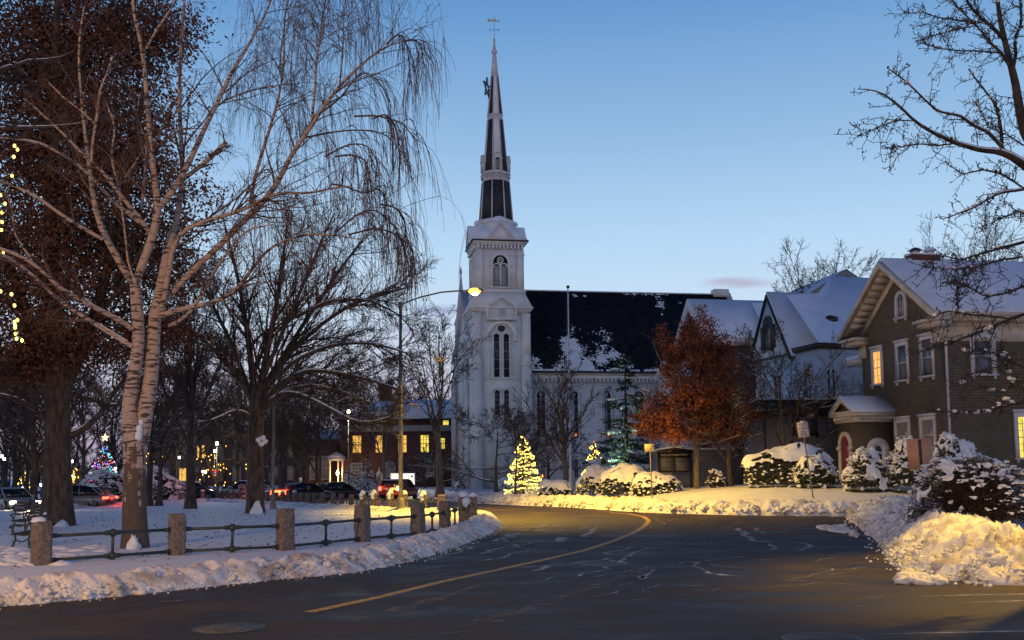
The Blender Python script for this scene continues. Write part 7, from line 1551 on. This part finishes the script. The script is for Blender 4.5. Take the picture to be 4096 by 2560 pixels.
# ================================================================== vehicles
def car(name, label, loc, rz, paint, L=4.6, Wd=1.82, H=1.5, suv=False, tails=True, heads=False, group=None, cat='car'):
    t = thing(name, label, cat, loc, rz, group)
    pm_ = noisecol(mat('paint', paint, .3, .3), tuple(c*.85 for c in paint), paint, 3)
    hb = .92 if suv else .80; x0, x1 = -L/2, L/2; hood = H*.60 if suv else H*.58
    # lower body: stations (x, bottom, belt, half width)
    S = [(x0, .48, hb*.80, Wd*.42), (x0+.08, .34, hb+.02, Wd*.47), (x0+.5, .27, hb+.06, Wd*.5), (-.5, .24, hb+.04, Wd*.5), (.75, .24, hb+.0, Wd*.5), (1.25, .25, hood, Wd*.495), (x1-.35, .28, hood-.10, Wd*.47), (x1-.06, .34, hood-.22, Wd*.43), (x1, .42, hood-.32, Wd*.38)]
    rows = []
    for (x, zb, zt, w) in S:
        rows.append([(x, -w*.9, zb), (x, -w, zb+.14), (x, -w, (zb+zt)/2), (x, -w*.96, zt-.06), (x, -w*.82, zt), (x, 0, zt+.02), (x, w*.82, zt), (x, w*.96, zt-.06), (x, w, (zb+zt)/2), (x, w, zb+.14), (x, w*.9, zb), (x, 0, zb), (x, -w*.9, zb)])
    mb = MB().grid(np.array(rows)); mb.add(rows[0][:-1], [tuple(range(12))]); mb.add(rows[-1][:-1], [tuple(range(11, -1, -1))]); mb.build('body', pm_, t, True)
    # glasshouse
    if suv: prof = [(x0+.12, hb+.02), (x0+.42, H-.12), (x0+.8, H-.03), (.2, H-.04), (.65, H-.12), (1.28, hood+.0)]
    else: prof = [(x0+.35, hb+.03), (x0+1.05, H-.14), (x0+1.5, H-.03), (.1, H-.03), (.5, H-.10), (1.3, hood)]
    def gh(prof, s, name, m, z0=0):
        rows = []
        for x, z in prof:
            f = max(0, (z-hb)/(H-hb)); w = Wd*(.465-.09*f)*s; rows.append([(x, -w*1.0, max(min(z, hb), .5)), (x, -w, z-.05), (x, -w*.86, z+z0), (x, 0, z+z0+.015), (x, w*.86, z+z0), (x, w, z-.05), (x, w, max(min(z, hb), .5))])
        return MB().grid(np.array(rows)).build(name, m, t, True)
    # sides as solid prism of glass
    poly = [(p[0], p[1]) for p in prof]
    mb = MB(); w0 = Wd*.455; w1 = Wd*.375; n = len(poly)
    lo = [(x, -w0+(w0-w1)*max(0, (z-hb)/(H-hb)), z) for x, z in poly]; hi = [(x, -y, z) for x, y, z in lo]
    mb.add(lo+hi, [tuple(range(n)), tuple(range(2*n-1, n-1, -1))]+[(i, i+n, (i+1) % n+n, (i+1) % n) for i in range(n)]); mb.build('windows', MT['carglass'], t)
    a, b = (2, 4)
    mb = MB().add([(poly[1][0]-.02, -w1-.03, poly[1][1]+.01), (poly[2][0], -w1-.02, poly[2][1]+.02), (poly[3][0], -w1-.02, poly[3][1]+.02), (poly[4][0]+.02, -w1-.03, poly[4][1]+.01), (poly[1][0]-.02, w1+.03, poly[1][1]+.01), (poly[2][0], w1+.02, poly[2][1]+.02), (poly[3][0], w1+.02, poly[3][1]+.02), (poly[4][0]+.02, w1+.03, poly[4][1]+.01)], [(0, 1, 5, 4), (1, 2, 6, 5), (2, 3, 7, 6)]); mb.build('roof', pm_, t)
    mb = MB()
    for s in (-1, 1):
        for i, j in ((0, 1), (4, 5)): mb.tube([(poly[i][0], s*(w0 if i in (0, 5) else w1+.01), poly[i][1]), (poly[j][0], s*(w1+.01 if j in (1, 4) else w0), poly[j][1])], .045, 5)
        xm = (poly[1][0]+poly[4][0])/2; mb.tube([(xm, s*w0, hb+.03), (xm, s*(w1+.01), H-.05)], .04, 5)
    mb.build('pillars', pm_, t)
    for sx in (x0+.85, x1-.85):
        for s in (-1, 1):
            Mw_ = Matrix.Translation((sx, s*(Wd/2-.12), .34)) @ Matrix.Rotation(R(90), 4, 'X')
            w = MB().lathe([(.2, -.11), (.33, -.11), (.345, -.06), (.345, .06), (.33, .11), (.2, .11)], k=20, M=Mw_).build('wheel', MT['tyre'], t)
            MB().lathe([(.20, -.125), (.05, -.115), (.05, .115), (.20, .125)], k=12, M=Mw_).build('rim', MT['rim'], w)
    for s in (-1, 1):
        y = s*Wd*.40
        if suv: mb = MB().box(x0-.015, x0+.2, y-.09, y+.09, hb*.80, hb*1.12)
        else: mb = MB().box(x0-.015, x0+.25, y-.16, y+.16, hb*.76, hb*.92)
        mb.build('tail_light', (MT['indicator'] if (suv and s < 0) else MT['tail']) if tails else mat('lens_red', (.25, .01, .01), .2), t)
        MB().box(x1-.25, x1-.035, y-.14, y+.12, hood-.34, hood-.20).build('headlight', MT['headlight'] if heads else MT['alu'], t)
    MB().box(x0-.05, x0+.1, -Wd*.44, Wd*.44, .36, .54).build('bumper', MT['black'] if not suv else pm_, t)
    MB().box(x0-.03, x0+.02, -.26, .26, hb*.66, hb*.78).build('number_plate', MT['alu'], t)
    for s in (-1, 1): MB().box(.85, 1.0, s*Wd*.5-.0, s*(Wd*.5+.16), hb+.03, hb+.16) and MB().box(.85, 1.0, *sorted((s*Wd*.5, s*(Wd*.5+.16))), hb+.03, hb+.16).build('wing_mirror', pm_, t)
    MB().box(x0+.6, .4, -w1*.9, w1*.9, H-.01, H+.05).build('roof_snow', MT['snow_smooth'], t) if name == 'parked_car' else None
    return t
g = G(1585, 2002, 0); Ys = 80
sx_ = at(1585, 1890, 78).x
s = car('suv', 'red and silver sports utility car seen from behind with its brake and turn lights lit', (sx_, 80, 0), R(76), (.16, .03, .03), 4.4, 1.85, 1.6, suv=True, cat='car')
MB().box(-2.32, -2.24, -.55, .55, .72, .98).build('tailgate_panel', mat('tailgate', (.45, .40, .32), .35, .5), s)
lamp('brake_glow', 'POINT', (-2.75, .65, 1.0), 15, (1, .10, .04), s, shadow_soft_size=.1); lamp('turn_glow', 'POINT', (-2.75, -.7, 1.0), 60, (1, .33, .08), s, shadow_soft_size=.1)
c = car('sedan', 'dark car with glowing red tail lights passing behind the rear row of granite posts', (at(1215, 1890, 76).x, 76, 0), R(52), (.03, .03, .035), 4.7, 1.82, 1.42)
MB().box(-2.39, -2.30, -.80, .80, .66, .90).build('trail_glow_bar', MT['tail_hot'], c)  # added glowing bar, stands in for the red streaks of passing tail lights
lamp('brake_glow', 'POINT', (-2.8, 0, .9), 420, (1, .05, .02), c, shadow_soft_size=.2)
c = car('sedan', 'second dark car with red tail lights just right of the passing one', (at(1345, 1890, 82).x, 82, 0), R(42), (.05, .035, .03), 4.6, 1.8, 1.4)
MB().box(-2.34, -2.25, -.78, .78, .66, .88).build('trail_glow_bar', MT['tail_hot'], c)  # same added glow bar for the red traffic streaks
c = car('hatchback', 'grey hatchback with one lit red tail light behind the dark oak trunk', (at(322, 1890, 66).x, 66, 0), R(178), (.22, .21, .22), 4.2, 1.75, 1.48)
lamp('brake_glow', 'POINT', (-2.5, 0, .9), 25, (1, .06, .02), c, shadow_soft_size=.1)
c = car('sedan', 'light coloured car with blazing headlights at the left edge beyond the benches', (at(40, 1890, 62).x, 62, 0), R(-40), (.35, .33, .32), 4.6, 1.8, 1.42, heads=True)
lamp('headlight_beam', 'SPOT', (2.6, 0, .65), 900, (1, .72, .40), c, spot_size=R(70), spot_blend=.5, shadow_soft_size=.1).rotation_euler = (0, R(-86), 0)
car('parked_car', 'snow topped dark car parked between the birch and the vase shaped tree', (at(775, 1890, 82).x, 82, 0), R(4), (.05, .05, .055), 4.5, 1.8, 1.5, tails=False)
car('parked_car', 'snow topped pale car parked just left of the elm trunk', (at(985, 1890, 92).x, 92, 0), R(170), (.3, .3, .32), 4.4, 1.8, 1.5, tails=False)

# ================================================================== signs and street furniture
RED = mat('sign_red', (.42, .02, .02), .4); WHT = mat('sign_white', (.62, .60, .56), .5); REDT = mat('sign_red_text', (.35, .06, .05), .5); BLU = mat('sign_blue', (.04, .10, .35), .5)
b = G(3253, 2024, .3); tlt = math.atan2(27, 270)
pk = thing('parking_sign', 'leaning white sign with red NO PARKING ANY TIME lettering on a thin post', 'road sign', (at(3253, 1890, 48.8).x, 48.8, .25)); pk.rotation_euler = (R(-3), -tlt, 0)
zt_ = (1890-1700)/4096*48.8+2-.25
MB().box(-.03, .03, -.015, .015, -.3, zt_).build('post', MT['alu'] if False else MT['pole'], pk)
MB().box(-.27, .27, -.035, -.02, zt_-.72, zt_+.02).build('panel', WHT, pk)
MB().ring([(-.255, zt_-.705), (.255, zt_-.705), (.255, zt_+.005), (-.255, zt_+.005)], [(-.24, zt_-.69), (.24, zt_-.69), (.24, zt_-.01), (-.24, zt_-.01)], -.040, -.034).build('border', REDT, pk)
for k, (s_, z_, h_) in enumerate((('NO', .12, .20), ('PARKING', .29, .13), ('ANY', .44, .15), ('TIME', .59, .15))): text(s_, h_, Matrix.Translation((0, -.042, zt_-z_)), pk, REDT)
MB().blobs(np.array([(0, -.02, zt_+.03)]), [.12], rng, .4, .05).build('snow_cap', MT['snow'], pk, True)
sg = thing('road_sign', 'thin post carrying a blank yellow lit sign plate at the red oak leaves', 'road sign', (at(2606, 1890, 55.5).x, 55.5, .3)); z2 = (1890-1782)/4096*55.5+2-.3
sg.rotation_euler = (0, R(-.8), 0); MB().box(-.03, .03, -.02, .02, -.3, z2).build('post', MT['pole'], sg); MB().box(-.30, .22, -.04, -.022, z2-.42, z2).build('panel', mat('sign_lamplit', (.62, .5, .25), .5), sg)  # yellow lamplight is put into the plate's colour
ob_ = thing('board_sign', 'orange brown board on a dark post standing behind the big snowy corner bush', 'board sign', (at(3692, 1890, 30.5).x, 30.5, .35)); z2 = (1890-1772)/4096*30.5+2-.35; z1 = (1890-1895)/4096*30.5+2-.35
ob_.rotation_euler = (0, R(-2), 0)
MB().box(-.36, .36, -.02, .02, z1, z2).build('panel', noisecol(mat('board_orange', (.48, .20, .10), .6), (.56, .27, .15), (.66, .34, .19), 3), ob_); MB().box(-.035, .035, .02, .07, -.3, z2+.02).build('post', MT['wood'], ob_)
MB().box(-.03, .055, -.032, -.02, z1+.05, z2-.03).build('strap', MT['wood'], ob_)
# church board
cb = thing('notice_board', 'dark roofed notice board reading FIVE COMMON STREET by the red oak trunk', 'notice board', (at(2700, 1890, 63.5).x, 63.5, .5)); k_ = 63.5/4096
w_ = 128*k_; zb_ = (1890-1896)*k_+2-.5; zt_ = (1890-1826)*k_+2-.5
MB().box(-w_/2-.05, w_/2+.05, 0, .14, zb_, zt_+.15).build('panel', MT['black'], cb)
for s in (-1, 1): MB().box(s*w_/2-.07, s*w_/2+.07, -.02, .18, -.3, zt_+.12).build('post', MT['poleblack'], cb)
mb = MB(); mb.prism([(-w_/2-.22, zt_+.13), (w_/2+.22, zt_+.13), (w_/2+.05, zt_+.28), (0, zt_+.42), (-w_/2-.05, zt_+.28)], -.12, .3); mb.build('roof', MT['poleblack'], cb)
MB().prism([(-w_/2-.2, zt_+.18), (-w_/2-.05, zt_+.30), (0, zt_+.44), (w_/2+.05, zt_+.30), (w_/2+.2, zt_+.18), (w_/2, zt_+.38), (0, zt_+.52), (-w_/2, zt_+.38)], -.10, .28).build('snow_cap', MT['snow'], cb)
text('FIVE COMMON STREET', .165, Matrix.Translation((0, -.012, zt_-.02)), cb, WHT)
GRY = mat('board_grey', (.11, .11, .12), .6)
for s in (-1, 1): MB().box(min(s*.05, s*(w_/2-.1)), max(s*.05, s*(w_/2-.1)), -.012, .0, zb_+.08, zt_-.2).build('listing', GRY, cb)
mb = MB()
for s in (-1, 1):
    for j in range(6): z = zb_+.15+j*.13; mb.box(min(s*.1, s*(w_/2-.2)), max(s*.1, s*(w_/2-.2)), -.016, -.012, z, z+.02)
mb.build('listing_lines', MT['concrete'], cb)
# flagpole
fp = thing('flagpole', 'tall white flagpole with a dark ball top in front of the church nave', 'flagpole', far(2283, 84)); hz_ = (1890-1150)/4096*84+2-fp.location.z
MB().lathe([(.14, 0), (.14, 1.0), (.09, 1.05), (.05, hz_)], k=10).build('pole', MT['trim_white'], fp, True); MB().blobs(np.array([(0, 0, hz_+.12)]), [.15], rng, 1, 0).build('ball', MT['iron'], fp, True)
MB().tube([(-.16, 0, hz_-.3), (-.22, 0, hz_*.5), (-.15, 0, 1.3)], .012, 4).build('halyard', MT['iron'], fp); MB().box(-.35, .35, -.35, .35, -.2, .25).build('base', MT['snow'], fp)
# lit church sign
ls = thing('lit_sign', 'glowing white church sign with blue lettering behind the sports utility car', 'sign', (at(1611, 1890, 88).x, 88, .1), R(2)); k_ = 88/4096; zb_ = (1890-1938)*k_+1.9; zt_ = (1890-1890)*k_+1.9; w_ = 92*k_
SW = emis('sign_glow', (1, .93, .74), 1.5, True)
MB().box(-w_/2, w_/2, 0, .3, zb_, zt_).build('panel', SW, ls); MB().ring([(-w_/2-.06, zb_-.06), (w_/2+.06, zb_-.06), (w_/2+.06, zt_+.06), (-w_/2-.06, zt_+.06)], [(-w_/2, zb_), (w_/2, zb_), (w_/2, zt_), (-w_/2, zt_)], -.04, .34).build('frame', MT['alu'], ls)
bz = zt_-.24
text('First', .30, Matrix.Translation((-w_/2+.36, -.02, bz)), ls, BLU); text('Church', .30, Matrix.Translation((.42, -.02, bz)), ls, BLU)
BLE = mat('sign_blue_frame', (.05, .14, .45), .5)
MB().ring([(-w_/2+.03, bz-.21), (w_/2-.03, bz-.21), (w_/2-.03, bz+.2), (-w_/2+.03, bz+.2)], [(-w_/2+.06, bz-.18), (w_/2-.06, bz-.18), (w_/2-.06, bz+.17), (-w_/2+.06, bz+.17)], -.02, -.001).build('border', BLE, ls)
o = MB().lathe([(.10, 0), (.10, .015)], k=16, M=Matrix.Translation((w_/2-.2, -.005, bz)) @ Matrix.Rotation(R(90), 4, 'X')).build('emblem', mat('emblem', (.35, .08, .12), .5), ls)
for s in (-1, 1): MB().box(s*w_*.4-.08, s*w_*.4+.08, .05, .25, -.3, zb_-.05).build('post', MT['concrete'], ls)
lamp('sign_light', 'AREA', (0, -.25, (zb_+zt_)/2), 60, (1, .9, .65), ls, shape='RECTANGLE', size=w_, size_y=1.0).rotation_euler = (R(-90), 0, 0)
# stone pillar and thin black lamp poles
sp2 = thing('stone_pillar', 'slim carved stone pillar with a pointed top left of the lit sign', 'monument', (at(1517, 1890, 86).x, 86, .05))
MB().lathe([(.28, 0), (.26, .25), (.15, .3), (.13, 1.35), (.24, 1.42), (.25, 1.95), (.18, 2.05), (.05, 2.2), (.03, 2.5)], k=8).build('shaft', MT['concrete'], sp2)
def post_lamp(px, Y, pyl, label, style='pole', energy=200, glow='bulb_cool', group='post top lamps on the common', z=0.05, vis=True):
    x = at(px, 1890, Y).x; t = thing('post_lamp', label, 'street lamp', (x, Y, z), group=group); h = (1890-pyl)/4096*Y+2-z
    MB().lathe([(.13, 0), (.12, .5), (.06, .6), (.045, h-.25)], k=8).build('pole', MT['poleblack'], t)
    MB().lathe([(.06, h-.28), (.16, h-.22), (.1, h-.16)], k=8).build('collar', MT['poleblack'], t); MB().lathe([(.09, h-.16), (.15, h-.02), (.12, h+.12)], k=10).build('lamp_glass', MT[glow], t); MB().lathe([(.17, h+.12), (.10, h+.2), (.02, h+.32)], k=8).build('cap', MT['poleblack'], t)
    if energy: lamp('lamp_light', 'POINT', (0, -.25, h), energy, (1, .9, .6) if glow != 'bulb_cool' else (.85, .95, 1), t, shadow_soft_size=.15)
    return t
post_lamp(1393, 86, 1640, 'tall thin black lamp pole with a bright lamp before the brick hall', glow='bulb_white', energy=900)
post_lamp(866, 100, 1762, 'black lamp pole with red banner and bright top lamp left of the elm', glow='bulb_white', energy=600)
post_lamp(858, 120, 1792, 'fainter lamp just under the bannered one', glow='bulb_white', energy=250)
post_lamp(640, 105, 1826, 'lamp post right of the birch trunk over the frosted thicket', glow='bulb_white', energy=300)
for k, (px, py, Y, lb) in enumerate([(716, 1816, 120, 'small cool lamp left of the vase shaped tree'), (287, 1827, 118, 'upper of two cool lamps beside the dark oak trunk'), (289, 1886, 118, 'lower of two cool lamps beside the dark oak trunk'), (461, 1858, 112, 'white lamp low in front of the Christmas tree'), (166, 1919, 110, 'cool lamp just left of the dark oak trunk'), (90, 1931, 118, 'cool lamp above the fairy lit bushes'), (62, 1934, 125, 'dimmer lamp left of the one above the fairy lit bushes'), (10, 1943, 105, 'cool lamp lowest at the left edge'), (5, 1804, 110, 'highest cool lamp at the left edge'), (15, 1815, 118, 'second cool lamp below the highest at the left edge'), (812, 1873, 130, 'faint lamp of a distant pair right of the vase shaped tree'), (822, 1876, 130, 'right one of the faint distant lamp pair')]):
    post_lamp(px, Y, py, lb, energy=60 if k < 4 else 0)
bn = thing('banner', 'red street banner hanging from the black lamp pole left of the elm', 'banner', (at(860, 1890, 99.6).x, 99.6, (1890-1898)/4096*99.6+2)); MB().box(-.25, .22, -.02, .02, 0, .72).build('cloth', RED, bn); MB().box(-.25, .22, -.02, .02, .76, .82).build('bracket', MT['poleblack'], bn)
MB().box(-.18, .15, -.025, -.021, .15, .3).box(-.15, .12, -.025, -.021, .42, .5).build('print', WHT, bn)
gp_ = thing('lamp_pole', 'plain grey pole rising into the branches right of the elm trunk', 'pole', (at(1093, 1890, 57).x, 57, .08)); MB().lathe([(.20, 0), (.2, .12), (.13, .55), (.10, .6), (.06, 7.3)], k=10).build('pole', MT['pole'], gp_, True)
def octo(r): return [(r*math.cos(R(22.5+45*k)), r*math.sin(R(22.5+45*k))) for k in range(8)]
st_ = thing('stop_sign', 'red octagonal STOP sign facing the viewer left of the elm trunk', 'stop sign', (at(968, 1890, 88).x, 88, 0)); k_ = 88/4096; zc = (1890-1938)*k_+2
MB().box(-.035, .035, .0, .05, 0, zc+.2).build('post', MT['pole'], st_); MB().prism(octo(.30), -.02, .0, Matrix.Translation((0, 0, zc))).build('panel', RED, st_); MB().ring(octo(.31), octo(.275), -.026, -.018, Matrix.Translation((0, 0, zc))).build('border', WHT, st_); text('STOP', .23, Matrix.Translation((0, -.026, zc)), st_, WHT)
st_ = thing('stop_sign', 'blank back of an octagonal sign beside the vase shaped tree trunk', 'stop sign', (at(748, 1890, 80).x, 80, 0)); k_ = 80/4096; zc = (1890-1927)*k_+2
MB().box(-.035, .035, -.05, .0, 0, zc+.2).build('post', MT['pole'], st_); MB().prism(octo(.32), .0, .02, Matrix.Translation((0, 0, zc))).build('panel', mat('sign_back', (.55, .55, .5), .4, .3), st_)
sg2 = thing('road_sign', 'small pale rectangular sign on a post right of the vase shaped tree', 'road sign', (at(791, 1890, 84).x, 84, 0)); MB().box(-.03, .03, 0, .05, 0, 1.5).build('post', MT['pole'], sg2); MB().box(-.10, .10, -.02, 0, .95, 1.55).build('panel', WHT, sg2)
sg2 = thing('road_sign', 'narrow sign on a pale post behind the red tail lights', 'road sign', (at(1202, 1890, 86).x, 86, 0)); k_ = 86/4096; MB().box(-.03, .03, 0, .05, 0, (1890-1902)*k_+2).build('post', MT['pole'], sg2); MB().box(-.11, .11, -.02, 0, (1890-1922)*k_+2, (1890-1902)*k_+2).build('panel', WHT, sg2)
# fence hung with warm lights
lf = thing('lit_fence', 'low iron fence hung with a row of warm yellow lights behind the parked cars', 'fence', (at(860, 1890, 108).x, 108, 0)); wx_ = at(1165, 1890, 108).x-lf.location.x; k_ = 108/4096; zt_ = (1890-1955)*k_+2
mb = MB().box(0, wx_, -.02, .02, zt_+.1, zt_+.16).box(0, wx_, -.02, .02, -.4, -.36); mb.build('rail', MT['iron'], lf)
mb = MB(); [mb.box(x, x+.025, -.012, .012, -.5, zt_+.25) for x in np.arange(0, wx_, .22)]; mb.build('bars', MT['iron'], lf)
C = [(x, -.06, zt_-.05-.12*abs(math.sin(x*2.1))+rng.rand()*.06) for x in np.arange(0, wx_, .13)]; V, Fc = _OCT
for a in range(0, len(C), 12):
    mb = MB(); [mb.add(V*np.array([.03, .03, .09])+np.array(c_), Fc) for c_ in C[a:a+12]]; mb.build('light_string', MT['bulb_deep'] if (a//12) % 3 == 0 else MT['bulb_warm'], lf)
# fairy lit shrubs at the far left and right of the common
for k, (px, py, Y, n, sp, lb) in enumerate([(15, 1985, 100, 40, .55, 'leftmost bush full of warm fairy lights'), (75, 1970, 98, 46, .55, 'bush full of warm fairy lights left of the dark oak trunk'), (100, 1930, 110, 22, .9, 'sparse upright shrub with dripping warm lights'), (300, 1905, 104, 26, .6, 'shrub with golden lights between oak trunk and Christmas tree'), (870, 1860, 106, 30, 1.5, 'tall shrub with dripping golden lights under the bannered lamp'), (610, 1870, 112, 24, 1.1, 'shrub with vertical golden lights right of the birch'), (1010, 1880, 112, 16, 1.0, 'lit yellow green shrub behind the elm trunk')]):
    c_ = at(px, py, Y); zb_ = 0; t = thing('fairy_light_bush', lb, 'lit shrub', (c_.x, Y, zb_), group='shrubs wound with fairy lights')
    P0 = np.zeros((14, 6, 3)); u = np.linspace(0, 1, 6); A = rng.rand(14)*6.28; P0[..., 0] = np.cos(A)[:, None]*sp*u; P0[..., 1] = np.sin(A)[:, None]*sp*u; P0[..., 2] = (c_.z+sp)*u**.8
    R0 = np.full((14, 6), .02); q2_, qr = sprout(P0, R0, 8, rng, .2, 1, (20, 50), (.2, .45), 5, .15, 0, .5, .6, .012); MB().tubes(P0, R0, 4).tubes(q2_, qr, 3).build('branches', MT['twig_dark'], t)
    C = np.array([(0, -.3, c_.z)])+rng.randn(n, 3)*np.array([sp*.55, .2, sp*.55]); C[:, 2] = np.maximum(C[:, 2], .15); string_lights(None, 'light_string', C, .045, 'bulb_deep' if k in (3, 4, 5) else 'bulb_warm', 2).parent = t
    if k in (0, 1, 3, 4, 6): lamp('string_glow', 'POINT', (0, -.6, c_.z), 45 if k != 6 else 90, (1, .72, .22), t, shadow_soft_size=.4)

# ================================================================== park benches
def bench(loc, rz, label):
    t = thing('park_bench', label, 'bench', loc, rz, group='iron and wood benches at the left edge'); L_ = 1.7
    for x in (0, L_):
        mb = MB(); Wp = 5
        def cv(pts, r=.028): mb.tube(smooth_line(resample(np.array([(x, y, z) for y, z in pts]), .04), 1), r, 6)
        cv([(.02, .0), (.06, .14), (.12, .26), (.10, .40)]); cv([(.50, .0), (.46, .12), (.44, .28), (.50, .42), (.58, .62), (.66, .84), (.72, .92), (.78, .90)]); cv([(.0, .41), (.1, .42), (.3, .38), (.48, .40)])
        cv([(-.04, .58), (.0, .64), (.10, .66), (.3, .64), (.5, .66), (.58, .70)]); cv([(.10, .40), (.04, .5), (.02, .6)]); cv([(.12, .26), (.28, .20), (.44, .28)], .02)
        mb.build('end_frame', MT['iron'], t, True)
    for k in range(5): MB().box(-.03, L_+.03, .01+k*.092, .085+k*.092, .405-.006*k, .435-.006*k).build('seat_slat', MT['wood'], t)
    for k in range(4): y = .53+k*.052; z = .50+k*.105; MB().box(-.03, L_+.03, y, y+.03, z, z+.075).build('back_slat', MT['wood'], t)
for px, py, lb in ((40, 2200, 'nearest iron bench half hidden by the first granite post'), (42, 2132, 'middle iron bench behind the nearest one'), (50, 2080, 'farthest iron bench near the bright headlights')):
    g = G(px, py, .1); bench((g.x-.29, g.y+1.68, .10), R(-80), lb)
# trampled snow lumps round the benches
rb = np.random.RandomState(3); C = np.stack([rb.uniform(-15, -9.6, 260), rb.uniform(21.5, 28, 260), np.full(260, .10)], 1); C = C[C[:, 0] < -9.2-(C[:, 1]-21)*.22]
tag(MB().blobs(C, rb.uniform(.08, .3, len(C)), rb, .4, .1).build('trampled_snow', MT['snow'], None, True), 'trampled lumpy snow around the benches', 'snow', kind='stuff')
# distant woods closing the horizon
rw_ = np.random.RandomState(4); n = 1500; xb = rw_.uniform(-150, 130, n); yb = rw_.uniform(185, 215, n); Hh = rw_.uniform(5, 10, n)
u = np.linspace(0, 1, 5)[None]; P = np.stack([xb[:, None]+rw_.randn(n, 1)*.8*u, yb[:, None]+0*u, Hh[:, None]*u], -1); Rr = np.linspace(.14, .03, 5)[None]*np.ones((n, 1))
q, qr = sprout(P, Rr, 7, rw_, .15, 1, (20, 60), (.3, .6), 5, .15, -.05, .5, .6, .035); q3, qr3 = sprout(q, qr, 4, rw_, .1, 1, (20, 60), (.3, .6), 4, .15, -.05, .5, .6, .03)
tag(MB().tubes(P, Rr, 4).tubes(q, qr, 3).tubes(q3, qr3, 3).build('distant_woods', MT['twig_dark']), 'dark line of distant bare woods closing the horizon', 'woods', kind='stuff')
